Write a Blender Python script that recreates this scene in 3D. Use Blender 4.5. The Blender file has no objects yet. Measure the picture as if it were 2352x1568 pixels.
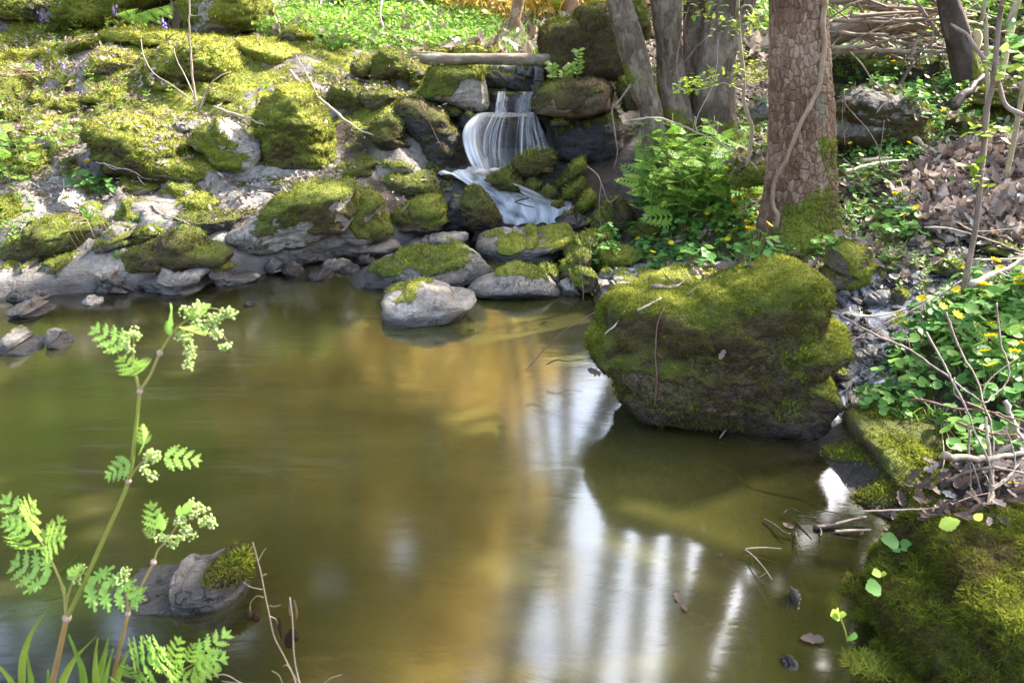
import bpy, bmesh, math, random
import numpy as np
from mathutils import Vector, noise as mnoise
from mathutils.bvhtree import BVHTree

rng = np.random.default_rng(7)
random.seed(7)
SC = bpy.context.scene
COL = SC.collection

# ------------------------------------------------------------------ camera
F = 1829.0                      # focal length in units of a 2352 px wide picture (28 mm on 36 mm)
PITCH = math.radians(22.0)
CAM = np.array([0.0, 0.0, 1.1])
cam_d = bpy.data.cameras.new('camera')
cam_d.sensor_width = 36.0
cam_d.lens = 28.0
cam_d.clip_start = 0.02
cam_d.clip_end = 500.0
cam_d.dof.use_dof = True
cam_d.dof.focus_distance = 2.6
cam_d.dof.aperture_fstop = 9.5
cam_o = bpy.data.objects.new('camera', cam_d)
cam_o.location = CAM
cam_o.rotation_euler = (math.pi / 2 - PITCH, 0, 0)
COL.objects.link(cam_o)
SC.camera = cam_o

# ------------------------------------------------------------------ world, sun, exposure
SUN = np.array([0.72, 0.42, 0.80]); SUN /= np.linalg.norm(SUN)
w = bpy.data.worlds.new('World'); SC.world = w; w.use_nodes = True
nt = w.node_tree; bg = nt.nodes['Background']
sky = nt.nodes.new('ShaderNodeTexSky'); sky.sky_type = 'NISHITA'; sky.sun_disc = False
sky.sun_elevation = math.asin(SUN[2]); sky.sun_rotation = math.atan2(SUN[0], SUN[1])
sky.air_density = 1.0; sky.dust_density = 3.0; sky.ozone_density = 1.0
wb = nt.nodes.new('ShaderNodeMix'); wb.data_type = 'RGBA'; wb.blend_type = 'MULTIPLY'; wb.inputs[0].default_value = 1.0
wb.inputs[7].default_value = (1.06, 1.0, .90, 1)      # the camera's daylight white balance
nt.links.new(sky.outputs[0], wb.inputs[6]); nt.links.new(wb.outputs[2], bg.inputs[0]); bg.inputs[1].default_value = 0.145
sun_d = bpy.data.lights.new('sun', 'SUN'); sun_d.energy = 2.6; sun_d.angle = math.radians(0.6)
sun_d.color = (1.0, 0.95, 0.86)
sun_o = bpy.data.objects.new('sun', sun_d); COL.objects.link(sun_o)
sun_o.rotation_euler = Vector(SUN).to_track_quat('Z', 'Y').to_euler()
SC.view_settings.view_transform = 'Standard'; SC.view_settings.look = 'None'
SC.view_settings.exposure = 3.0; SC.view_settings.gamma = 1.0
SC.render.engine = 'CYCLES'
SC.cycles.use_denoising = True
SC.cycles.max_bounces = 8; SC.cycles.diffuse_bounces = 3; SC.cycles.glossy_bounces = 3
SC.cycles.transparent_max_bounces = 16; SC.cycles.transmission_bounces = 4
SC.cycles.caustics_reflective = False; SC.cycles.caustics_refractive = False
SC.cycles.sample_clamp_indirect = 6.0

# ------------------------------------------------------------------ picture <-> place
cp_, sp_ = math.cos(PITCH), math.sin(PITCH)
def ray(u, v):
    a = (np.asarray(u, float) - 1176) / F; b = (784 - np.asarray(v, float)) / F
    return np.stack([a, cp_ + b * sp_, -sp_ + b * cp_], -1)
def at_z(u, v, z):
    d = ray(u, v); return CAM + d * ((z - CAM[2]) / d[..., 2])[..., None]
def at_y(u, v, y):
    d = ray(u, v); return CAM + d * (np.asarray(y, float) / d[..., 1])[..., None]
def proj(p):
    q = np.asarray(p) - CAM
    dep = q[..., 1] * cp_ - q[..., 2] * sp_
    up = q[..., 1] * sp_ + q[..., 2] * cp_
    return 1176 + F * q[..., 0] / dep, 784 - F * up / dep, dep
# crops of the photograph the outlines were measured in -> 2352 x 1568 units
CROPS = {'P': (1, 0, 0), 'c1': (.45, 0, 0), 'c2': (.45, 705.6, 0), 'c3': (.45, 1411, 0), 'c4': (.6, 0, 627),
         'c5': (.4667, 1254, 549), 'c6': (.4333, 1333, 1019), 'c7': (1 / 3, 705.6, 470), 'c8': (.35, 1803.2, 0),
         'c9': (1 / 3, 627.2, 0), 'c10': (.25, 1332.8, 0), 'c11': (.45, 1881.6, 470.4), 'c12': (.25, 0, 313.6)}
def cr(c, *pts):
    s, ou, ov = CROPS[c]
    return np.array([(x * s + ou, y * s + ov) for x, y in pts])

# ------------------------------------------------------------------ vector noise
def _h(ix, iy, iz, seed):
    n = (ix * 374761393 + iy * 668265263 + iz * 2147483647 * 3 + seed * 1274126177) & 0x7fffffff
    n = ((n ^ (n >> 13)) * 1274126177) & 0x7fffffff
    n = ((n ^ (n >> 16)) * 668265263) & 0x7fffffff
    return ((n ^ (n >> 15)) & 0xffffff) / float(0xffffff)
def vnoise(p, seed=0):
    p = np.asarray(p, float); i = np.floor(p).astype(np.int64); f = p - i
    f = f * f * f * (f * (f * 6 - 15) + 10)
    r = 0
    for a in (0, 1):
        for b in (0, 1):
            for c in (0, 1):
                wgt = (f[..., 0] if a else 1 - f[..., 0]) * (f[..., 1] if b else 1 - f[..., 1]) * (f[..., 2] if c else 1 - f[..., 2])
                r = r + wgt * _h(i[..., 0] + a, i[..., 1] + b, i[..., 2] + c, seed)
    return r * 2 - 1
def fbm(p, octs=4, seed=0, gain=.5):
    p = np.asarray(p, float); r = 0; a = 1; t = 0
    for k in range(octs):
        r = r + a * vnoise(p * 2.03 ** k + 17.3 * k, seed + k); t += a; a *= gain
    return r / t * 1.5
def sstep(a, b, x):
    t = np.clip((x - a) / (b - a), 0, 1); return t * t * (3 - 2 * t)
def worley2(x, y, seed, period=None):
    """nearest and second nearest distance and cell id on a jittered 2-D grid; x may be periodic"""
    ix = np.floor(x).astype(np.int64); iy = np.floor(y).astype(np.int64)
    f1 = np.full(x.shape, 9.0); f2 = f1.copy(); cid = np.zeros(x.shape)
    for a in (-1, 0, 1):
        for b in (-1, 0, 1):
            cx, cy = ix + a, iy + b
            hx = cx % period if period else cx
            jx = _h(hx, cy, hx * 0, seed); jy = _h(hx, cy, hx * 0 + 1, seed); k = _h(hx, cy, hx * 0 + 2, seed)
            d = np.hypot(cx + .15 + .7 * jx - x, cy + .15 + .7 * jy - y)
            m = d < f1
            f2 = np.where(m, f1, np.minimum(f2, d)); cid = np.where(m, k, cid); f1 = np.where(m, d, f1)
    return f1, f2, cid

# ------------------------------------------------------------------ meshes
class Geo:
    """vertices, triangles, quads and per-vertex numbers, linked as ONE mesh object"""
    def __init__(s): s.v = []; s.t = []; s.q = []; s.a = {}; s.n = 0; s.mi = []
    def add(s, v, t=None, q=None, **at):
        v = np.asarray(v, float).reshape(-1, 3); m = len(v)
        if t is not None and len(t): s.t.append(np.asarray(t, np.int64).reshape(-1, 3) + s.n)
        if q is not None and len(q): s.q.append(np.asarray(q, np.int64).reshape(-1, 4) + s.n)
        s.v.append(v)
        for k in set(s.a) | set(at):
            if k not in s.a: s.a[k] = [np.zeros(s.n)] if s.n else []
            s.a[k].append(np.broadcast_to(np.asarray(at.get(k, 0.0), float), (m,)).copy())
        s.n += m
    def build(s, name, mat, parent=None, smooth=True, origin=None):
        v = np.concatenate(s.v) if s.v else np.zeros((0, 3))
        if origin is not None: v = v - np.asarray(origin)
        t = np.concatenate(s.t) if s.t else np.zeros((0, 3), np.int64)
        q = np.concatenate(s.q) if s.q else np.zeros((0, 4), np.int64)
        me = bpy.data.meshes.new(name)
        me.vertices.add(len(v)); me.vertices.foreach_set('co', v.astype(np.float32).ravel())
        li = np.concatenate([t.ravel(), q.ravel()]).astype(np.int32)
        me.loops.add(len(li)); me.loops.foreach_set('vertex_index', li)
        ls = np.concatenate([np.arange(len(t)) * 3, len(t) * 3 + np.arange(len(q)) * 4]).astype(np.int32)
        me.polygons.add(len(ls)); me.polygons.foreach_set('loop_start', ls)
        me.polygons.foreach_set('use_smooth', np.full(len(ls), smooth, bool))
        for k, arr in s.a.items():
            at = me.attributes.new(k, 'FLOAT', 'POINT'); at.data.foreach_set('value', np.concatenate(arr).astype(np.float32))
        me.update(calc_edges=True); me.validate()
        if mat: me.materials.append(mat)
        o = bpy.data.objects.new(name, me); COL.objects.link(o)
        if origin is not None: o.location = origin
        if parent is not None:
            o.parent = parent
            if origin is None:
                w_ = Vector((0, 0, 0)); q = parent
                while q is not None: w_ += q.location; q = q.parent
                o.location = -w_
        return o
def tag(o, label=None, cat=None, group=None, kind=None):
    if label: o['label'] = label
    if cat: o['category'] = cat
    if group: o['group'] = group
    if kind: o['kind'] = kind
    return o
def empty(name, loc, label=None, cat=None, group=None):
    o = bpy.data.objects.new(name, None); COL.objects.link(o); o.location = loc; o.empty_display_size = .05
    return tag(o, label, cat, group)
KIDS = {}
def kids(o):
    return [c for c in COL.objects if c.parent == o]
def copy_tree(o, loc, rz=0.0, sc=1.0, label=None, group=None):
    c = o.copy(); COL.objects.link(c); c.location = loc; c.rotation_euler = (0, 0, rz); c.scale = (sc, sc, sc)
    if label: c['label'] = label
    if group: c['group'] = group
    for ch in kids(o):
        d = ch.copy(); COL.objects.link(d); d.parent = c
        for g in kids(ch):
            e = g.copy(); COL.objects.link(e); e.parent = d
    return c

_ico = {}
def ico(n):
    if n not in _ico:
        bm = bmesh.new(); bmesh.ops.create_icosphere(bm, subdivisions=n, radius=1)
        bm.verts.ensure_lookup_table()
        v = np.array([x.co[:] for x in bm.verts]); f = np.array([[x.index for x in p.verts] for p in bm.faces])
        bm.free(); _ico[n] = (v / np.linalg.norm(v, axis=1)[:, None], f)
    return _ico[n]
def vnormals(v, t):
    n = np.cross(v[t[:, 1]] - v[t[:, 0]], v[t[:, 2]] - v[t[:, 0]])
    r = np.zeros_like(v)
    for k in range(3): np.add.at(r, t[:, k], n)
    return r / (np.linalg.norm(r, axis=1)[:, None] + 1e-12)
def frames(n, yaw):
    """rotation matrices whose z axis is n (N,3), turned by yaw"""
    n = n / (np.linalg.norm(n, axis=1)[:, None] + 1e-12)
    h = np.where(np.abs(n[:, 2:3]) < .95, [[0, 0, 1.0]], [[1.0, 0, 0]])
    x = np.cross(h, n); x /= np.linalg.norm(x, axis=1)[:, None]; y = np.cross(n, x)
    c, s_ = np.cos(yaw)[:, None], np.sin(yaw)[:, None]
    return np.stack([x * c + y * s_, y * c - x * s_, n], -1)
def scatter(g, tv, tf, pos, rot, sc, **at):
    """copies of a small template (quads or triangles) into Geo g"""
    N, M = len(pos), len(tv)
    if N == 0: return
    sc = np.asarray(sc, float); sc = sc[:, None] if sc.ndim == 1 else sc
    v = np.einsum('nij,nmj->nmi', rot, tv[None] * sc[:, None, :]) + pos[:, None]
    f = (tf[None] + (np.arange(N) * M)[:, None, None]).reshape(-1, tf.shape[1])
    at = {k: (np.repeat(a, M) if np.ndim(a) == 1 and len(a) == N else np.tile(a, N)) for k, a in at.items()}
    g.add(v.reshape(-1, 3), f if tf.shape[1] == 3 else None, f if tf.shape[1] == 4 else None, **at)
def smooth_path(pts, n):
    pts = np.asarray(pts, float)
    if len(pts) < 3:
        t = np.linspace(0, 1, n)[:, None]; return pts[0] * (1 - t) + pts[-1] * t
    d = np.r_[0, np.cumsum(np.linalg.norm(np.diff(pts, axis=0), axis=1))]
    P = np.vstack([2 * pts[0] - pts[1], pts, 2 * pts[-1] - pts[-2]])
    out = []
    for s in np.linspace(0, d[-1], n):
        k = min(max(np.searchsorted(d, s) - 1, 0), len(pts) - 2); t = (s - d[k]) / max(d[k + 1] - d[k], 1e-9)
        a, b, c, e = P[k], P[k + 1], P[k + 2], P[k + 3]
        out.append(.5 * (2 * b + (c - a) * t + (2 * a - 5 * b + 4 * c - e) * t * t + (3 * b - a - 3 * c + e) * t ** 3))
    return np.array(out)
def tube(g, pts, rad, ns=8, cap=True, lump=0.0, seed=0, **at):
    pts = np.asarray(pts, float); n = len(pts); rad = np.broadcast_to(np.asarray(rad, float), (n,))
    T = np.gradient(pts, axis=0); T /= np.linalg.norm(T, axis=1)[:, None] + 1e-12
    h = np.array([0, 0, 1.0]) if abs(T[0, 2]) < .9 else np.array([0, 1.0, 0])
    X = np.cross(h, T[0]); X /= np.linalg.norm(X); xs = []
    for k in range(n):
        X = X - T[k] * (X @ T[k]); X /= np.linalg.norm(X) + 1e-12; xs.append(X)
    xs = np.array(xs); ys = np.cross(T, xs)
    a = np.arange(ns) / ns * 2 * np.pi
    ring = xs[:, None] * np.cos(a)[None, :, None] + ys[:, None] * np.sin(a)[None, :, None]
    r = rad[:, None, None]
    if lump: r = r * (1 + lump * fbm((pts[:, None] + ring * r * 1.0) / (rad.max() * 2.2), 3, seed)[..., None])
    v = pts[:, None] + ring * r
    i = np.arange(n - 1)[:, None] * ns; j = np.arange(ns)[None]; j2 = (j + 1) % ns
    q = np.stack([i + j, i + j2, i + ns + j2, i + ns + j], -1).reshape(-1, 4)
    v = v.reshape(-1, 3); t = None
    if cap:
        v = np.vstack([v, pts[0], pts[-1]])
        k = np.arange(ns); t = np.vstack([np.stack([np.full(ns, n * ns), (k + 1) % ns, k], -1),
                                          np.stack([np.full(ns, n * ns + 1), (n - 1) * ns + k, (n - 1) * ns + (k + 1) % ns], -1)])
    g.add(v, t, q, **at)

# ------------------------------------------------------------------ materials
def newmat(name):
    m = bpy.data.materials.new(name); m.use_nodes = True
    n = m.node_tree; n.nodes.clear(); out = n.nodes.new('ShaderNodeOutputMaterial')
    return m, n, out
def N(nt, typ, ins=None, **kw):
    n = nt.nodes.new(typ)
    for k, v in kw.items(): setattr(n, k, v)
    for k, v in (ins or {}).items():
        sock = n.inputs[k]
        if hasattr(v, 'is_output') or isinstance(v, bpy.types.NodeSocket): nt.links.new(v, sock)
        else: sock.default_value = v
    return n
def attr(nt, name): return N(nt, 'ShaderNodeAttribute', attribute_name=name).outputs['Fac']
def math_(nt, op, a, b=0.0, c=0.0, clamp=False):
    n = nt.nodes.new('ShaderNodeMath'); n.operation = op; n.use_clamp = clamp
    for i, v in enumerate((a, b, c)):
        if isinstance(v, bpy.types.NodeSocket): nt.links.new(v, n.inputs[i])
        else: n.inputs[i].default_value = v
    return n.outputs[0]
def mixc(nt, f, a, b, mode='MIX'):
    n = nt.nodes.new('ShaderNodeMix'); n.data_type = 'RGBA'; n.blend_type = mode
    for s, v in ((n.inputs[0], f), (n.inputs[6], a), (n.inputs[7], b)):
        if isinstance(v, bpy.types.NodeSocket): nt.links.new(v, s)
        else: s.default_value = v if not isinstance(v, tuple) else (*v, 1) if len(v) == 3 else v
    return n.outputs[2]
def ramp(nt, f, stops):
    n = nt.nodes.new('ShaderNodeValToRGB'); e = n.color_ramp.elements
    while len(e) < len(stops): e.new(.5)
    for x, (p, c) in zip(e, stops): x.position = p; x.color = (*c, 1) if len(c) == 3 else c
    nt.links.new(f, n.inputs[0]); return n.outputs[0]
def noise_(nt, scale, detail=4, rough=.55, vec=None, dist=0.0):
    n = N(nt, 'ShaderNodeTexNoise', {'Scale': scale, 'Detail': detail, 'Roughness': rough, 'Distortion': dist})
    if vec is not None: nt.links.new(vec, n.inputs['Vector'])
    return n.outputs['Fac']
def wpos(nt): return N(nt, 'ShaderNodeNewGeometry').outputs['Position']
def mapping(nt, vec, scale=(1, 1, 1), rot=(0, 0, 0)):
    return N(nt, 'ShaderNodeMapping', {'Vector': vec, 'Scale': scale, 'Rotation': rot}).outputs[0]
def bump(nt, h, strength=.5, dist=.01):
    return N(nt, 'ShaderNodeBump', {'Height': h, 'Strength': strength, 'Distance': dist}).outputs[0]

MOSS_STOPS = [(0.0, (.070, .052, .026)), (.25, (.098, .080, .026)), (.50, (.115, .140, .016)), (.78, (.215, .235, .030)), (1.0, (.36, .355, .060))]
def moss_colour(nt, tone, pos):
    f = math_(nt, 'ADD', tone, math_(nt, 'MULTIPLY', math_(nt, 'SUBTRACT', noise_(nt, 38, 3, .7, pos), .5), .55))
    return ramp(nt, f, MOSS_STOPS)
def mat_rock(name, c1, c2, c3, ground=False, li=.3, st=1.0):
    m, n, out = newmat(name); pos = wpos(n)
    big = noise_(n, 4.5, 6, .6, pos); fine = noise_(n, 45, 6, .7, pos)
    strat = noise_(n, 7, 5, .6, mapping(n, pos, (1, 1.5, 6), (.3, .5, .2)), .6)
    col = ramp(n, math_(n, 'ADD', math_(n, 'MULTIPLY', big, 1 - .4 * st), math_(n, 'MULTIPLY', strat, .4 * st)), [(.3, c1), (.5, c2), (.7, c3)])
    col = mixc(n, math_(n, 'MULTIPLY', ramp(n, fine, [(.35, (1, 1, 1)), (.6, (0, 0, 0))]), .55), col, tuple(x * .35 for x in c1))
    stain = ramp(n, noise_(n, 3.2, 5, .65, mapping(n, pos, (1, 1, .6))), [(.48, (0, 0, 0)), (.62, (1, 1, 1))])
    col = mixc(n, math_(n, 'MULTIPLY', stain, .45), col, tuple(a * b for a, b in zip(c1, (.95, .78, .58))))
    lich = ramp(n, noise_(n, 16, 5, .6, pos), [(.58, (0, 0, 0)), (.66, (1, 1, 1))])
    col = mixc(n, math_(n, 'MULTIPLY', lich, li), col, (.42, .41, .33))
    crack = N(n, 'ShaderNodeTexVoronoi', {'Scale': 4.5, 'Randomness': 1.0, 'Vector': mapping(n, N(n, 'ShaderNodeVectorMath', {0: pos, 1: N(n, 'ShaderNodeTexNoise', {'Scale': 5.0, 'Detail': 4.0, 'Vector': pos}).outputs['Color']}, operation='ADD').outputs[0], (1, 1, 2.2), (.4, .3, .5))}, feature='DISTANCE_TO_EDGE').outputs['Distance']
    ck = math_(n, 'MULTIPLY', ramp(n, crack, [(0, (1, 1, 1)), (.022, (0, 0, 0))]), ramp(n, noise_(n, 3, 3, .5, pos), [(.45, (0, 0, 0)), (.6, (1, 1, 1))]))
    if not ground: col = mixc(n, math_(n, 'MULTIPLY', ck, .75), col, (.03, .028, .025))
    if ground:
        ck = math_(n, 'MULTIPLY', ck, 0.0)
        soil = ramp(n, noise_(n, 20, 5, .6, pos), [(.3, (.018, .013, .009)), (.6, (.055, .040, .027)), (.8, (.11, .085, .06))])
        col = mixc(n, attr(n, 'soil'), col, soil)
    wet = attr(n, 'wet')
    wf = math_(n, 'MULTIPLY', wet, math_(n, 'ADD', .55, math_(n, 'MULTIPLY', fine, .9)), clamp=True)
    col = mixc(n, wf, col, mixc(n, .8, col, (.022, .019, .021)))
    mo = attr(n, 'moss')
    edge = math_(n, 'ADD', mo, math_(n, 'MULTIPLY', math_(n, 'SUBTRACT', noise_(n, 30, 4, .7, pos), .5), 1.0))
    mf = ramp(n, edge, [(.38, (0, 0, 0)), (.56, (1, 1, 1))])
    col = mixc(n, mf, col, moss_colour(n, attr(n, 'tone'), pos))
    mh = noise_(n, 95, 4, .75, pos); mh2 = noise_(n, 22, 3, .6, pos)
    h = math_(n, 'ADD', math_(n, 'MULTIPLY', mf, math_(n, 'ADD', math_(n, 'MULTIPLY', mh, 1.2), math_(n, 'MULTIPLY', mh2, 2.0))),
              math_(n, 'ADD', math_(n, 'MULTIPLY', fine, .8), math_(n, 'ADD', math_(n, 'MULTIPLY', strat, 1.2 * st), math_(n, 'MULTIPLY', ck, -1.5))))
    rough = math_(n, 'SUBTRACT', .88, math_(n, 'MULTIPLY', math_(n, 'MULTIPLY', wf, math_(n, 'SUBTRACT', 1.0, mf)), .52))
    b = N(n, 'ShaderNodeBsdfPrincipled', {'Base Color': col, 'Roughness': rough, 'Normal': bump(n, h, 1.0, .018), 'Specular IOR Level': .35})
    n.links.new(b.outputs[0], out.inputs[0]); return m
def mat_leaf(name, stops, trans=.35, rough=.5, spec=.3, a='rnd', vein=False):
    m, n, out = newmat(name)
    col = ramp(n, attr(n, a), stops)
    col = mixc(n, .25, col, mixc(n, noise_(n, 60, 2, .5, wpos(n)), (.0, .0, .0), (1, 1, 1)), 'OVERLAY')
    b = N(n, 'ShaderNodeBsdfPrincipled', {'Base Color': col, 'Roughness': rough, 'Specular IOR Level': spec})
    t = N(n, 'ShaderNodeBsdfTranslucent', {'Color': col})
    mx = N(n, 'ShaderNodeMixShader', {0: trans, 1: b.outputs[0], 2: t.outputs[0]})
    n.links.new(mx.outputs[0], out.inputs[0]); return m
def mat_moss(name):
    m, n, out = newmat(name)
    col = ramp(n, attr(n, 'tone'), MOSS_STOPS)
    b = N(n, 'ShaderNodeBsdfDiffuse', {'Color': col})
    t = N(n, 'ShaderNodeBsdfTranslucent', {'Color': col})
    mx = N(n, 'ShaderNodeMixShader', {0: .3, 1: b.outputs[0], 2: t.outputs[0]})
    n.links.new(mx.outputs[0], out.inputs[0]); return m
def mat_wood(name, c1, c2, rough=.8, scale=30, lich=0.0, stretch=(1, 1, .15)):
    m, n, out = newmat(name); pos = wpos(n)
    f = noise_(n, scale, 5, .65, mapping(n, pos, stretch)); g = noise_(n, scale * 4, 4, .7, pos)
    col = ramp(n, math_(n, 'ADD', math_(n, 'MULTIPLY', f, .65), math_(n, 'MULTIPLY', g, .35)), [(.32, c1), (.65, c2)])
    if lich:
        col = mixc(n, math_(n, 'MULTIPLY', ramp(n, noise_(n, 14, 5, .65, pos), [(.54, (0, 0, 0)), (.62, (1, 1, 1))]), lich), col, (.33, .36, .27))
    b = N(n, 'ShaderNodeBsdfPrincipled', {'Base Color': col, 'Roughness': rough, 'Specular IOR Level': .3,
                                          'Normal': bump(n, math_(n, 'ADD', f, math_(n, 'MULTIPLY', g, .5)), .6, .006)})
    n.links.new(b.outputs[0], out.inputs[0]); return m
def mat_bark(name, stops, moss=True, lich=.5):
    """bark: 'crack' dark furrows, 'plate' colour per plate, 'moss' patches"""
    m, n, out = newmat(name); pos = wpos(n)
    f = noise_(n, 60, 5, .7, mapping(n, pos, (1, 1, .35)))
    col = ramp(n, math_(n, 'ADD', math_(n, 'MULTIPLY', attr(n, 'plate'), .6), math_(n, 'MULTIPLY', f, .5)), stops)
    col = mixc(n, math_(n, 'MULTIPLY', ramp(n, noise_(n, 9, 6, .7, pos), [(.56, (0, 0, 0)), (.66, (1, 1, 1))]), lich), col, (.27, .30, .24))
    col = mixc(n, attr(n, 'crack'), col, (.022, .013, .008))
    mo = attr(n, 'moss')
    mf = ramp(n, math_(n, 'ADD', mo, math_(n, 'MULTIPLY', math_(n, 'SUBTRACT', noise_(n, 25, 4, .7, pos), .5), .9)), [(.42, (0, 0, 0)), (.6, (1, 1, 1))])
    col = mixc(n, mf, col, moss_colour(n, attr(n, 'tone'), pos))
    h = math_(n, 'ADD', f, math_(n, 'MULTIPLY', noise_(n, 150, 4, .7, pos), .6))
    b = N(n, 'ShaderNodeBsdfPrincipled', {'Base Color': col, 'Roughness': .8, 'Specular IOR Level': .3, 'Normal': bump(n, h, .7, .006)})
    n.links.new(b.outputs[0], out.inputs[0]); return m
def mat_plain(name, col, rough=.6, spec=.3, trans=0.0):
    m, n, out = newmat(name)
    c = mixc(n, noise_(n, 40, 3, .6, wpos(n)), tuple(x * .75 for x in col), tuple(min(1, x * 1.2) for x in col))
    b = N(n, 'ShaderNodeBsdfPrincipled', {'Base Color': c, 'Roughness': rough, 'Specular IOR Level': spec})
    s = b.outputs[0]
    if trans:
        t = N(n, 'ShaderNodeBsdfTranslucent', {'Color': c}); s = N(n, 'ShaderNodeMixShader', {0: trans, 1: s, 2: t.outputs[0]}).outputs[0]
    n.links.new(s, out.inputs[0]); return m

M = {}
M['rock_pale'] = mat_rock('pale_rock', (.19, .165, .14), (.34, .305, .265), (.50, .46, .41))
M['rock_grey'] = mat_rock('grey_rock', (.11, .10, .09), (.20, .185, .165), (.31, .29, .26))
M['rock_brown'] = mat_rock('brown_rock', (.075, .055, .036), (.15, .112, .072), (.26, .20, .14), li=.12, st=.15)
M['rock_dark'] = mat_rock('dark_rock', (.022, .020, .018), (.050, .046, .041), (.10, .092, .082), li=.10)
M['ground'] = mat_rock('ground', (.15, .135, .12), (.26, .235, .21), (.36, .33, .30), ground=True)
M['moss'] = mat_moss('moss')
# ------------------------------------------------------------------ ground sheet
_ctrl = []
def c_(u, v, y=None, z=None):
    p = at_z(u, v, z) if z is not None else at_y(u, v, y); _ctrl.append(p)
POOL_UV = [(-400, 700), (0, 690), (150, 680), (250, 672), (380, 662), (500, 655), (560, 640), (640, 628), (700, 612), (800, 592), (870, 580),
           (960, 565), (1040, 545), (1085, 522), (1160, 522), (1290, 530), (1330, 580), (1400, 640), (1480, 672), (1540, 660), (1640, 660), (1800, 800),
           (1905, 960), (1965, 985), (2010, 1090), (2090, 1190), (2200, 1225), (2260, 1260)]
_pp = [at_z(u, v, 0.0) for u, v in POOL_UV]
POOL = np.array([(p[0], p[1]) for p in _pp] + [(1.15, 1.15), (1.1, .45), (.2, .45), (-0.3, 0.8), (-0.55, 0.98), (-1.3, 1.0), (-3.5, 1.2)])
POOL[0] = (-3.5, 2.9)
def poly_sd(x, y, poly):
    """signed distance, positive inside"""
    ins = np.zeros(x.shape, bool); d = np.full(x.shape, 1e9); n = len(poly)
    for k in range(n):
        (x1, y1), (x2, y2) = poly[k], poly[(k + 1) % n]
        dx, dy = x2 - x1, y2 - y1
        t = np.clip(((x - x1) * dx + (y - y1) * dy) / (dx * dx + dy * dy + 1e-12), 0, 1)
        d = np.minimum(d, np.hypot(x - x1 - t * dx, y - y1 - t * dy))
        c = ((y1 > y) != (y2 > y)) & (x < (x2 - x1) * (y - y1) / (y2 - y1 + 1e-15) + x1); ins ^= c
    return np.where(ins, d, -d)
for u, v in POOL_UV[1:14] + [(1640, 660), (1905, 960), (2010, 1090), (2090, 1190)]: c_(u, v, z=0.015)
for u, v, y in [(0, 620, 3.35), (0, 540, 3.6), (0, 430, 4.0), (0, 300, 4.55), (0, 190, 5.1), (0, 105, 5.8),
                (200, 600, 3.4), (200, 420, 4.1), (220, 300, 4.6), (220, 180, 5.2), (220, 85, 5.95),
                (400, 610, 3.42), (400, 540, 3.65), (400, 420, 4.15), (400, 300, 4.65), (420, 190, 5.2), (420, 85, 6.0),
                (600, 560, 3.75), (600, 410, 4.2), (620, 280, 4.75), (640, 180, 5.3), (640, 100, 5.9),
                (800, 520, 3.95), (800, 400, 4.35), (800, 290, 4.75), (800, 200, 5.2), (800, 140, 5.7), (820, 105, 6.2),
                (950, 500, 4.2), (950, 400, 4.5), (960, 300, 4.75), (930, 200, 5.2), (930, 140, 5.8),
                (1080, 405, 4.72), (1130, 420, 4.62), (1180, 450, 4.55), (1230, 490, 4.45), (1020, 430, 4.6),
                (1150, 215, 5.25), (1180, 130, 6.1), (1150, 100, 6.8), (900, 100, 6.8),
                (1330, 330, 4.95), (1400, 400, 4.65), (1340, 470, 4.45), (1420, 500, 4.2), (1450, 560, 3.85), (1530, 370, 4.4), (1560, 480, 3.85),
                (1500, 600, 3.45), (1600, 610, 3.3), (1700, 610, 3.22), (1740, 580, 3.2), (1830, 590, 3.12), (1680, 480, 3.7), (1700, 330, 4.5),
                (1850, 400, 4.1), (2000, 345, 4.35), (1960, 460, 3.65), (2000, 210, 5.2), (2050, 130, 5.8),
                (2200, 190, 5.1), (2340, 100, 5.9), (2250, 345, 4.05), (2330, 350, 3.95), (2300, 450, 3.5), (2330, 530, 3.1), (2150, 480, 3.45), (2020, 540, 3.25),
                (1960, 575, 3.1), (2100, 570, 2.98), (2300, 575, 2.93), (1960, 690, 2.68), (2080, 690, 2.66), (2200, 690, 2.62),
                (2000, 850, 2.3), (2130, 850, 2.2), (2300, 850, 2.08), (1960, 930, 2.12), (2300, 1000, 1.78), (2180, 1150, 1.57), (2330, 700, 2.45), (2330, 1120, 1.52),
                ]: c_(u, v, y=y)
for p in [(1.5, .9, .06), (2.2, .9, .25), (3.0, 2.0, .4), (3.6, 3.2, .7), (4, 4.5, 1.0), (4, 6, 1.3), (-4, 3.6, .35), (-4, 4.8, .9), (-4.5, 6, 1.3),
          (-.6, .5, .12), (-1.5, .5, .15), (0.2, .5, .08), (-3, .6, .2), (0, -1, .3), (-4, -1, .5), (4, -1, .7),
          (-3, 7.2, 1.15), (-1.2, 7.6, 1.12), (0.3, 7.6, 1.08), (1.3, 7.4, 1.1), (3, 7.6, 1.3), (6, 5, 1.9), (7, 2, 1.6), (-7, 3.5, 1.8), (-7, 7, 3.6), (7, 8, 2.6),
          (-2.6, 8.6, 1.45), (-1, 9, 1.5), (0.2, 9, 1.45), (1.2, 8.8, 1.5), (-3, 10.5, 4.0), (-1.2, 10.5, 3.3), (.6, 10.5, 2.4), (2, 10, 2.0), (-3, 13, 7.2), (-1, 13, 5.8), (1, 13, 3.9), (5, 12, 3.0),
          (-8, 12, 8.0), (-3, 17, 11.0), (2, 17, 6.0), (8, 17, 5.0), (-10, 18, 13.0)]: _ctrl.append(np.array(p, float))
_ctrl = np.array(_ctrl)
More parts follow.
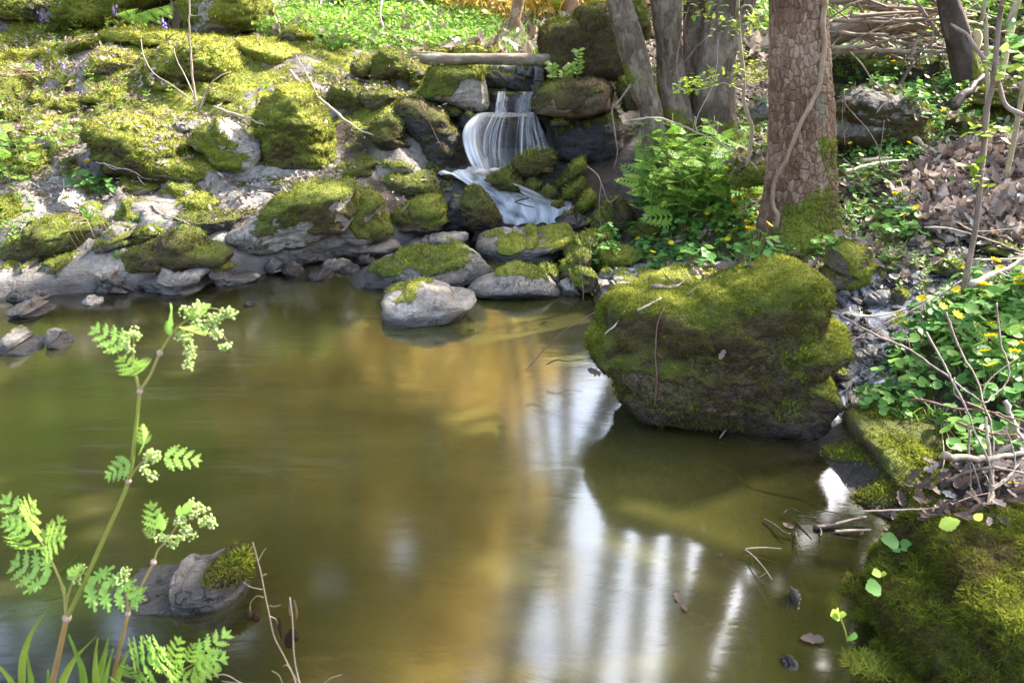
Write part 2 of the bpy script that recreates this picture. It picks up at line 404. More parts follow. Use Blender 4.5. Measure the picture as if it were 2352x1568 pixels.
def _tps(ctrl, lam=2e-3):
    xy = ctrl[:, :2]; n = len(xy)
    def U(r2): return np.where(r2 > 1e-12, .5 * r2 * np.log(r2 + 1e-30), 0)
    K = U(((xy[:, None] - xy[None]) ** 2).sum(-1)) + lam * np.eye(n)
    Pm = np.c_[np.ones(n), xy]; A = np.zeros((n + 3, n + 3)); A[:n, :n] = K; A[:n, n:] = Pm; A[n:, :n] = Pm.T
    sol = np.linalg.solve(A, np.r_[ctrl[:, 2], np.zeros(3)])
    def f(x, y):
        sh = x.shape; x = x.ravel(); y = y.ravel(); r = np.empty(len(x))
        for k in range(0, len(x), 20000):
            X = np.c_[x[k:k + 20000], y[k:k + 20000]]
            r[k:k + 20000] = U(((X[:, None] - xy[None]) ** 2).sum(-1)) @ sol[:n] + sol[n] + X @ sol[n + 1:]
        return r.reshape(sh)
    return f
_hf = _tps(_ctrl)
GX = np.concatenate([-4.4 - np.cumsum(np.geomspace(.05, 9, 30))[::-1], np.arange(-4.4, 4.0, .02), 4.0 + np.cumsum(np.geomspace(.05, 9, 30))])
GY = np.concatenate([0.3 - np.cumsum(np.geomspace(.05, 5, 14))[::-1], np.arange(.3, 7.6, .02), 7.6 + np.cumsum(np.geomspace(.05, 7, 40))])
gx, gy = np.meshgrid(GX, GY)
far = sstep(15, 22, np.hypot(gx, gy - 4))
gz = _hf(np.clip(gx, -12, 12), np.clip(gy, -2, 19))
gz = gz * (1 - far) + (6.0 + .08 * np.clip(gy, -40, 90)) * far
sd = poly_sd(gx, gy, POOL)
gp = np.stack([gx, gy, gx * 0], -1)
rough_n = fbm(gp * 3.1, 4, 3) * .035 + fbm(gp * 11, 3, 9) * .012
_w = fbm(gp * 2.2, 3, 61); _t = gx * 2.1 + gy * 4.2 + 1.3 * _w                 # tilted beds of the left bank
strata_n = (np.abs((_t * 1.3) % 2 - 1) ** 1.5 - .4) * .055 + (np.abs((_t * 4.1 + _w) % 2 - 1) - .5) * .018
lb_ = sstep(.5, -.2, gx) * sstep(2.7, 3.1, gy) * sstep(6.6, 5.6, gy)
gz = gz - .025 * lb_ * sstep(.05, .3, -sd)
bank = np.maximum(gz, .012) + (rough_n + strata_n * lb_) * sstep(.02, .3, -sd)
bank = np.where(sd > -.6, np.maximum(bank, .006), bank)
bedz = -(.015 + .34 * sstep(0, 1.1, sd)) + fbm(gp * 4, 3, 5) * .03 * sstep(.05, .3, sd)
_shal = sstep(.25, 1.0, gx) * sstep(2.3, 1.5, gy)          # the calm corner at the right is shallow
bedz = bedz * (1 - .55 * _shal)
gz = np.where(sd > 0, bedz, bank * sstep(-.0, .10, -sd) - .012 * (1 - sstep(0, .10, -sd)))
def hgt(x, y):
    x = np.asarray(x, float); y = np.asarray(y, float)
    i = np.clip(np.searchsorted(GX, x) - 1, 0, len(GX) - 2); j = np.clip(np.searchsorted(GY, y) - 1, 0, len(GY) - 2)
    a = np.clip((x - GX[i]) / (GX[i + 1] - GX[i]), 0, 1); b = np.clip((y - GY[j]) / (GY[j + 1] - GY[j]), 0, 1)
    return (gz[j, i] * (1 - a) + gz[j, i + 1] * a) * (1 - b) + (gz[j + 1, i] * (1 - a) + gz[j + 1, i + 1] * a) * b
def ground_hit(u, v, zmin=0.0):
    """where the line of sight meets the ground or the water"""
    d = ray(u, v); t = np.arange(.7, 16, .01); p = CAM + d * t[:, None]
    h = np.maximum(hgt(p[:, 0], p[:, 1]), zmin); k = np.argmax(p[:, 2] <= h)
    return p[k] if p[k, 2] <= h[k] else p[-1]
V = np.stack([gx, gy, gz], -1).reshape(-1, 3)
ny, nx = gx.shape
ii = (np.arange(ny - 1)[:, None] * nx + np.arange(nx - 1)[None]).ravel()
Q = np.stack([ii, ii + 1, ii + nx + 1, ii + nx], -1)
T_ground = np.vstack([Q[:, :3], Q[:, [0, 2, 3]]])
gn = vnormals(V, T_ground)
X, Y, Z = V[:, 0], V[:, 1], V[:, 2]
left = sstep(.4, -.3, X - .0) * sstep(2.6, 3.2, Y)
mv = .5 * gn[:, 2] + .5 + .5 * fbm(V * 2.6, 4, 21)
g_moss = sstep(.62, .86, mv) * left * sstep(.12, .3, Z)
right_bank = sstep(.5, .9, X) * sstep(.05, .2, Z)
g_moss *= .30 + .70 * sstep(.34, .62, Z + .16 * fbm(V * 2.3, 3, 33))
g_moss = np.maximum(g_moss, right_bank * sstep(.85, 1.1, mv) * .8)
g_moss *= sstep(9, 7.4, Y)
g_soil = np.clip(np.maximum(right_bank, sstep(.35, .6, fbm(V * 1.9, 4, 31) + .25 * Y - 1.0) * left), 0, 1)
g_soil = np.maximum(g_soil, sstep(6.8, 7.2, Y)); g_soil = np.maximum(g_soil, (sd.ravel() > 0.1) * .75)
g_wet = np.maximum(sstep(.085, .03, Z + .02 * fbm(V * 9, 3, 35)), sstep(.75, .95, X) * sstep(2.95, 2.6, Y) * sstep(.28, .2, Z)) * .9
_nook_shade = np.exp(-((X - .62) / .34) ** 2 - ((Y - 4.5) / .6) ** 2); g_soil = np.maximum(g_soil, np.clip(_nook_shade * 1.8, 0, 1)); g_wet = np.maximum(g_wet, np.clip(_nook_shade * 1.2, 0, .6))  # soil and wet masks darken the nook, painting in its deep shade
_mud = sstep(.72, .85, X) * sstep(2.3, 2.1, Y) * sstep(.3, .2, Z); g_soil = np.maximum(g_soil, _mud); g_moss *= 1 - _mud; g_wet = np.maximum(g_wet, _mud)
_wf = np.exp(-((X + .02) / .42) ** 2 - ((Y - 4.75) / .45) ** 2); g_wet = np.maximum(g_wet, np.clip(_wf * 1.4, 0, 1))
g_moss *= 1 - np.clip(_wf * 1.3, 0, 1)
g_tone = np.clip(.62 + .3 * fbm(V * 3, 3, 41) + .12 * left, 0, 1)
G = Geo(); G.add(V, None, Q, moss=g_moss, soil=g_soil, wet=g_wet, tone=g_tone)
ground = tag(G.build('ground', M['ground']), kind='structure')

# ------------------------------------------------------------------ moss tufts growing out of a surface
def blade_tpl(k=2, droop=.5, w=.22):
    """a curved narrow leaf along +z, leaning to +x; k segments"""
    v = []; 
    for i in range(k + 1):
        t = i / k; x = droop * t * t; z = t * (1 - .35 * droop * t); ww = w * (1 - t) ** .7 if i < k else 0
        if i < k: v += [(x, -ww / 2, z), (x, ww / 2, z)]
        else: v += [(x, 0, z)]
    f = []
    for i in range(k - 1): f += [(2 * i, 2 * i + 1, 2 * i + 3), (2 * i, 2 * i + 3, 2 * i + 2)]
    f += [(2 * k - 2, 2 * k - 1, 2 * k)]
    return np.array(v, float), np.array(f)
BLADE = blade_tpl(2, .6, .26)
MOSS_D = 1.0
def moss_tufts(v, t, mask, tone, parent, length=None, dens=1.0, droop=.35, tpl=None, name='moss', cut_ground=True, seed=1, lim=60000):
    r = np.random.default_rng(seed)
    e = np.cross(v[t[:, 1]] - v[t[:, 0]], v[t[:, 2]] - v[t[:, 0]]); ar = np.linalg.norm(e, axis=1) / 2
    nn = e / (2 * ar[:, None] + 1e-15); c = v[t].mean(1)
    px = np.linalg.norm(c - CAM, axis=1) / 796.0
    m = mask[t].mean(1); m = np.where(m > .35, m, 0)
    m = m * np.where((c - CAM) @ np.array([0, 1., 0]) > 0, 1, .2)
    facing = ((CAM - c) * nn).sum(1) / np.linalg.norm(CAM - c, axis=1)
    m = m * np.where(facing < -.35, .3, 1) * np.where(nn[:, 2] < -.6, .2, 1)
    wgt = ar * m * .30 / px ** 2 * dens * MOSS_D
    if cut_ground: wgt = wgt * (c[:, 2] > np.maximum(hgt(c[:, 0], c[:, 1]), 0) - .01)
    tot = min(wgt.sum(), lim)
    if tot < 8: return None
    k = r.choice(len(t), int(tot), p=wgt / wgt.sum())
    a, b = r.random(len(k)), r.random(len(k)); sw = a + b > 1; a[sw] = 1 - a[sw]; b[sw] = 1 - b[sw]
    tri = v[t[k]]; pos = tri[:, 0] + (tri[:, 1] - tri[:, 0]) * a[:, None] + (tri[:, 2] - tri[:, 0]) * b[:, None]
    n = nn[k]; clump = fbm(pos * 26, 2, seed) + .8 * fbm(pos * 9, 2, seed + 3)
    d = n + r.normal(0, .38, n.shape); d[:, 2] -= droop * (1 - n[:, 2]); d[:, 2] += .18
    p = px[k]; L = length if length else np.maximum(.011, 3.1 * p)
    L = L * (.6 + .8 * r.random(len(k))) * np.clip(1 + .5 * clump, .35, 2)
    tv, tf = tpl or BLADE
    sc = np.stack([L, np.maximum(L * .8, p * 3.2), L], -1) if length is None else np.stack([L, L, L], -1)
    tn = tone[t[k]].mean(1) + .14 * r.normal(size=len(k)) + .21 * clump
    M_ = len(tv); tz = np.clip(tv[:, 2] / max(tv[:, 2].max(), 1e-6), 0, 1) * .30 - .20
    g = Geo(); scatter(g, tv, tf, pos - n * L[:, None] * .12, frames(d, r.random(len(k)) * 6.28), sc)
    g.a['tone'] = [np.clip((tn[:, None] + tz[None]).ravel(), 0, 1)]
    # tips fresher than the base; shade in the gaps painted into the tone
    o = g.build(name, M['moss'], parent, smooth=False)
    return o

# ------------------------------------------------------------------ rocks from measured outlines
ROCKS = []          # (verts, tris) kept for the surface look-up
def poly_polar(poly, c, nb=180):
    th = (np.arange(nb) + .5) / nb * 2 * np.pi - np.pi
    d = np.stack([np.cos(th), np.sin(th)], -1); R = np.zeros(nb)
    for k in range(len(poly)):
        a = poly[k] - c; e = poly[(k + 1) % len(poly)] - poly[k]
        den = d[:, 0] * e[1] - d[:, 1] * e[0]; den = np.where(np.abs(den) < 1e-12, 1e-12, den)
        s = (a[0] * e[1] - a[1] * e[0]) / den; q = (a[0] * d[:, 1] - a[1] * d[:, 0]) / den
        ok = (s > 0) & (q >= -1e-6) & (q <= 1 + 1e-6); R = np.where(ok, np.maximum(R, s), R)
    bad = R <= 0
    if bad.any(): R[bad] = np.interp(th[bad], th[~bad], R[~bad], period=2 * np.pi)
    return th, R
def centroid(p):
    x, y = p[:, 0], p[:, 1]; x2, y2 = np.roll(x, -1), np.roll(y, -1); c = x * y2 - x2 * y; A = c.sum() / 2
    return np.array([((x + x2) * c).sum(), ((y + y2) * c).sum()]) / (6 * A)
def psm(R, k=2):
    w = np.ones(2 * k + 1) / (2 * k + 1); return np.convolve(np.r_[R[-k:], R, R[:k]], w, 'valid')
_rs = [100]
def rock(outline, label, name='boulder', cat='boulder', m=.6, tone=.6, rk='rock_grey', T=None, yf=None, n=2.6, sub=5, cuts=5, rough=1.0,
         group=None, wet=0.0, water=False, blades=1.0, strata=.022, length=None, droop=.35, mossy_n=.5, patch=None, wetband=.07, moss_top_light=1.0, tpl=None, lump=.7, lim=60000, mz=.05, scruff=0.0):
    _rs[0] += 1; seed = _rs[0]; r = np.random.default_rng(seed)
    ol = np.asarray(outline, float)
    wpx = np.ptp(ol[:, 0])
    if yf is None:
        low = ol[ol[:, 1] > ol[:, 1].max() - .12 * np.ptp(ol[:, 1]) - 3]
        p = at_z(low[:, 0].mean(), ol[:, 1].max(), 0.0) if water else ground_hit(low[:, 0].mean(), ol[:, 1].max())
        yf = p[1]
    wid = wpx / F * yf * 1.05
    if T is None: T = float(np.clip(.42 * wid, .04, .42))
    yc = yf + T * .85
    W = at_y(ol[:, 0], ol[:, 1], yc); P2 = W[:, [0, 2]]
    C2 = centroid(P2); th, R = poly_polar(P2, C2); R = psm(R, 1)
    ci = centroid(ol); thi, Ri = poly_polar(np.c_[ol[:, 0], -ol[:, 1]], np.array([ci[0], -ci[1]])); Ri = psm(Ri, 1)
    d, tri = ico(sub); rho = np.hypot(d[:, 0], d[:, 2]); ang = np.arctan2(d[:, 2], d[:, 0])
    s = (rho ** n + np.abs(d[:, 1]) ** n) ** (-1 / n)
    size = .5 * (R.mean() + T)
    planes = []
    for _ in range(cuts):
        q = r.normal(size=3); q[1] *= 1.2; q /= np.linalg.norm(q); planes.append((q, r.uniform(.70, .92)))
    C = np.array([C2[0], yc, C2[1]]); corr = np.ones(180)
    for it in range(5):
        Rr = np.interp(ang, th, R * corr, period=2 * np.pi)
        v = np.stack([C[0] + np.cos(ang) * Rr * rho * s, yc + d[:, 1] * s * T, C[2] + np.sin(ang) * Rr * rho * s], -1)
        for q, lim_ in planes:
            e = (v - C) @ q; ex = np.maximum(0, e - lim_ * e.max()); v = v - q * (ex * .85)[:, None]
        o = v - C; ln = np.linalg.norm(o, axis=1)[:, None] + 1e-9; o = o / ln
        sc = np.array([1, 1, 1.6]) / size
        disp = .10 * fbm(v * sc * .9 + seed, 3, seed) + .05 * fbm(v * sc * 3.2, 3, seed + 5) + .028 * (1 - 2 * np.abs(fbm(v * sc * 6.5, 3, seed + 9)))
        sc_ = (v @ np.array([.30, .22, .93])) / size * 2.6 + 1.1 * fbm(v * sc * 1.1 + 3, 2, seed + 60)
        disp = disp + strata * ((np.abs(sc_ % 2 - 1) ** 1.6) * 1.6 - .8 + .5 * (np.abs((sc_ * 2.7) % 2 - 1) - .5))
        v = v + o * (disp * size * rough)[:, None]
        if it == 4: break
        uu, vv, _ = proj(v); a = np.arctan2(-(vv - ci[1]), uu - ci[0]); rr = np.hypot(uu - ci[0], vv - ci[1])
        b = np.clip(((a + np.pi) / (2 * np.pi) * 180).astype(int), 0, 179); mx = np.zeros(180); np.maximum.at(mx, b, rr)
        k = mx > 0; mx = np.interp(thi, thi[k], mx[k], period=2 * np.pi)
        ra = np.clip(Ri / mx, .6, 1.6); upw = np.sin(thi) > -.35
        ra = np.where(upw, ra, np.clip(ra, .95, 1.0)); corr = corr * psm(ra, 2 if it > 2 else 3)
    vn = vnormals(v, tri)
    val = mossy_n * vn[:, 2] + .5 + .42 * fbm(v * 3.2 / max(size, .12) * .5, 4, seed + 20) + .16 * fbm(v * 22, 3, seed + 30)
    thr = 1.22 - 1.22 * m
    mask = sstep(thr - .10, thr + .10, val)
    if patch is not None: mask = np.clip(mask * patch(v, vn), 0, 1)
    base = 0.0 if water else None
    if water:
        hh = v[:, 2]; mask *= sstep(mz, mz * 2, hh + .03 * fbm(v * 9, 2, seed)); wt = sstep(wetband * 1.3, wetband * .5, hh + .02 * fbm(v * 12, 3, seed + 2))
    else: wt = np.zeros(len(v))
    wt = np.clip(np.maximum(wt, wet), 0, 1)
    tn = np.clip(tone + .20 * np.clip(vn[:, 2], -.5, 1) * moss_top_light + .26 * fbm(v * 5, 3, seed + 40) - .06, 0, 1)  # upward faces yellower: fresher moss, plus sunlight painted into the tone
    if water: v[:, 2] = np.where(v[:, 2] < -.02, -.02 + (v[:, 2] + .02) * 4.5, v[:, 2])
    # cushions
    v = v + vn * (mask * lump * (.012 + .010 * fbm(v * 14, 3, seed + 50)) * min(1, size / .2))[:, None]
    g = Geo(); org = np.array([C[0], C[1], max(0.0, float(hgt(C[0], C[1])))])
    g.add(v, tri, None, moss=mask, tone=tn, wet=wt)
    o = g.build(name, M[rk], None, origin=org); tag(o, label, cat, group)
    ROCKS.append((v, tri))
    if scruff:
        sm = np.clip((1 - mask) * sstep(.05, .12, v[:, 2]) * sstep(-.5, .2, fbm(v * 7, 3, seed + 70)), 0, 1)
        moss_tufts(v, tri, sm, np.clip(.30 + .25 * fbm(v * 6, 3, seed + 71), 0, 1), o, .0085, scruff, .9, None, name='dry_moss', seed=seed + 1, lim=lim)
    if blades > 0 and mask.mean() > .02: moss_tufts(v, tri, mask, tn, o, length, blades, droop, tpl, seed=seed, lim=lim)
    return o
# ================================================================== THE ROCKS
# ---- rocks standing in or beside the pool
rock(cr('c5', (212, 515), (225, 470), (250, 430), (265, 380), (290, 330), (310, 280), (350, 235), (430, 225), (520, 250), (640, 270), (740, 235), (860, 185), (930, 150), (1000, 135), (1080, 103), (1140, 90),
        (1220, 130), (1280, 170), (1335, 220), (1370, 310), (1410, 390), (1440, 470), (1425, 600), (1408, 760), (1415, 840), (1392, 950), (1180, 966), (950, 960), (690, 930), (540, 905), (410, 870), (365, 790), (335, 690), (250, 600)),
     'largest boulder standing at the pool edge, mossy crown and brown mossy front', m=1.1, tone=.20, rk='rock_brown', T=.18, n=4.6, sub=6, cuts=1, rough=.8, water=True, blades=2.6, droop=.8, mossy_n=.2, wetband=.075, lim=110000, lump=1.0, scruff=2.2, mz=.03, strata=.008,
     length=.0095, moss_top_light=3.4, patch=lambda v, n: np.clip(sstep(.15, .5, n[:, 2]) + sstep(.60, .85, n[:, 0]) + sstep(-.25, .5, 1.3 * fbm(v * 5.5, 4, 71) + 1.5 * sstep(.16, .40, v[:, 2]) - .45) * .9 + .40, 0, 1))
rock(cr('c5', (500, 215), (520, 180), (600, 142), (650, 130), (720, 150), (800, 155), (870, 180), (860, 215), (700, 232), (560, 228)),
     'low hummock of bright yellow moss right behind the largest boulder', name='mossy_hummock', cat='hummock', m=1.2, tone=.95, rk='rock_grey', T=.12, yf=2.6, blades=1.4)
rock(cr('c5', (1355, 225), (1365, 130), (1378, 25), (1440, 2), (1500, 15), (1560, 55), (1602, 110), (1592, 180), (1560, 250), (1450, 262), (1370, 240)),
     'upright mossy block in the stream, lit yellow on its right side', cat='stone block', m=.75, tone=.66, rk='rock_brown', T=.10, n=3.5, cuts=3, rough=.6, blades=1.6, mossy_n=.4, patch=lambda v, n: sstep(-.25, .35, n[:, 0] + .6 * n[:, 2] + .3))
rock(cr('c5', (1345, 1165), (1375, 1080), (1400, 990), (1450, 900), (1510, 868), (1650, 858), (1830, 875), (2000, 910), (2150, 990), (2230, 1100), (2230, 1230), (2150, 1300), (2000, 1320), (1850, 1320), (1700, 1285), (1500, 1235), (1390, 1195)),
     'brown rounded boulder at the right shore with grass hanging from its top', m=.95, scruff=2.2, tone=.16, rk='rock_brown', T=.24, n=3.0, sub=6, cuts=3, rough=.7, water=True, blades=2.0, droop=.6, mossy_n=.25, wetband=.03, mz=.02, length=.010, moss_top_light=1.6, yf=1.62)
FROND = blade_tpl(3, .8, .10)
rock(np.array([-16, 18]) + cr('c6', (1290, 1300), (1340, 1200), (1400, 1100), (1440, 1010), (1480, 940), (1560, 800), (1650, 680), (1760, 560), (1880, 475), (2000, 425), (2150, 402), (2352, 392), (2600, 420), (2850, 600), (2950, 900), (2900, 1350), (2600, 1700), (1900, 1750), (1400, 1600)),
     'boulder under a thick shaggy coat of drooping moss in the near right corner', m=1.3, tone=.33, rk='rock_dark', T=.26, yf=.92, n=2.4, sub=6, cuts=0, rough=.5, blades=5.5, droop=1.7, length=.0105, mossy_n=.3, lump=2.8, lim=280000, tpl=blade_tpl(3, .9, .20))

# ---- the island rocks in the middle of the pool
rock(cr('c7', (272, 540), (290, 500), (330, 480), (400, 430), (480, 390), (560, 350), (640, 320), (760, 300), (900, 290), (1000, 285), (1120, 290), (1170, 330), (1210, 390), (1235, 440), (1265, 475), (1090, 580), (900, 640), (560, 670), (420, 672), (290, 632)),
     'long low mossy rock behind the pale one in the pool, pale right end', m=.66, tone=.48, T=.2, water=True, n=2.8, cuts=5, mossy_n=.4, patch=lambda v, n: 1 - .95 * sstep(-.30, -.16, v[:, 0] + .05 * fbm(v * 9, 3, 6)) * sstep(.17, .10, v[:, 2] + .25 * (v[:, 0] + .1)), yf=3.32)
rock(cr('c7', (513, 825), (512, 720), (520, 640), (580, 580), (690, 540), (800, 508), (920, 530), (1050, 572), (1140, 610), (1183, 640), (1130, 700), (1060, 785), (960, 812), (720, 842), (560, 833)),
     'pale rounded rock in the pool with yellow moss on its left shoulder', m=.56, tone=.72, rk='rock_pale', T=.17, water=True, n=2.6, cuts=3, rough=.6, wetband=.045, patch=lambda v, n: sstep(-.36, -.44, v[:, 0] + .10 * fbm(v * 9, 3, 4)))
rock(cr('c7', (1155, 280), (1170, 230), (1200, 200), (1260, 172), (1400, 156), (1560, 156), (1700, 160), (1850, 172), (1855, 215), (1770, 250), (1750, 330), (1690, 400), (1500, 425), (1350, 425), (1240, 405), (1190, 345)),
     'broad mossy boulder just below the foaming cascade', m=.82, tone=.66, rk='rock_pale', T=.24, n=3.0, cuts=3, rough=.6, water=True, yf=3.78, mossy_n=.5)
rock(cr('c7', (1085, 575), (1130, 535), (1180, 500), (1280, 468), (1340, 440), (1400, 418), (1460, 403), (1560, 420), (1640, 468), (1700, 530), (1765, 610), (1740, 628), (1500, 648), (1230, 664), (1180, 625)),
     'domed mossy rock with a pale foot, right of the pale rock in the pool', m=.72, tone=.62, rk='rock_pale', T=.17, n=2.5, cuts=4, rough=.7, water=True, wetband=.05)
rock(cr('c7', (1765, 330), (1800, 270), (1850, 220), (1940, 180), (2030, 180), (2085, 205), (2050, 270), (1990, 320), (1930, 330), (1850, 370), (1790, 385)),
     'dark mossy lump between the broad boulder and the celandines', m=.85, tone=.42, rk='rock_grey', T=.12, yf=3.6)
rock(cr('c7', (1732, 450), (1750, 400), (1800, 355), (1860, 320), (1905, 298), (1960, 330), (1955, 410), (1880, 440), (1820, 480), (1760, 505), (1735, 490)),
     'tilted greenish brown stone with a flat face above the white stone', cat='stone', name='stone', m=.5, tone=.42, rk='rock_brown', T=.09, cuts=7, yf=3.45)
rock(cr('c7', (1990, 320), (2010, 288), (2080, 270), (2200, 290), (2320, 345), (2290, 395), (2200, 425), (2100, 430), (2010, 415)),
     'loaf-shaped yellow mossy stone half hidden by celandine leaves', cat='stone', name='stone', m=.95, tone=.78, T=.10, yf=3.5)
rock(cr('c7', (1595, 440), (1610, 415), (1660, 402), (1730, 440), (1745, 530), (1690, 540), (1640, 480)),
     'small mossy stone wedged behind the domed rock', cat='stone', name='stone', m=.7, tone=.5, T=.08, yf=3.45)
rock(cr('c7', (1725, 560), (1745, 525), (1790, 503), (1845, 512), (1893, 595), (1880, 628), (1770, 632), (1740, 600)),
     'white angular stone at the water between the domed rock and the brown stone', cat='stone', name='stone', m=.1, rk='rock_pale', T=.08, cuts=7, water=True, wetband=.03)
rock(cr('c7', (1795, 475), (1810, 450), (1870, 422), (1960, 450), (2003, 500), (1975, 600), (1900, 612), (1850, 550)),
     'brown stone standing on its narrow end behind the thin twig', cat='stone', name='stone', m=.4, tone=.45, rk='rock_brown', T=.09, cuts=5, yf=3.22)
rock(cr('c7', (1955, 600), (1975, 530), (1995, 508), (2100, 478), (2200, 500), (2240, 540), (2150, 640), (2085, 672), (1960, 662)),
     'flat pale slab at the water left of the yellow hummock', cat='slab', name='flat_stone', m=.05, rk='rock_pale', T=.16, n=3.6, cuts=4, rough=.5, water=True, wetband=.03)
rock(cr('c7', (2090, 505), (2160, 485), (2260, 472), (2420, 490), (2440, 560), (2360, 590), (2200, 580)),
     'flat pale slab strewn with twigs left of the yellow hummock, farther one', cat='slab', name='flat_stone', m=.15, rk='rock_pale', T=.16, n=3.6, cuts=3, rough=.5, yf=2.95)
rock(cr('c7', (2010, 500), (2030, 452), (2080, 440), (2125, 470), (2120, 510)), 'small grey stone below the celandine clump at the pool', cat='stone', name='stone', m=.1, T=.06, sub=4, yf=3.2, wet=.3)
rock(cr('c7', (2108, 480), (2120, 435), (2180, 440), (2190, 485)), 'small blocky stone beside celandine leaves by the pool', cat='stone', name='stone', m=.2, T=.06, sub=4, yf=3.2)

# ---- stones at the left in the water
rock(cr('c4', (25, 172), (40, 140), (60, 122), (130, 95), (190, 110), (210, 155), (170, 172), (100, 176)), 'grey stone in the water near the left shore, farthest of the loose ones', cat='stone', name='stone', m=.02, rk='rock_grey', T=.10, water=True, cuts=6, wetband=.03)
rock(cr('c4', (-60, 300), (-20, 262), (10, 245), (60, 213), (110, 215), (140, 250), (192, 270), (185, 300), (60, 312)), 'white-capped stone in the water at the left edge of the picture', cat='stone', name='stone', m=.02, rk='rock_pale', T=.09, water=True, cuts=5, wetband=.05)
rock(cr('c4', (163, 245), (190, 213), (240, 214), (290, 262), (285, 290), (200, 288)), 'small white-capped stone beside the larger one at the left edge', cat='stone', name='stone', m=.02, rk='rock_pale', T=.06, water=True, cuts=6, wetband=.05)
rock(cr('c4', (312, 112), (340, 88), (390, 98), (392, 112), (370, 124)), 'pinkish flat stone in the shallows below the pale ledge', cat='stone', name='stone', m=0, rk='rock_pale', T=.05, water=True, sub=4, wetband=.01)
rock(cr('c4', (932, 124), (945, 108), (980, 110), (990, 128)), 'tiny dark wet stone alone in the open water', cat='stone', name='stone', m=0, rk='rock_dark', T=.03, water=True, sub=4, wet=.8)
rock(cr('c4', (355, 1242), (400, 1215), (480, 1192), (560, 1178), (640, 1165), (690, 1105), (740, 1085), (800, 1078), (870, 1060), (935, 1048), (953, 1075), (945, 1190), (920, 1250), (800, 1295), (650, 1295), (500, 1268)),
     'wedge-shaped wet rock in the near left water with moss and a pale top edge', m=1.1, tone=.34, rk='rock_grey', T=.085, n=2.4, sub=6, cuts=6, rough=.55, strata=0, water=True, wet=.35, wetband=.05, mossy_n=.2, blades=1.5, length=.012,
     patch=lambda v, n: sstep(-.70, -.62, v[:, 0] + .04 * fbm(v * 20, 2, 3)) * sstep(-.45, -.50, v[:, 0]) * 1.6)

# ---- small stones in the shallows by the left shore
for o_, lab, m_, rk_, t_ in [
    (((0, 520), (20, 480), (100, 445), (170, 450), (180, 500), (100, 525)), 'low dark mossy stone in the shallows left of the long rock', .8, 'rock_dark', .4),
    (((85, 440), (130, 392), (240, 374), (300, 402), (230, 455), (140, 460)), 'pale ridged stone in the shallows left of the long rock', .1, 'rock_pale', .5),
    (((335, 405), (375, 350), (430, 338), (495, 385), (470, 415), (390, 420)), 'small green mossy cushion stone off the shore, right of the ridged one', 1.0, 'rock_dark', .45),
    (((215, 462), (280, 405), (360, 430), (365, 470), (300, 480)), 'dark mossy stone just right of the ridged pale one', .7, 'rock_dark', .4),
    (((560, 340), (580, 310), (620, 286), (680, 300), (700, 330), (620, 350)), 'dark mossy stone behind the left end of the long rock', .9, 'rock_dark', .45),
    (((828, 290), (870, 254), (930, 278), (935, 300)), 'green moss cushion on the stones behind the long rock', 1.0, 'rock_dark', .5),
    (((675, 300), (720, 262), (760, 236), (795, 270), (792, 302), (720, 315)), 'grey angular stone behind the long rock', .1, 'rock_grey', .5)]:
    rock(cr('c7', *o_), lab, cat='stone', name='stone', m=m_, tone=t_, rk=rk_, T=.08, sub=4, water=True, wetband=.05)
for o_, lab, m_, rk_, t_ in [
    (((1195, 1335), (1205, 1300), (1230, 1280), (1280, 1290), (1285, 1340), (1230, 1352)), 'small round mossy stone at the foot of the brown slab', .8, 'rock_grey', .45),
    (((1355, 1375), (1365, 1345), (1400, 1315), (1440, 1320), (1462, 1372), (1400, 1402)), 'mossy stone by the water below the broad slab, left of the green one', .6, 'rock_grey', .45),
    (((1442, 1385), (1460, 1355), (1490, 1334), (1530, 1350), (1558, 1402), (1500, 1412)), 'green mossy stone by the water below the broad slab', .9, 'rock_dark', .5)]:
    rock(cr('c1', *o_), lab, cat='stone', name='stone', m=m_, tone=t_, rk=rk_, T=.07, sub=4, water=True)

# ---- pale bedrock along the left shore
SH = dict(cat='rock ledge', name='rock_ledge', rk='rock_pale', water=True, cuts=8, n=3.2, rough=1.25, wetband=.075, strata=.06)
rock(cr('c1', (-60, 1480), (-40, 1410), (10, 1380), (60, 1338), (150, 1308), (250, 1290), (290, 1320), (275, 1390), (200, 1430), (100, 1460), (0, 1490)), 'pale sloping ledge at the far left of the shore, thin moss on top', m=.42, tone=.5, T=.22, **SH)
rock(cr('c1', (190, 1410), (230, 1370), (280, 1330), (350, 1288), (430, 1270), (480, 1320), (530, 1350), (570, 1400), (480, 1450), (380, 1480), (250, 1470)), 'humped ledge with dark moss, second from the left on the shore', m=.62, tone=.42, T=.2, **SH)
rock(cr('c1', (30, 1515), (60, 1480), (90, 1463), (180, 1458), (300, 1468), (315, 1525), (200, 1538), (60, 1535)), 'white low ledge at the water below the far left one', m=.02, T=.1, **SH)
rock(cr('c1', (475, 1470), (500, 1410), (540, 1368), (620, 1350), (700, 1390), (700, 1460), (600, 1490), (500, 1498)), 'bare pale ledge between two mossy ones on the shore', m=.2, T=.13, **SH)
rock(cr('c1', (690, 1475), (730, 1430), (780, 1400), (870, 1360), (1000, 1338), (1090, 1358), (1120, 1440), (1125, 1485), (900, 1497), (800, 1490)), 'cracked pale ledge below the brown slab', m=.12, T=.17, **SH)
rock(cr('c1', (860, 1365), (920, 1310), (1000, 1293), (1050, 1330), (1045, 1362), (950, 1370)), 'small hump of yellow-green moss on the cracked ledge, left one', m=1.0, tone=.6, cat='mossy stone', name='mossy_stone', T=.09, sub=4)
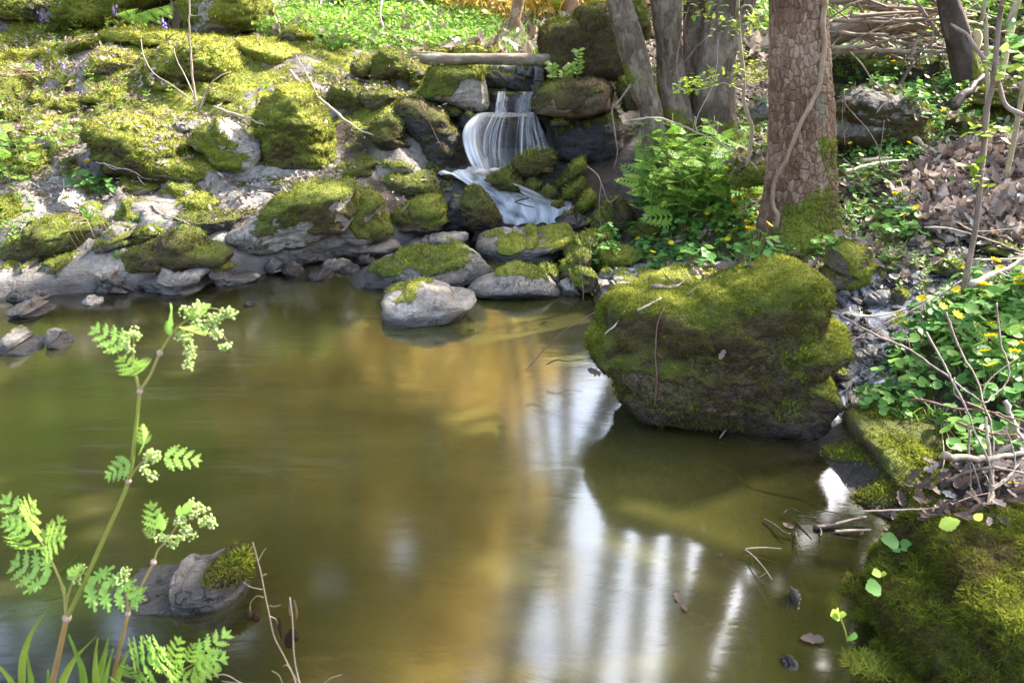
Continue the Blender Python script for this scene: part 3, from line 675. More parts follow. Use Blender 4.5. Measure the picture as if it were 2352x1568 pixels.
rock(cr('c1', (1050, 1352), (1080, 1320), (1110, 1308), (1170, 1308), (1205, 1350), (1150, 1378), (1080, 1372)), 'small hump of yellow-green moss on the cracked ledge, right one', m=1.0, tone=.6, cat='mossy stone', name='mossy_stone', T=.08, sub=4)
rock(cr('c1', (1080, 1420), (1090, 1350), (1200, 1358), (1260, 1380), (1345, 1410), (1260, 1440), (1120, 1455)), 'pale tapering ledge running out to the right by the water', m=.03, T=.12, **SH)
rock(cr('c1', (1280, 1330), (1310, 1280), (1370, 1240), (1480, 1208), (1600, 1218), (1690, 1240), (1690, 1330), (1560, 1350), (1400, 1345)), 'pale smooth foot of the broad slab at the water', m=.08, T=.14, **SH)
rock(cr('c2', (80, 1300), (110, 1255), (200, 1228), (340, 1228), (480, 1225), (475, 1280), (370, 1318), (220, 1325), (110, 1318)), 'undercut pale ledge left of the long island rock', m=.1, T=.13, **SH)
rock(cr('c2', (470, 1290), (490, 1240), (560, 1215), (650, 1190), (740, 1180), (815, 1185), (825, 1225), (720, 1260), (600, 1285)), 'jagged pale ledge at the mouth of the cascade', m=.1, T=.10, **SH)
rock(cr('c1', (560, 1420), (600, 1380), (680, 1375), (700, 1430), (620, 1455)), 'pale split stone in the gap between shore ledges', m=.05, T=.08, cat='stone', name='stone', rk='rock_pale', sub=4, cuts=8)
rock(cr('c12', (1010, 1420), (1060, 1370), (1150, 1365), (1215, 1410), (1200, 1440), (1090, 1445)), 'small grey round stone wet at the foot of the bare ledge', m=0, T=.05, cat='stone', name='stone', rk='rock_grey', sub=4, water=True)

# ---- the middle of the left bank
BK = dict(n=2.9, cuts=7, rough=1.15, strata=.05, blades=.7)
rock(cr('c1', (590, 1345), (620, 1300), (660, 1268), (760, 1238), (860, 1188), (960, 1150), (1030, 1178), (1065, 1230), (1150, 1262), (1205, 1312), (1090, 1345), (900, 1375), (750, 1395), (640, 1390)), 'brown slab thinly covered with brown moss in the middle of the left bank', cat='slab', name='flat_rock', m=.85, tone=.28, rk='rock_brown', T=.16, **BK)
rock(cr('c1', (640, 1240), (670, 1200), (700, 1170), (790, 1138), (840, 1180), (770, 1245), (690, 1270)), 'small dark green mossy stone left of the brown slab', m=.9, tone=.42, T=.08, **BK)
rock(cr('c1', (-40, 1330), (40, 1260), (100, 1215), (150, 1180), (250, 1120), (350, 1098), (470, 1108), (570, 1140), (550, 1200), (430, 1250), (300, 1310), (200, 1325), (100, 1335)), 'long dark green mossy slab above the far left ledge', cat='slab', name='flat_rock', m=.80, tone=.34, T=.22, **BK)
rock(cr('c1', (560, 1160), (600, 1150), (700, 1180), (680, 1240), (560, 1290), (480, 1300), (500, 1230)), 'grey bare rock between the dark slab and the brown slab', m=.3, tone=.4, rk='rock_grey', T=.12, **BK)
rock(cr('c1', (590, 1115), (620, 1060), (640, 1040), (690, 1008), (740, 1060), (810, 1105), (740, 1130), (650, 1138)), 'triangular rock with thin olive moss in the centre of the left bank', m=.75, tone=.45, T=.13, **BK)
rock(cr('c1', (870, 1065), (895, 1030), (920, 1010), (1000, 988), (1080, 978), (1145, 1020), (1135, 1075), (1000, 1090), (920, 1088)), 'rounded yellow-green mossy rock above the wet hollow', m=.85, tone=.6, T=.15, **BK)
rock(cr('c1', (880, 1100), (960, 1080), (1130, 1080), (1250, 1090), (1230, 1150), (1130, 1200), (1010, 1150), (930, 1130)), 'dark wet rock in the hollow of the left bank', m=.25, tone=.35, rk='rock_dark', T=.14, wet=.5, **BK)
rock(cr('c1', (1100, 1075), (1180, 1060), (1290, 1050), (1330, 1075), (1230, 1120), (1150, 1130)), 'dark ridge beside the hollow of the left bank', m=.5, tone=.3, rk='rock_dark', T=.12, **BK)
rock(cr('c1', (280, 1060), (310, 1010), (350, 968), (420, 962), (500, 998), (548, 1040), (530, 1100), (400, 1110), (300, 1105)), 'smooth pale rock hump below the celandines on the left bank', m=.18, tone=.5, rk='rock_pale', T=.17, n=2.4, cuts=3)
rock(cr('c1', (-60, 1100), (-30, 1030), (0, 1008), (70, 1003), (130, 1048), (190, 1058), (205, 1130), (185, 1205), (80, 1225), (0, 1215)), 'block at the left edge with a pale top and dark mossy face', m=.6, tone=.4, rk='rock_pale', T=.2, **BK)
rock(cr('c1', (115, 1005), (140, 990), (180, 983), (240, 988), (252, 1022), (200, 1042), (130, 1036)), 'small flat pale stone right above the block at the left edge', m=.1, rk='rock_pale', T=.09, sub=4, **BK)
rock(cr('c1', (430, 1040), (470, 1036), (560, 1090), (600, 1140), (540, 1150), (470, 1110)), 'grey sloping rock right under the pale hump', m=.3, tone=.45, rk='rock_grey', T=.12, **BK)
rock(cr('c1', (1100, 930), (1180, 910), (1310, 890), (1450, 880), (1600, 870), (1742, 880), (1742, 940), (1600, 950), (1450, 970), (1300, 985), (1180, 975)), 'long flat grey shelf under the undercut boulder', cat='slab', name='flat_rock', m=.2, tone=.45, rk='rock_pale', T=.2, **BK)
rock(cr('c1', (600, 950), (640, 915), (760, 925), (830, 950), (800, 985), (680, 1000)), 'low mossy stone right of the celandine clump', m=.8, tone=.42, T=.1, sub=4, **BK)
rock(cr('c1', (820, 975), (900, 940), (1010, 945), (1050, 985), (960, 1005), (860, 1010)), 'low pale and mossy stone below the largest mossy boulder of the left bank', m=.5, tone=.5, rk='rock_pale', T=.1, sub=4, **BK)
rock(cr('c1', (1130, 1190), (1200, 1155), (1270, 1115), (1340, 1060), (1420, 1000), (1500, 950), (1600, 925), (1700, 915), (1800, 960), (1830, 1080), (1760, 1180), (1600, 1240), (1400, 1290), (1300, 1310), (1210, 1300)), 'broad bare slab sloping to the pool, dark and wet along its left edge', cat='slab', name='flat_rock', m=.72, tone=.38, rk='rock_pale', T=.26, n=3.4, cuts=7, rough=1.05, strata=.035, blades=.7, moss_top_light=1.5,
     patch=lambda v, n: sstep(-1.32, -1.10, v[:, 0] + .12 * fbm(v * 6, 3, 4)))
rock(cr('c2', (-60, 1180), (-20, 1060), (0, 1005), (60, 960), (130, 930), (200, 918), (300, 958), (380, 1020), (425, 1130), (432, 1205), (370, 1248), (200, 1250), (100, 1240), (-40, 1235)), 'mossy mound with pale patches at the pool, left of the cascade', m=.64, tone=.50, rk='rock_pale', T=.24, **BK)
rock(cr('c2', (285, 965), (310, 925), (350, 898), (450, 858), (540, 858), (640, 888), (672, 950), (695, 1025), (665, 1050), (500, 1045), (380, 1035)), 'olive mossy mound higher up beside the wet pinnacle', m=.70, tone=.46, rk='rock_grey', T=.22, **BK)
rock(cr('c2', (425, 1110), (460, 1070), (500, 1038), (620, 998), (690, 1008), (715, 1100), (695, 1155), (600, 1210), (520, 1220), (450, 1200)), 'steep mossy rock left of the wet pinnacle', m=.68, tone=.48, rk='rock_brown', T=.18, **BK)
rock(cr('c2', (140, 890), (170, 850), (260, 830), (330, 825), (340, 880), (290, 920), (180, 920)), 'small mossy hump on the bank above the mossy mounds, left one', m=.8, tone=.5, T=.12, sub=4, **BK)
rock(cr('c2', (300, 850), (350, 812), (470, 810), (560, 840), (560, 870), (440, 880), (340, 890)), 'flat grey rock with thin moss above the olive mound', m=.45, tone=.45, rk='rock_pale', T=.15, sub=4, **BK)
rock(cr('c2', (560, 910), (600, 885), (650, 890), (665, 940), (600, 965)), 'small mossy knob near the foot of the waterfall', m=.8, tone=.45, T=.07, sub=4, **BK)
rock(cr('c2', (668, 960), (700, 920), (735, 925), (745, 970), (700, 985)), 'pale reddish stone at the left of the cascade', cat='stone', name='stone', m=.05, rk='rock_pale', T=.06, sub=4, **BK)
rock(cr('c2', (790, 1010), (808, 985), (840, 948), (880, 948), (920, 1000), (965, 1065), (1005, 1140), (965, 1170), (850, 1182), (790, 1150)), 'dark pointed rock parting the cascade, brown moss on its face', m=.75, tone=.28, rk='rock_dark', T=.11, n=2.4, cuts=5, wet=.5, yf=4.15)
rock(cr('c2', (690, 1180), (700, 1060), (740, 1000), (800, 1000), (830, 1080), (860, 1180), (780, 1195)), 'blue-grey wet rock beside the dark pointed rock', m=.1, rk='rock_dark', T=.12, wet=.6, yf=4.25, **BK)

# ---- big mossy boulders of the left bank
BB = dict(sub=6, blades=1.2, moss_top_light=2.4)
rock(cr('c1', (425, 660), (460, 630), (500, 618), (560, 590), (650, 576), (700, 588), (760, 610), (860, 660), (950, 720), (1040, 790), (1105, 835), (1118, 925), (1000, 950), (850, 942), (700, 920), (560, 900), (470, 810), (440, 725)), 'largest mossy boulder of the left bank, yellow above and dark olive below', m=1.0, tone=.52, T=.26, n=2.7, cuts=5, rough=1.0, strata=.04, **BB)
rock(cr('c1', (950, 725), (1000, 668), (1050, 640), (1100, 618), (1160, 603), (1220, 648), (1290, 698), (1338, 730), (1332, 800), (1322, 895), (1270, 905), (1200, 900), (1110, 860), (1040, 790)), 'angular rock with a pale right face and mossy left face', m=.72, tone=.66, rk='rock_pale', T=.14, n=3.2, cuts=6, patch=lambda v, n: 1 - .9 * sstep(.05, .3, n[:, 0] + .25 * fbm(v * 8, 3, 2)), blades=1.1)
rock(cr('c1', (1300, 650), (1290, 600), (1340, 520), (1400, 468), (1480, 428), (1590, 448), (1650, 540), (1692, 640), (1712, 760), (1690, 850), (1560, 880), (1400, 895), (1330, 885), (1345, 740)), 'big boulder with a bright yellow mossy top and dark undercut front', m=1.0, tone=.52, T=.24, n=3.1, cuts=5, rough=1.0, strata=.04, **BB)
rock(cr('c1', (740, 400), (750, 350), (775, 300), (825, 245), (880, 218), (1000, 198), (1100, 188), (1170, 230), (1250, 265), (1305, 310), (1345, 375), (1250, 395), (1100, 425), (960, 445), (850, 415)), 'dome of golden moss at the top of the left bank', m=1.0, tone=.60, T=.32, n=2.6, cuts=4, rough=1.0, strata=.04, **BB)
rock(cr('c1', (520, 185), (560, 162), (620, 148), (700, 148), (820, 153), (920, 163), (1040, 190), (1080, 205), (1000, 225), (850, 235), (700, 225), (560, 210)), 'long low crest of pale yellow moss below the cliff', name='mossy_hummock', cat='hummock', m=1.1, tone=.92, T=.35, blades=1.2)
rock(cr('c1', (465, 350), (480, 290), (540, 252), (620, 263), (700, 290), (755, 340), (735, 375), (600, 388), (500, 388)), 'flat rock with a bare grey patch amid yellow moss on the upper bank', cat='slab', name='flat_rock', m=.7, tone=.85, rk='rock_pale', T=.26, blades=1.0)
rock(cr('c1', (320, 262), (345, 230), (370, 213), (450, 198), (560, 198), (612, 240), (500, 270), (400, 280)), 'mossy hump on the upper bank above the flat grey-patched rock', m=1.0, tone=.72, T=.25, blades=1.0)
rock(cr('c1', (1170, 250), (1190, 225), (1260, 198), (1400, 213), (1500, 240), (1560, 275), (1500, 335), (1350, 340), (1250, 300)), 'broad yellow moss cushion right of the golden dome', name='mossy_hummock', cat='hummock', m=1.05, tone=.88, T=.35, blades=1.2)
rock(cr('c1', (1438, 200), (1450, 168), (1475, 148), (1530, 143), (1572, 190), (1540, 220), (1460, 215)), 'small round mossy boulder by the bright grass', m=.9, tone=.72, T=.18, sub=4)
rock(cr('c1', (230, 580), (260, 540), (300, 518), (380, 493), (450, 518), (485, 560), (400, 595), (300, 605)), 'mossy cushion on the bank left above the largest mossy boulder', name='mossy_hummock', cat='hummock', m=.9, tone=.72, T=.2)
rock(cr('c1', (415, 520), (440, 485), (480, 468), (560, 433), (660, 438), (705, 490), (650, 538), (520, 548)), 'rounded yellow-green cushion in the dry leaves of the left bank', name='mossy_hummock', cat='hummock', m=1.0, tone=.76, T=.22)
rock(cr('c1', (165, 500), (180, 480), (240, 475), (262, 500), (240, 525), (180, 525)), 'small mossy cushion near the left edge of the upper bank', name='mossy_hummock', cat='hummock', m=1.0, tone=.7, T=.12, sub=4)
rock(cr('c1', (-60, 400), (-20, 350), (20, 355), (60, 400), (115, 480), (185, 560), (235, 625), (160, 650), (50, 635), (-40, 620)), 'dark mossy boulder at the left edge under ivy-like sprigs', m=.9, tone=.40, T=.3, sub=5)
rock(cr('c1', (105, 800), (130, 770), (170, 748), (250, 758), (300, 818), (315, 880), (200, 900), (120, 870)), 'olive mossy rock with a pale spot near the left edge', m=.85, tone=.52, T=.17)
rock(cr('c1', (305, 870), (320, 830), (345, 808), (410, 798), (470, 838), (495, 885), (400, 910), (330, 905)), 'mossy stone with a bare pale cap left of the largest mossy boulder', m=.6, tone=.5, rk='rock_pale', T=.15)
rock(cr('c1', (-60, 900), (-40, 800), (0, 778), (40, 788), (85, 850), (65, 910), (0, 925)), 'mossy rock half out of the picture on the left bank', m=.85, tone=.52, T=.2)
rock(cr('c1', (85, 710), (100, 675), (130, 648), (220, 653), (300, 688), (325, 745), (200, 768), (110, 760)), 'dark green mossy rock above the olive one near the left edge', m=.95, tone=.40, T=.2)
rock(cr('c1', (-40, 520), (0, 430), (80, 410), (150, 430), (170, 465), (100, 480), (40, 530)), 'yellowish cushion of moss at the left edge of the bank', name='mossy_hummock', cat='hummock', m=1.0, tone=.75, T=.2)
rock(cr('c1', (-40, 330), (0, 285), (80, 270), (140, 290), (130, 330), (40, 345)), 'low yellow mossy hump at the far left of the upper bank', name='mossy_hummock', cat='hummock', m=1.0, tone=.75, T=.25)
rock(cr('c1', (160, 300), (190, 275), (230, 265), (250, 300), (220, 325), (170, 325)), 'small round olive cushion in the leaves of the upper bank', name='mossy_hummock', cat='hummock', m=1.0, tone=.66, T=.14, sub=4)
rock(cr('c1', (880, 640), (930, 600), (1000, 600), (1070, 625), (1000, 670), (950, 720)), 'grey split rock between the largest mossy boulder and the angular rock', m=.15, rk='rock_grey', T=.14)
rock(cr('c1', (1060, 500), (1100, 465), (1170, 470), (1200, 510), (1130, 530), (1080, 525)), 'mossy stone in the leaves behind the angular rock', m=.95, tone=.6, T=.14, sub=4)
rock(cr('c1', (340, 440), (440, 420), (480, 440), (430, 465), (360, 465)), 'low mossy patch of stone in the upper bank leaves', m=1.0, tone=.78, T=.18, sub=4)
rock(cr('c1', (740, 420), (790, 400), (880, 420), (960, 440), (930, 470), (820, 460)), 'low mossy stone under the golden dome', m=.95, tone=.66, T=.15, sub=4)
rock(cr('c2', (-60, 560), (-40, 480), (0, 440), (60, 520), (120, 640), (132, 790), (60, 838), (-40, 830)), 'mossy shoulder right of the big undercut boulder', m=1.0, tone=.55, T=.2)
rock(cr('c2', (100, 520), (120, 470), (150, 428), (260, 418), (335, 490), (325, 575), (220, 580), (130, 555)), 'dark mossy lump on the upper slope left of the slanted rock', m=1.0, tone=.42, T=.22)
rock(cr('c2', (325, 650), (350, 612), (380, 588), (440, 583), (505, 620), (495, 700), (545, 760), (460, 790), (370, 775), (330, 710)), 'dark rounded mossy rock left of the slanted rock by the waterfall', m=.72, tone=.24, rk='rock_dark', T=.2, blades=.6, strata=.05)
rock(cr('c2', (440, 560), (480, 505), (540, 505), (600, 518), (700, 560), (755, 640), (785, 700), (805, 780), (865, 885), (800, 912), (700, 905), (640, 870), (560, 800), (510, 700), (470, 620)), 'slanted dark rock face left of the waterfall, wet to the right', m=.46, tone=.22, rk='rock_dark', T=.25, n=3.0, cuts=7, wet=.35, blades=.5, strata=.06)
rock(cr('c2', (250, 500), (300, 440), (400, 450), (480, 480), (440, 560), (340, 580)), 'green mossy slope rock above the slanted face', m=.66, tone=.45, rk='rock_grey', T=.25, blades=.5, strata=.06, rough=1.2)
rock(cr('c2', (560, 800), (640, 800), (720, 850), (800, 880), (860, 900), (760, 925), (640, 905)), 'dark wet ledge with bright green moss at the waterfall foot', m=.55, tone=.42, rk='rock_dark', wet=.7, T=.14)
rock(cr('c2', (130, 840), (180, 790), (300, 760), (420, 790), (540, 810), (620, 870), (500, 860), (300, 830)), 'streaked grey rock on the slope between the dark rocks and the mounds', m=.35, tone=.5, rk='rock_pale', T=.2)

# ---- around the waterfall
rock(cr('c2', (575, 500), (600, 430), (622, 370), (650, 335), (760, 330), (885, 338), (912, 420), (935, 545), (905, 580), (840, 575), (770, 550), (690, 525), (620, 515)), 'split pale block under the log, moss on its left half', cat='stone block', m=.75, tone=.60, rk='rock_pale', T=.22, n=3.6, cuts=5, rough=.6, yf=4.95,
     patch=lambda v, n: np.maximum(sstep(-.26, -.36, v[:, 0] + .05 * fbm(v * 9, 3, 3)), sstep(.74, .80, v[:, 2] + .03 * fbm(v * 9, 3, 5))))
rock(cr('c2', (900, 450), (905, 410), (912, 378), (960, 363), (1100, 388), (1162, 430), (1168, 465), (1080, 475), (940, 460)), 'dark flat stone above the water lip', cat='stone', name='stone', m=.15, tone=.3, rk='rock_dark', T=.16, cuts=5, yf=5.25)
for o_, lab in [(((930, 385), (930, 330), (980, 330), (985, 388)), 'mossy block of the stacked stones under the log, leftmost'), (((978, 395), (978, 332), (1066, 332), (1070, 395)), 'smooth block of the stacked stones under the log, second from left'),
                (((1066, 400), (1066, 332), (1152, 332), (1155, 405)), 'grey block of the stacked stones under the log, third from left'), (((1150, 420), (1152, 335), (1215, 335), (1215, 420)), 'brown block of the stacked stones under the log, against the big boulder')]:
    rock(cr('c2', *o_), lab, cat='stone block', name='stone_block', m=.15, tone=.35, rk='rock_grey', T=.15, n=4.5, cuts=1, rough=.4, yf=5.5, sub=4)
rock(cr('c2', (1188, 200), (1192, 155), (1232, 118), (1360, 98), (1382, 40), (1500, 8), (1565, 60), (1605, 200), (1645, 340), (1605, 405), (1500, 415), (1420, 405), (1260, 420), (1200, 375)), 'huge block with dark green moss above the waterfall on the right', m=.95, tone=.22, rk='rock_brown', T=.4, n=6, sub=6, cuts=1, rough=.45, yf=5.12, blades=1.0, mossy_n=.3, moss_top_light=1.4)
rock(cr('c2', (1135, 545), (1160, 490), (1190, 440), (1260, 408), (1420, 390), (1530, 408), (1565, 470), (1552, 560), (1450, 602), (1350, 612), (1230, 595), (1160, 575)), 'dark rounded boulder under the huge block, overhanging the waterfall', m=.42, tone=.18, rk='rock_brown', T=.34, n=3.0, cuts=4, rough=.7, yf=4.75, blades=.4)
rock(cr('c2', (1235, 640), (1260, 618), (1300, 606), (1340, 615), (1330, 635), (1280, 640)), 'thin dark stone wedged under the overhanging boulder', cat='stone', name='stone', m=.3, tone=.4, rk='rock_dark', T=.12, yf=4.72, sub=4)
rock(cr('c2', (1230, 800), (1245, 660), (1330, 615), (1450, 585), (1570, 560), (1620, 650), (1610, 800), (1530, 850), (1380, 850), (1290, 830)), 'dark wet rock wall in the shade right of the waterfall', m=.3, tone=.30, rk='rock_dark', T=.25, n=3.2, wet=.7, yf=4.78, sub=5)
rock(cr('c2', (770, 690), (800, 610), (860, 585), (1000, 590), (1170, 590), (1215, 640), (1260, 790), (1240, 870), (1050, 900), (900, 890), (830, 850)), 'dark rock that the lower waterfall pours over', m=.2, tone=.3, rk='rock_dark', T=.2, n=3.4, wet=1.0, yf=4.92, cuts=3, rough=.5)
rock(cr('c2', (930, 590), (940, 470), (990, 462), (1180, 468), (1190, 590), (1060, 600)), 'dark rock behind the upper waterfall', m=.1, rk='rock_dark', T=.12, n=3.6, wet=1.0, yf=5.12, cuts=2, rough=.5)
rock(cr('c2', (770, 640), (785, 590), (830, 560), (862, 590), (820, 640), (790, 680)), 'dark angular stone wedged left of the water lip', cat='stone', name='stone', m=.1, rk='rock_dark', T=.1, wet=.6, yf=4.85, cuts=7, sub=4)
rock(cr('c2', (715, 590), (720, 545), (775, 560), (785, 595), (750, 605)), 'small dark stone under the split pale block', cat='stone', name='stone', m=.5, tone=.4, rk='rock_dark', T=.08, yf=4.9, sub=4)
WF = dict(rk='rock_dark', wet=.8, sub=5, n=2.5, cuts=3, blades=1.2, rough=1.3)
rock(cr('c2', (1030, 890), (1045, 830), (1070, 800), (1120, 768), (1180, 760), (1235, 760), (1265, 800), (1255, 870), (1180, 910), (1110, 915)), 'deep green mossy rock at the foot of the waterfall, largest of three', m=.9, tone=.30, T=.14, yf=4.55, **WF)
rock(cr('c2', (912, 915), (950, 880), (1000, 855), (1050, 858), (1100, 930), (1092, 978), (980, 968)), 'deep green mossy stone in front of the waterfall, left of three', m=1.0, tone=.42, T=.12, yf=4.5, **WF)
rock(cr('c2', (1105, 940), (1130, 905), (1160, 900), (1195, 930), (1185, 975), (1120, 975)), 'small deep green mossy stone in the cascade, between the others', m=1.0, tone=.4, T=.07, yf=4.5, **WF)
rock(cr('c2', (1192, 990), (1205, 955), (1232, 938), (1272, 968), (1272, 1012), (1212, 1008)), 'small round bright mossy stone right beside the cascade', m=1.0, tone=.46, T=.06, yf=4.42, **WF)
rock(cr('c2', (1270, 955), (1310, 880), (1362, 818), (1412, 798), (1425, 860), (1375, 945), (1305, 968)), 'tilted dark mossy rock right of the cascade', m=.9, tone=.38, T=.10, yf=4.5, **WF)
rock(cr('c2', (1282, 1020), (1310, 965), (1345, 935), (1405, 898), (1415, 945), (1365, 1010)), 'mossy stone below the tilted dark one', m=.9, tone=.42, T=.09, yf=4.42, **WF)
rock(cr('c2', (1360, 1080), (1390, 1020), (1440, 968), (1475, 1000), (1475, 1045), (1405, 1090)), 'mossy stone beside the yellow leaf by the cascade', m=.85, tone=.45, T=.08, yf=4.35, **WF)
rock(cr('c2', (1240, 1050), (1255, 1030), (1300, 1020), (1315, 1050), (1280, 1065)), 'little mossy stone at the right edge of the foam', m=.9, tone=.4, T=.05, yf=4.3, **WF)
rock(cr('c2', (1445, 1150), (1465, 1100), (1500, 1058), (1560, 1008), (1622, 1030), (1665, 1100), (1640, 1160), (1560, 1190), (1480, 1170)), 'brown-green mossy boulder on the right of the cascade mouth', m=.85, tone=.38, rk='rock_grey', T=.17, yf=4.1)
rock(cr('c2', (1585, 470), (1590, 400), (1640, 383), (1690, 400), (1690, 560), (1620, 570)), 'mossy rock in the dark behind the leaning trunk', m=1.0, tone=.45, T=.15, yf=4.9)
rock(cr('c2', (1620, 90), (1640, 25), (1685, 0), (1725, 20), (1745, 100), (1730, 210), (1665, 200)), 'mossy boulder top behind the leaning trunk', m=.8, tone=.4, T=.3, yf=5.6)
rock(cr('c2', (1260, 1120), (1310, 1085), (1390, 1090), (1450, 1130), (1420, 1180), (1300, 1170)), 'wet grey stones at the right end of the foam', cat='stone', name='stone', m=.15, rk='rock_dark', wet=.7, T=.12, yf=4.2)
rock(cr('c2', (1620, 1190), (1660, 1150), (1742, 1110), (1800, 1140), (1790, 1220), (1700, 1220)), 'mossy stone under the fern-like leaves right of the cascade mouth', m=.9, tone=.5, T=.14, yf=3.9)

# small mossy stones by the log and slope
for k_, (o_, lab, m_, t_) in enumerate([
    (((670, 560), (690, 400), (760, 345), (880, 355), (900, 450), (850, 530), (760, 560)), 'dark mossy boulder beside the broken end of the log', .9, .40),
    (((850, 520), (870, 450), (950, 425), (990, 480), (930, 560)), 'mossy stone under the broken end of the log', .95, .5),
    (((930, 530), (960, 480), (1040, 472), (1060, 510), (1000, 550)), 'greenish stone next to the split block', .6, .55),
    (((930, 590), (950, 540), (1000, 518), (1040, 550), (1030, 600)), 'small mossy stone at the left foot of the split block', .95, .45),
    (((540, 500), (560, 430), (620, 415), (680, 480), (660, 530), (590, 540)), 'mossy stone at the right end of the leaf-strewn slope', .95, .62),
    (((1060, 370), (1100, 345), (1180, 340), (1220, 365), (1150, 385)), 'mossy hump in the grass behind the log, left one', .95, .6),
    (((1225, 385), (1260, 330), (1350, 315), (1440, 318), (1470, 365), (1380, 385)), 'mossy hump in the grass behind the log, middle one', .95, .58),
    (((1480, 370), (1510, 335), (1560, 345), (1570, 375)), 'mossy hump in the grass behind the log, right one', .95, .66)]):
    rock(cr('c9', *o_), lab, cat='mossy stone', name='mossy_stone', m=m_, tone=t_, T=.14, yf=5.25 if k_ < 5 else 6.0, sub=5 if k_ < 2 else 4)

# ---- the cliff at the top left
for o_, lab, m_, t_, rk_ in [
    (((-80, 20), (-60, -150), (100, -170), (260, -150), (310, -40), (300, 90), (280, 125), (180, 130), (90, 112), (40, 70)), 'reddish grey cliff block at the top left corner, undercut', .55, .62, 'rock_pale'),
    (((270, 130), (280, 0), (330, -150), (500, -190), (700, -180), (860, -150), (920, -20), (905, 120), (880, 165), (700, 155), (540, 150), (400, 140)), 'mossy cliff face behind the ferns at the top left', .78, .66, 'rock_brown'),
    (((880, 165), (900, 20), (960, -140), (1150, -170), (1330, -140), (1400, -20), (1410, 80), (1390, 160), (1250, 190), (1060, 190)), 'mossy cliff face with pale bare patches left of the bright grass', .66, .72, 'rock_pale')]:
    rock(cr('c1', *o_), lab, name='cliff_rock', cat='cliff', m=m_, tone=t_, rk=rk_, T=.45, n=3.4, sub=6, cuts=6, rough=1.1, yf=6.15, mossy_n=.15)
# ---- right bank
rock(cr('c3', (1110, 700), (1120, 570), (1160, 492), (1240, 453), (1350, 458), (1480, 478), (1580, 538), (1605, 640), (1565, 730), (1400, 775), (1250, 775), (1140, 745)), 'mossy boulder with a pale lichen cap behind the big trunk', m=1.05, tone=.34, rk='rock_grey', T=.28, n=2.9, sub=6, cuts=4, rough=.7, yf=4.25, mossy_n=.12, blades=1.2, patch=lambda v, n: 1 - .95 * sstep(.05, .4, n[:, 2]) * sstep(2.2, 1.95, v[:, 0] + .12 * fbm(v * 8, 3, 3)))
rock(cr('c3', (1810, 530), (1840, 495), (1900, 448), (2000, 458), (2070, 500), (2080, 560), (1990, 545), (1900, 540)), 'mossy boulder above a black gap at the right edge', m=.9, tone=.62, T=.2, yf=4.4)
rock(cr('c3', (1690, 690), (1700, 655), (1740, 608), (1830, 618), (1865, 670), (1840, 720), (1740, 720)), 'dark mossy boulder below the black stick on the right bank', m=.85, tone=.38, T=.16, yf=4.15)
rock(cr('c3', (695, 610), (700, 560), (740, 508), (800, 495), (830, 560), (760, 620)), 'pale stone peeping out left of the big trunk', cat='stone', name='stone', m=.05, rk='rock_grey', T=.12, yf=4.1)
rock(cr('c3', (570, 920), (590, 860), (640, 798), (720, 788), (780, 850), (790, 930), (640, 950)), 'yellow-green mossy cushion left of the big trunk, behind the pale sapling', name='mossy_hummock', cat='hummock', m=1.0, tone=.66, T=.15, yf=3.45)
rock(cr('c3', (0, 1150), (0, 1010), (40, 1020), (100, 1100), (90, 1170), (40, 1180)), 'mossy boulder in the shade left of the celandines', m=.9, tone=.36, T=.14, yf=3.95)
rock(cr('c3', (60, 1190), (120, 1130), (200, 1100), (280, 1130), (240, 1200), (120, 1220)), 'dark mossy stone under the cow parsley left of the big trunk', m=.9, tone=.4, T=.14, yf=3.75)
rock(cr('c3', (1020, 300), (1180, 290), (1400, 300), (1650, 290), (1720, 330), (1700, 430), (1400, 440), (1100, 430)), 'dark low rock under the driftwood heap', m=.5, tone=.3, rk='rock_dark', T=.35, yf=5.15)
rock(cr('c3', (2040, 150), (2120, 130), (2150, 200), (2140, 330), (2060, 330)), 'shaded rock behind the saplings at the right edge', m=.5, tone=.5, T=.2, yf=5.0)

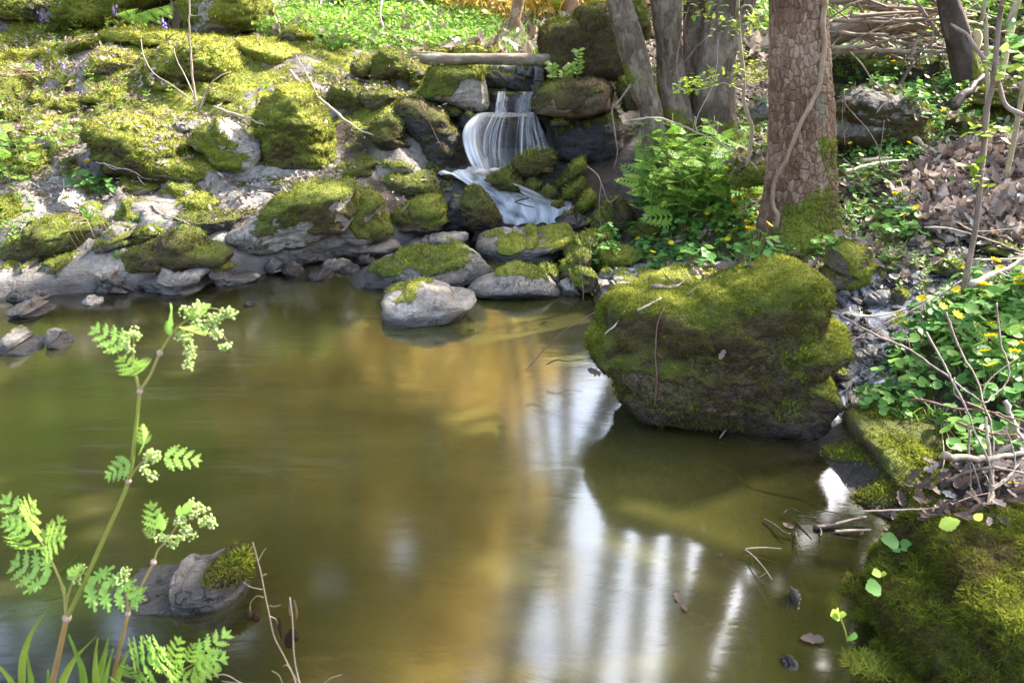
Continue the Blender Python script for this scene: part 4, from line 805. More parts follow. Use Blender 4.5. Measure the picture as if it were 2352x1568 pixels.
# stones and pebbles of the little stream at the right
SR = dict(cat='stone', name='stream_stone', cuts=7, n=2.8, sub=4)
for o_, lab, m_, rk_, wt_ in [
    (((1355, 1375), (1375, 1345), (1420, 1328), (1520, 1318), (1565, 1350), (1500, 1395), (1400, 1408)), 'broad grey-green stone in the stream right of the upright block', .2, 'rock_grey', .3),
    (((1475, 1300), (1500, 1270), (1540, 1253), (1612, 1268), (1615, 1315), (1530, 1320)), 'flat-topped grey stone at the head of the stream', .1, 'rock_grey', .3),
    (((1605, 1240), (1640, 1205), (1662, 1188), (1735, 1210), (1705, 1258)), 'rounded stone at the head of the stream by the leaf litter', .2, 'rock_grey', .2),
    (((1655, 1290), (1690, 1265), (1722, 1253), (1782, 1270), (1765, 1308), (1700, 1312)), 'small flat slate stone at the head of the stream', .1, 'rock_grey', .2),
    (((1725, 1305), (1770, 1280), (1835, 1268), (1950, 1288), (1995, 1312), (1905, 1345), (1785, 1338)), 'long flat slate-grey stone behind the sapling stem', .05, 'rock_grey', .2),
    (((1625, 1390), (1650, 1355), (1695, 1328), (1790, 1350), (1808, 1402), (1705, 1418)), 'brown stone just left of the sapling foot', .3, 'rock_brown', .2),
    (((1875, 1280), (1910, 1255), (1962, 1238), (2062, 1270), (2065, 1315), (1965, 1318)), 'dark mossy stone behind the cut branch', .5, 'rock_dark', .3),
    (((1395, 1540), (1405, 1500), (1442, 1468), (1492, 1500), (1486, 1565), (1410, 1572)), 'rounded brown stone below the violet flowers', .25, 'rock_brown', .4),
    (((1270, 1540), (1300, 1500), (1370, 1490), (1400, 1530), (1370, 1575), (1290, 1575)), 'grey stone in the stream below the upright block', .05, 'rock_grey', .5),
    (((1340, 1450), (1370, 1410), (1420, 1405), (1450, 1440), (1410, 1475), (1360, 1480)), 'wet glistening stone right below the upright block', .05, 'rock_dark', .8)]:
    rock(cr('c3', *o_), lab, m=m_, rk=rk_, T=None, wet=wt_, tone=.45, **SR)
for o_, lab, m_, rk_, wt_ in [
    (((160, 800), (175, 760), (220, 735), (275, 728), (305, 775), (280, 812), (200, 812)), 'large angular dark stone in the middle of the stream', .05, 'rock_grey', .5),
    (((50, 840), (60, 820), (110, 830), (165, 870), (150, 900), (90, 885)), 'grey-green flat stone against the largest boulder', .15, 'rock_grey', .4),
    (((300, 960), (320, 925), (360, 910), (405, 945), (400, 985), (330, 990)), 'round dark stone at the lower end of the pebbles', .0, 'rock_dark', .5),
    (((365, 765), (380, 720), (470, 700), (505, 720), (480, 775), (420, 785)), 'flat dark stone in front of the stinging leaves', .0, 'rock_dark', .4),
    (((880, 1560), (900, 1490), (960, 1470), (1050, 1480), (1100, 1560), (1000, 1600), (900, 1600)), 'smooth grey stone under the twigs at the right edge', .05, 'rock_grey', .3),
    (((200, 710), (230, 695), (320, 700), (310, 725), (230, 735)), 'thin flat stone in the stream under a fallen twig', .0, 'rock_dark', .5)]:
    rock(cr('c11', *o_), lab, m=m_, rk=rk_, wet=wt_, tone=.45, **SR)
rock(cr('c5', (1612, 445), (1640, 410), (1680, 388), (1750, 378), (1778, 410), (1730, 450), (1640, 465)), 'bright green cushion of moss on a stone in the stream', name='mossy_stone', cat='mossy stone', m=1.2, tone=.62, rk='rock_dark', T=.07, blades=2.0)
rock(cr('c3', (1520, 1258), (1550, 1232), (1600, 1232), (1622, 1255), (1570, 1270)), 'bright mossy pebble at the head of the stream', name='mossy_stone', cat='mossy stone', m=1.2, tone=.66, rk='rock_dark', T=.06, sub=4)
rock(cr('c3', (1840, 1480), (1900, 1430), (1990, 1440), (2010, 1490), (1930, 1510)), 'mossy clod below the cut end of the branch', name='mossy_stone', cat='mossy stone', m=.9, tone=.6, rk='rock_brown', T=.09, sub=4, yf=2.55)
# pebbles: one small thing each, on the bed of the stream
_pt = []
for k in range(6):
    d, tri = ico(3); r = np.random.default_rng(900 + k); v = d * [1, .8, .55]
    for _ in range(6):
        q = r.normal(size=3); q /= np.linalg.norm(q); e = v @ q; v = v - q * (np.maximum(0, e - r.uniform(.6, .9) * e.max()) * .9)[:, None]
    v = v * (1 + .12 * fbm(v * 1.3 + k * 7, 3, k))[:, None]; _pt.append((v, tri))
_pm = []
for k, (v, tri) in enumerate(_pt):
    for wt in (.25, .7):
        g = Geo(); g.add(v, tri, None, moss=0, tone=.4, wet=wt); o = g.build('pebble', M['rock_grey' if k % 2 else 'rock_dark']); _pm.append(o.data); bpy.data.objects.remove(o)
STREAM = [np.array([at_z(u, v, z)[:2] for u, v, z in q]) for q in [
    [(1905, 700, .13), (1960, 620, .2), (2150, 590, .24), (2352, 560, .27), (2352, 640, .24), (2180, 700, .16), (2110, 780, .1), (2060, 900, .06), (1990, 960, .03), (1910, 960, .02), (1900, 830, .05)]]][0]
_n = 0; r = np.random.default_rng(5); _taken = []
while _n < 190:
    x, y = r.uniform(STREAM[:, 0].min(), STREAM[:, 0].max()), r.uniform(STREAM[:, 1].min(), STREAM[:, 1].max())
    if poly_sd(np.array([x]), np.array([y]), STREAM)[0] < -.02: continue
    s = r.uniform(.010, .026) * (1.5 if r.random() < .14 else 1)
    if any((x - a) ** 2 + (y - b) ** 2 < (.7 * (s + c)) ** 2 for a, b, c in _taken): continue
    _taken.append((x, y, s)); _n += 1
    o = bpy.data.objects.new('pebble', _pm[r.integers(len(_pm))]); COL.objects.link(o)
    o.location = (x, y, float(hgt(x, y)) + s * .2); o.scale = (s * r.uniform(.9, 1.4), s, s * r.uniform(.8, 1.2)); o.rotation_euler = (r.normal(0, .2), r.normal(0, .2), r.uniform(0, 6.28))
    tag(o, 'dark wet pebble lying in the trickling stream right of the largest boulder', 'pebble', 'pebbles in the stream')
# ================================================================== WATER
def mat_water():
    m, n, out = newmat('water'); pos = wpos(n)
    flow = mapping(n, pos, (1.2, 5.5, 1), (0, 0, .35))
    st = noise_(n, 1.6, 5, .6, flow, .8)
    dep = attr(n, 'depth')
    rg = math_(n, 'ADD', attr(n, 'rgh'), math_(n, 'MULTIPLY', math_(n, 'SUBTRACT', st, .5), .10))
    nrm = bump(n, math_(n, 'MULTIPLY', math_(n, 'ADD', st, math_(n, 'MULTIPLY', noise_(n, 7, 3, .5, flow), .2)), attr(n, 'rgh')), .25, .02)
    murkc = ramp(n, noise_(n, 2.2, 4, .5, mapping(n, pos, (1, 1.6, 1), (0, 0, .3)), .5), [(.3, (.046, .046, .012)), (.7, (.088, .084, .022))])
    murk = N(n, 'ShaderNodeBsdfDiffuse', {'Color': murkc})
    clear = N(n, 'ShaderNodeBsdfTransparent', {'Color': (.80, .68, .42, 1)})
    body = N(n, 'ShaderNodeMixShader', {0: dep, 1: clear.outputs[0], 2: murk.outputs[0]})
    gl = N(n, 'ShaderNodeBsdfGlossy', {'Color': (1, 1, 1, 1), 'Roughness': rg, 'Normal': nrm})
    fr = N(n, 'ShaderNodeFresnel', {'IOR': 2.6})
    mx = N(n, 'ShaderNodeMixShader', {0: fr.outputs[0], 1: body.outputs[0], 2: gl.outputs[0]})
    # thin threads of foam drifting with the current
    th = N(n, 'ShaderNodeTexNoise', {'Scale': 2.2, 'Detail': 2.0, 'Distortion': .5, 'Vector': mapping(n, pos, (.5, 9, 1), (0, 0, .42))}).outputs['Fac']
    ln = ramp(n, math_(n, 'ABSOLUTE', math_(n, 'SUBTRACT', th, .56)), [(0, (1, 1, 1)), (.03, (0, 0, 0))])
    fo = math_(n, 'MULTIPLY', ln, math_(n, 'MULTIPLY', attr(n, 'foam'), ramp(n, noise_(n, 1.4, 3, .5, pos), [(.45, (0, 0, 0)), (.7, (1, 1, 1))])))
    white = N(n, 'ShaderNodeBsdfDiffuse', {'Color': (.7, .7, .66, 1)})
    mx2 = N(n, 'ShaderNodeMixShader', {0: math_(n, 'MULTIPLY', fo, .045), 1: mx.outputs[0], 2: white.outputs[0]})
    n.links.new(mx2.outputs[0], out.inputs[0]); return m
M['water'] = mat_water()
wx, wy = np.meshgrid(np.arange(-4.0, 1.9, .035), np.arange(.55, 4.75, .035))
wd = np.maximum(0, -hgt(wx, wy))
depth = 1 - np.exp(-wd * 5.0)
calm = sstep(.15, .55, wx) * sstep(2.6, 2.0, wy)
rgh = .115 - .045 * calm
foam = sstep(.1, -.6, wx) * sstep(1.4, 1.9, wy)
k_ = wx.shape[1]; i_ = (np.arange(wx.shape[0] - 1)[:, None] * k_ + np.arange(k_ - 1)[None]).ravel()
g = Geo(); g.add(np.stack([wx, wy, wx * 0], -1), None, np.stack([i_, i_ + 1, i_ + k_ + 1, i_ + k_], -1), depth=depth.ravel() * .92, rgh=rgh.ravel(), foam=foam.ravel())
tag(g.build('pool_water', M['water']), kind='structure')

def mat_fall():
    m, n, out = newmat('falling_water')
    vec = N(n, 'ShaderNodeCombineXYZ', {0: attr(n, 'su'), 1: attr(n, 'sv'), 2: 0.0}).outputs[0]
    s1 = noise_(n, 1.0, 4, .6, mapping(n, vec, (9, 1.2, 1)), .6); s2 = noise_(n, 1.0, 3, .6, mapping(n, vec, (20, 1.6, 1)), .5)
    s = ramp(n, math_(n, 'ADD', math_(n, 'MULTIPLY', s1, .72), math_(n, 'MULTIPLY', s2, .28)), [(.32, (0, 0, 0)), (.72, (1, 1, 1))])
    de = attr(n, 'dens')
    s = math_(n, 'MAXIMUM', s, attr(n, 'flat'))
    a = math_(n, 'ADD', math_(n, 'MULTIPLY', math_(n, 'POWER', de, 2.0), .46), math_(n, 'MULTIPLY', math_(n, 'MULTIPLY', s, de), .9), clamp=True)
    d = N(n, 'ShaderNodeBsdfDiffuse', {'Color': (.90, .91, .94, 1)}); t = N(n, 'ShaderNodeBsdfTranslucent', {'Color': (.78, .80, .86, 1)})
    gl = N(n, 'ShaderNodeBsdfGlossy', {'Roughness': .25})
    w1 = N(n, 'ShaderNodeMixShader', {0: .4, 1: d.outputs[0], 2: t.outputs[0]}); w2 = N(n, 'ShaderNodeMixShader', {0: .08, 1: w1.outputs[0], 2: gl.outputs[0]})
    tr = N(n, 'ShaderNodeBsdfTransparent', {'Color': (.95, .93, .9, 1)})
    mx = N(n, 'ShaderNodeMixShader', {0: a, 1: tr.outputs[0], 2: w2.outputs[0]})
    n.links.new(mx.outputs[0], out.inputs[0]); return m
M['fall'] = mat_fall()
def sheet(g, cols, dens, nu=90, nv=60, wob=.006, ends=(.0, .0), seed=1, su0=0, dn=None, conform=False):
    """a veil of water through columns of points (lip to foot)"""
    cs = np.array([smooth_path(c, nv) for c in cols]); k = np.linspace(0, len(cols) - 1, nu)
    rows = np.array([smooth_path(cs[:, j], nu) for j in range(nv)])           # nv, nu, 3
    dd = np.interp(k, np.arange(len(cols)), dens)[None].repeat(nv, 0)
    vv = np.linspace(0, 1, nv)[:, None].repeat(nu, 1); uu = np.linspace(0, 1, nu)[None].repeat(nv, 0)
    if ends[0]: dd = dd * sstep(0, ends[0], vv)
    if ends[1]: dd = dd * sstep(1, 1 - ends[1], vv)
    dd = dd * np.minimum(1, sstep(0, .09, uu)) * sstep(1, .91, uu)
    if dn is not None: dd = np.clip(dd * (1 + dn * fbm(np.stack([uu * 7, vv * 7, uu * 0], -1), 4, seed)), 0, 1)
    rows[..., 1] += wob * fbm(np.stack([uu * 14, vv * 2, uu * 0], -1), 3, seed); rows[..., 2] += wob * fbm(np.stack([uu * 9, vv * 5, uu * 0 + 4], -1), 3, seed)
    if conform: rows[..., 2] = np.maximum(rows[..., 2], hgt(rows[..., 0], rows[..., 1]) + .012 + .008 * fbm(np.stack([uu * 6, vv * 9, uu * 0], -1), 3, seed + 9))
    i = (np.arange(nv - 1)[:, None] * nu + np.arange(nu - 1)[None]).ravel()
    g.add(rows, None, np.stack([i, i + 1, i + nu + 1, i + nu], -1), dens=dd.ravel(), su=uu.ravel() + su0, sv=vv.ravel())
def strands(g, cols, where, nv=50, seed=1, out=.012):
    r_ = np.random.default_rng(seed); cs = np.array([smooth_path(c, nv) for c in cols]); K = np.arange(len(cols)); vv = np.linspace(0, 1, nv)
    for u0, w_, de in where:
        nu = 9; us = np.clip(u0 + np.linspace(-w_, w_, nu), 0, 1) * (len(cols) - 1); f = np.linspace(-1, 1, nu)
        rows = np.stack([np.stack([np.interp(us, K, cs[:, j, c]) for c in range(3)], -1) for j in range(nv)])
        rows[..., 1] -= out * (1 - f ** 2)[None] * sstep(0, .2, vv)[:, None] + .004 + .004 * r_.random()
        rows[..., 0] += (.009 * np.sin(vv * r_.uniform(3, 9) + r_.random() * 6) * r_.random() * vv)[:, None]
        d_ = de * (1 - f ** 2)[None] ** 1.6 * sstep(1.02, r_.uniform(.55, .99), vv)[:, None] * (.75 + .25 * fbm(np.stack([vv * 4, vv * 0 + u0 * 40, vv * 0], -1), 2, seed))[:, None]
        i = (np.arange(nv - 1)[:, None] * nu + np.arange(nu - 1)[None]).ravel()
        g.add(rows, None, np.stack([i, i + 1, i + nu + 1, i + nu], -1), dens=np.clip(d_, 0, 1).ravel(), su=np.full(nv * nu, u0 * 3 + .5), sv=np.repeat(vv, nu) * .3, flat=.62)
def wf(pts, y0, y1, bow=0.0):
    q = cr('c2', *pts); t = np.linspace(0, 1, len(pts)); return at_y(q[:, 0], q[:, 1], y0 + (y1 - y0) * t - bow * np.sin(t * np.pi))
g = Geo()
LOWER = [wf(c, 4.97, 4.62, .03) for c in [
    [(870, 578), (850, 594), (806, 640), (794, 700), (815, 790), (862, 884)], [(895, 576), (880, 592), (848, 660), (850, 760), (895, 886)],
    [(940, 576), (932, 592), (893, 680), (893, 780), (932, 888)], [(985, 577), (982, 593), (950, 680), (942, 790), (964, 878)],
    [(1025, 577), (1022, 593), (1003, 680), (996, 780), (1003, 862)], [(1065, 577), (1060, 593), (1052, 680), (1048, 770), (1046, 835)],
    [(1105, 577), (1102, 593), (1096, 660), (1090, 740), (1084, 805)], [(1150, 577), (1152, 593), (1147, 660), (1160, 740), (1166, 792)],
    [(1172, 580), (1180, 600), (1204, 660), (1232, 740), (1256, 800)]]]
sheet(g, LOWER, [.75, .85, .26, .24, .10, .02, .12, .18, .12], 140, 70, .008, seed=3)
strands(g, LOWER, [(.03, .06, 1.0), (.09, .07, 1.0), (.15, .05, .7), (.20, .02, .5), (.225, .05, .35), (.285, .018, .6), (.30, .05, .3), (.345, .012, .55), (.395, .035, .45), (.41, .010, .6), (.455, .02, .5), (.49, .008, .4), (.545, .01, .22), (.69, .012, .4), (.745, .045, .45), (.755, .014, .7), (.805, .012, .55), (.83, .04, .4), (.87, .010, .65), (.905, .022, .5), (.955, .012, .6), (.975, .03, .35)], 60, 4)
UPPER = [wf(c, 5.14, 4.98, 0) for c in [[(972, 468), (965, 520), (955, 586)], [(1012, 470), (1006, 520), (1012, 586)], [(1036, 474), (1040, 530), (1042, 586)],
      [(1085, 474), (1082, 530), (1082, 586)], [(1106, 470), (1099, 520), (1096, 586)], [(1132, 472), (1128, 520), (1122, 586)], [(1174, 468), (1152, 520), (1134, 586)]]]
sheet(g, UPPER, [.6, .6, .1, .08, .5, .35, .5], 80, 40, .006, seed=8, su0=3)
strands(g, UPPER, [(.03, .04, .9), (.10, .03, .7), (.16, .02, .8), (.22, .012, .5), (.66, .02, .9), (.72, .015, .6), (.78, .02, .5), (.86, .02, .6), (.95, .03, .8)], 40, 6, .006)
# the thin tongue of water on the ledge between the two steps
sheet(g, [np.array([at_y(*cr('c2', a)[0], ya), at_y(*cr('c2', b_)[0], yb)]) for a, b_, ya, yb in [((870, 574), (856, 592), 5.0, 4.90), ((960, 575), (960, 596), 5.0, 4.90), ((1060, 576), (1062, 597), 5.0, 4.90), ((1172, 574), (1176, 598), 5.0, 4.90)]], [.9, .7, .6, .7], 60, 10, .003, seed=12)
r = np.random.default_rng(31)
for k in range(16):
    c = at_y(*cr('c2', (r.uniform(850, 1010), r.uniform(868, 900)))[0], 4.62 + r.uniform(-.05, .05)); w_, h_ = r.uniform(.03, .08), r.uniform(.008, .025)
    uu, vv = np.meshgrid(np.linspace(-1, 1, 11), np.linspace(-1, 1, 9)); q = np.clip(1 - uu ** 2 - vv ** 2, 0, 1)
    i = (np.arange(8)[:, None] * 11 + np.arange(10)[None]).ravel()
    g.add(np.stack([c[0] + uu * w_, c[1] + vv * w_ * .7, c[2] + h_ * q], -1), None, np.stack([i, i + 1, i + 12, i + 11], -1), dens=(q ** 1.2 * .8).ravel(), su=r.random() * 5, sv=uu.ravel() * .4, flat=.62)
tag(g.build('waterfall', M['fall']), 'silky white waterfall dropping in two steps between mossy boulders', 'waterfall', kind='structure')
g = Geo()
_rows = [[(1000, 408, .262), (1055, 404, .26), (1090, 396, .26), (1128, 388, .262)], [(1040, 420, .235), (1080, 418, .23), (1110, 418, .23), (1140, 418, .24)], [(1085, 445, .18), (1120, 438, .18), (1160, 440, .18), (1205, 443, .2)],
         [(1115, 470, .12), (1150, 465, .125), (1200, 462, .13), (1262, 466, .14)], [(1135, 498, .05), (1180, 492, .06), (1240, 486, .075), (1312, 484, .09)], [(1150, 524, .0), (1200, 526, -.0), (1250, 526, .0), (1320, 522, .005)]]
cols = np.array([np.array([at_z(u, v, z) for u, v, z in r_]) + [0, 0, .03] for r_ in _rows]).transpose(1, 0, 2)
sheet(g, list(cols), [.95, 1.0, 1.0, .9], 90, 90, .012, (.0, 0), 21, 7, dn=.6, conform=True)
tag(g.build('cascade_water', M['fall']), 'foaming white water running from the waterfall into the pool', 'cascade', kind='structure')
# the trickle on the right
def mat_stream():
    m, n, out = newmat('stream_water'); pos = wpos(n)
    h = noise_(n, 16, 4, .6, pos, .6)
    gl = N(n, 'ShaderNodeBsdfGlossy', {'Roughness': .12, 'Normal': bump(n, h, .5, .03)}); tr = N(n, 'ShaderNodeBsdfTransparent', {'Color': (.72, .68, .62, 1)})
    mx = N(n, 'ShaderNodeMixShader', {0: N(n, 'ShaderNodeFresnel', {'IOR': 1.5, 'Normal': bump(n, h, .5, .03)}).outputs[0], 1: tr.outputs[0], 2: gl.outputs[0]})
    wh = N(n, 'ShaderNodeBsdfDiffuse', {'Color': (.62, .66, .78, 1)})
    f = math_(n, 'MULTIPLY', attr(n, 'foam'), ramp(n, noise_(n, 9, 4, .65, mapping(n, pos, (1.6, .7, 1), (0, 0, .4)), 1.0), [(.42, (0, 0, 0)), (.68, (1, 1, 1))]))
    mx2 = N(n, 'ShaderNodeMixShader', {0: f, 1: mx.outputs[0], 2: wh.outputs[0]})
    n.links.new(mx2.outputs[0], out.inputs[0]); return m
M['stream'] = mat_stream()
g = Geo()
bx0, by0 = STREAM.min(0) - .1; bx1, by1 = STREAM.max(0) + .1
sx, sy = np.meshgrid(np.arange(bx0, bx1, .03), np.arange(by0, by1, .03))
ssd = poly_sd(sx, sy, STREAM)
_k = np.ones(5) / 5
sz = hgt(sx, sy)
for _ in range(2): sz = np.apply_along_axis(lambda a: np.convolve(np.pad(a, 2, 'edge'), _k, 'valid'), 0, np.apply_along_axis(lambda a: np.convolve(np.pad(a, 2, 'edge'), _k, 'valid'), 1, sz))
sz = np.maximum(sz, 0.002) + np.where(ssd > -.02, .009, -.05) + .004 * fbm(np.stack([sx, sy, sx * 0], -1) * 9, 3, 3)
pa, pb = at_z(1945, 935, .03)[:2], at_z(2290, 545, .25)[:2]; pc = at_z(2075, 720, .15)[:2]
fo = .9 * np.exp(-((sx - pa[0]) ** 2 + (sy - pa[1]) ** 2) / .18 ** 2) + .9 * np.exp(-((sx - pb[0]) ** 2 + (sy - pb[1]) ** 2) / .16 ** 2) + .35 * np.exp(-((sx - pc[0]) ** 2 + (sy - pc[1]) ** 2) / .3 ** 2)
k_ = sx.shape[1]; i_ = (np.arange(sx.shape[0] - 1)[:, None] * k_ + np.arange(k_ - 1)[None])
ok = (ssd[:-1, :-1] > -.06).ravel(); i_ = i_.ravel()[ok]
g.add(np.stack([sx, sy, sz], -1), None, np.stack([i_, i_ + 1, i_ + k_ + 1, i_ + k_], -1), foam=np.clip(fo, 0, 1).ravel())
tag(g.build('stream_water', M['stream']), kind='structure')

# ================================================================== TREES
M['bark_plates'] = mat_bark('plated_bark', [(.22, (.062, .031, .019)), (.5, (.145, .083, .052)), (.8, (.29, .205, .148))], lich=.35)
M['bark_alder'] = mat_bark('alder_bark', [(.25, (.045, .032, .022)), (.5, (.10, .073, .052)), (.75, (.19, .15, .115))], lich=.45)
M['bark_smooth'] = mat_bark('smooth_bark', [(.2, (.12, .075, .045)), (.5, (.22, .14, .085)), (.8, (.36, .25, .16))], lich=.15)
M['bark_dark'] = mat_bark('dark_bark', [(.25, (.03, .021, .018)), (.5, (.065, .045, .038)), (.8, (.13, .095, .08))], lich=.15)
M['spring_leaf'] = mat_leaf('spring_leaf', [(0, (.10, .17, .018)), (.5, (.20, .27, .03)), (1, (.34, .36, .05))], .5)
M['gold_leaf'] = mat_leaf('golden_leaf', [(0, (.34, .24, .04)), (.5, (.60, .46, .14)), (1, (.66, .45, .20))], .65)
M['lime_far'] = mat_leaf('yellow_green_leaf', [(0, (.22, .24, .03)), (.5, (.42, .38, .06)), (1, (.58, .46, .09))], .65)
M['dark_leaf'] = mat_leaf('dark_green_leaf', [(0, (.025, .05, .010)), (.5, (.055, .09, .015)), (1, (.11, .14, .022))], .35)
def bark_tube(g, pts, rad, ns, cw=.035, ch=.05, depth=.006, seed=0, flare=0.0, fz=.15, moss=None, lobes=5, twist=0.0, tone=.5):
    """trunk with raised bark plates; returns verts and triangles"""
    pts = np.asarray(pts, float); n = len(pts); rad = np.asarray(rad, float)
    T = np.gradient(pts, axis=0); T /= np.linalg.norm(T, axis=1)[:, None]
    X = np.array([1.0, 0, 0]); xs = []
    for k in range(n):
        X = X - T[k] * (X @ T[k]); X /= np.linalg.norm(X); xs.append(X)
    xs = np.array(xs); ys = np.cross(T, xs)
    a = np.arange(ns) / ns * 2 * np.pi
    al = np.r_[0, np.cumsum(np.linalg.norm(np.diff(pts, axis=0), axis=1))]
    A, L = np.meshgrid(a, al); R = rad[:, None].repeat(ns, 1)
    per = max(6, int(round(2 * np.pi * rad[len(rad) // 4] / cw)))
    wob = .25 * fbm(np.stack([np.cos(A) * 2, np.sin(A) * 2, L * 9], -1), 3, seed)
    wx_ = .6 * fbm(np.stack([np.cos(A) * 2.2, np.sin(A) * 2.2, L * 14 + 5], -1), 3, seed + 1)
    xx = (A / (2 * np.pi) * per + .9 * wx_ * sstep(0, .3, A) * sstep(6.283, 5.98, A)) % per; yy = L / ch + wob * 1.3
    f1, f2, cid = worley2(xx, yy, seed, per)
    g1, g2, gid = worley2(xx * 2, yy * 1.7, seed + 50, per * 2)
    e = np.minimum(f2 - f1, .10 + .9 * (g2 - g1)); up = sstep(.0, .22, e); cid = .65 * cid + .35 * gid
    big = fbm(np.stack([np.cos(A), np.sin(A), L * 1.6 / max(rad.mean() * 8, .1)], -1) * 1.3, 3, seed + 3)
    R = R * (1 + .09 * big)
    if flare: R = R * (1 + flare * np.exp(-L / fz) * (.62 + .5 * np.cos(lobes * A + seed) * (.6 + .4 * np.sin(2 * A + 1)) + .3 * big))
    R = R + depth * (up - .5 + 1.0 * (cid - .5) * up)
    ring = xs[:, None] * np.cos(A)[..., None] + ys[:, None] * np.sin(A)[..., None]
    v = pts[:, None] + ring * R[..., None]
    i = np.arange(n - 1)[:, None] * ns; j = np.arange(ns)[None]; j2 = (j + 1) % ns
    q = np.stack([i + j, i + j2, i + ns + j2, i + ns + j], -1).reshape(-1, 4)
    v = v.reshape(-1, 3); mo = moss(v, L.ravel(), A.ravel()) if moss else np.zeros(len(v))
    crack = (1 - sstep(.0, .09, e)).ravel() * .42
    tn = np.clip(tone + .25 * fbm(v * 7, 3, seed + 8), 0, 1)
    g.add(v, None, q, crack=crack * (1 - np.clip(mo, 0, 1)), plate=.12 + .75 * cid.ravel() + .3 * fbm(v * 5, 3, seed + 6), moss=mo, tone=tn)
    return v, np.vstack([q[:, :3], q[:, [0, 2, 3]]]), mo, tn
def lean_path(uv, y, w, top, n, wtop, n2=14, y2=None):
    """axis through picture points at depth y, then on to the point top above the frame; radii from widths"""
    q = np.array(uv, float); yy = np.linspace(y, y2 if y2 else y, len(q)); p = at_y(q[:, 0], q[:, 1], yy); dep = proj(p)[2]
    r_ = np.array(w, float) / 2 / F * dep
    k = np.r_[0, np.cumsum(np.linalg.norm(np.diff(p, axis=0), axis=1))]
    P1 = smooth_path(p, n); R1 = np.interp(np.linspace(0, k[-1], n), k, r_)
    d = P1[-1] - P1[-4]; d /= np.linalg.norm(d); top = np.asarray(top, float); L = np.linalg.norm(top - P1[-1])
    t = np.linspace(0, 1, n2 + 1)[1:, None]
    P2 = (1 - t) ** 2 * P1[-1] + 2 * t * (1 - t) * (P1[-1] + d * L * .4) + t * t * top
    return np.vstack([P1, P2]), np.r_[R1, R1[-1] + (wtop - R1[-1]) * t[:, 0]]
CARD = np.array([(-.5, 0, 0), (0, -.32, .06), (.5, 0, 0), (0, .32, .06)]); CARDF = np.array([(0, 1, 2, 3)])
def crown(parent, centre, rad, count, size, mat, seed, clumps=26, name='crown'):
    r_ = np.random.default_rng(seed); cc = r_.normal(0, .45, (clumps, 3)) * rad + centre
    cc += (r_.random((clumps, 1)) < 0) * 0
    k = r_.integers(clumps, size=count); cr_ = r_.uniform(.12, .3, clumps) * np.mean(rad)
    d = r_.normal(size=(count, 3)); d /= np.linalg.norm(d, axis=1)[:, None]
    pos = cc[k] + d * (cr_[k] * r_.random(count) ** .45)[:, None] * [1, 1, .7]
    g = Geo(); nrm = d * .5 + r_.normal(0, .6, (count, 3)) + [0, 0, .5]
    scatter(g, CARD, CARDF, pos, frames(nrm, r_.random(count) * 6.28), size * r_.uniform(.6, 1.4, count), rnd=np.clip(r_.normal(.5, .22, count) + .2 * (r_.random(clumps)[k] - .5), 0, 1))
    o = g.build(name, mat, parent, smooth=False)
    return cc
def limbs(g, top, cc, r0, seed, trunk_pts=None):
    r_ = np.random.default_rng(seed)
    for c in cc:
        s = top if trunk_pts is None else trunk_pts[r_.integers(len(trunk_pts) // 2, len(trunk_pts))]
        mid = (s + c) / 2 + r_.normal(0, .12, 3) + [0, 0, .1]
        tube(g, smooth_path([s, mid, c], 7), np.linspace(r0 * .5, r0 * .08, 7), 5, crack=0, plate=.4, moss=0, tone=.5)
def tops(p, f=.0):
    return p[int(len(p) * f):]

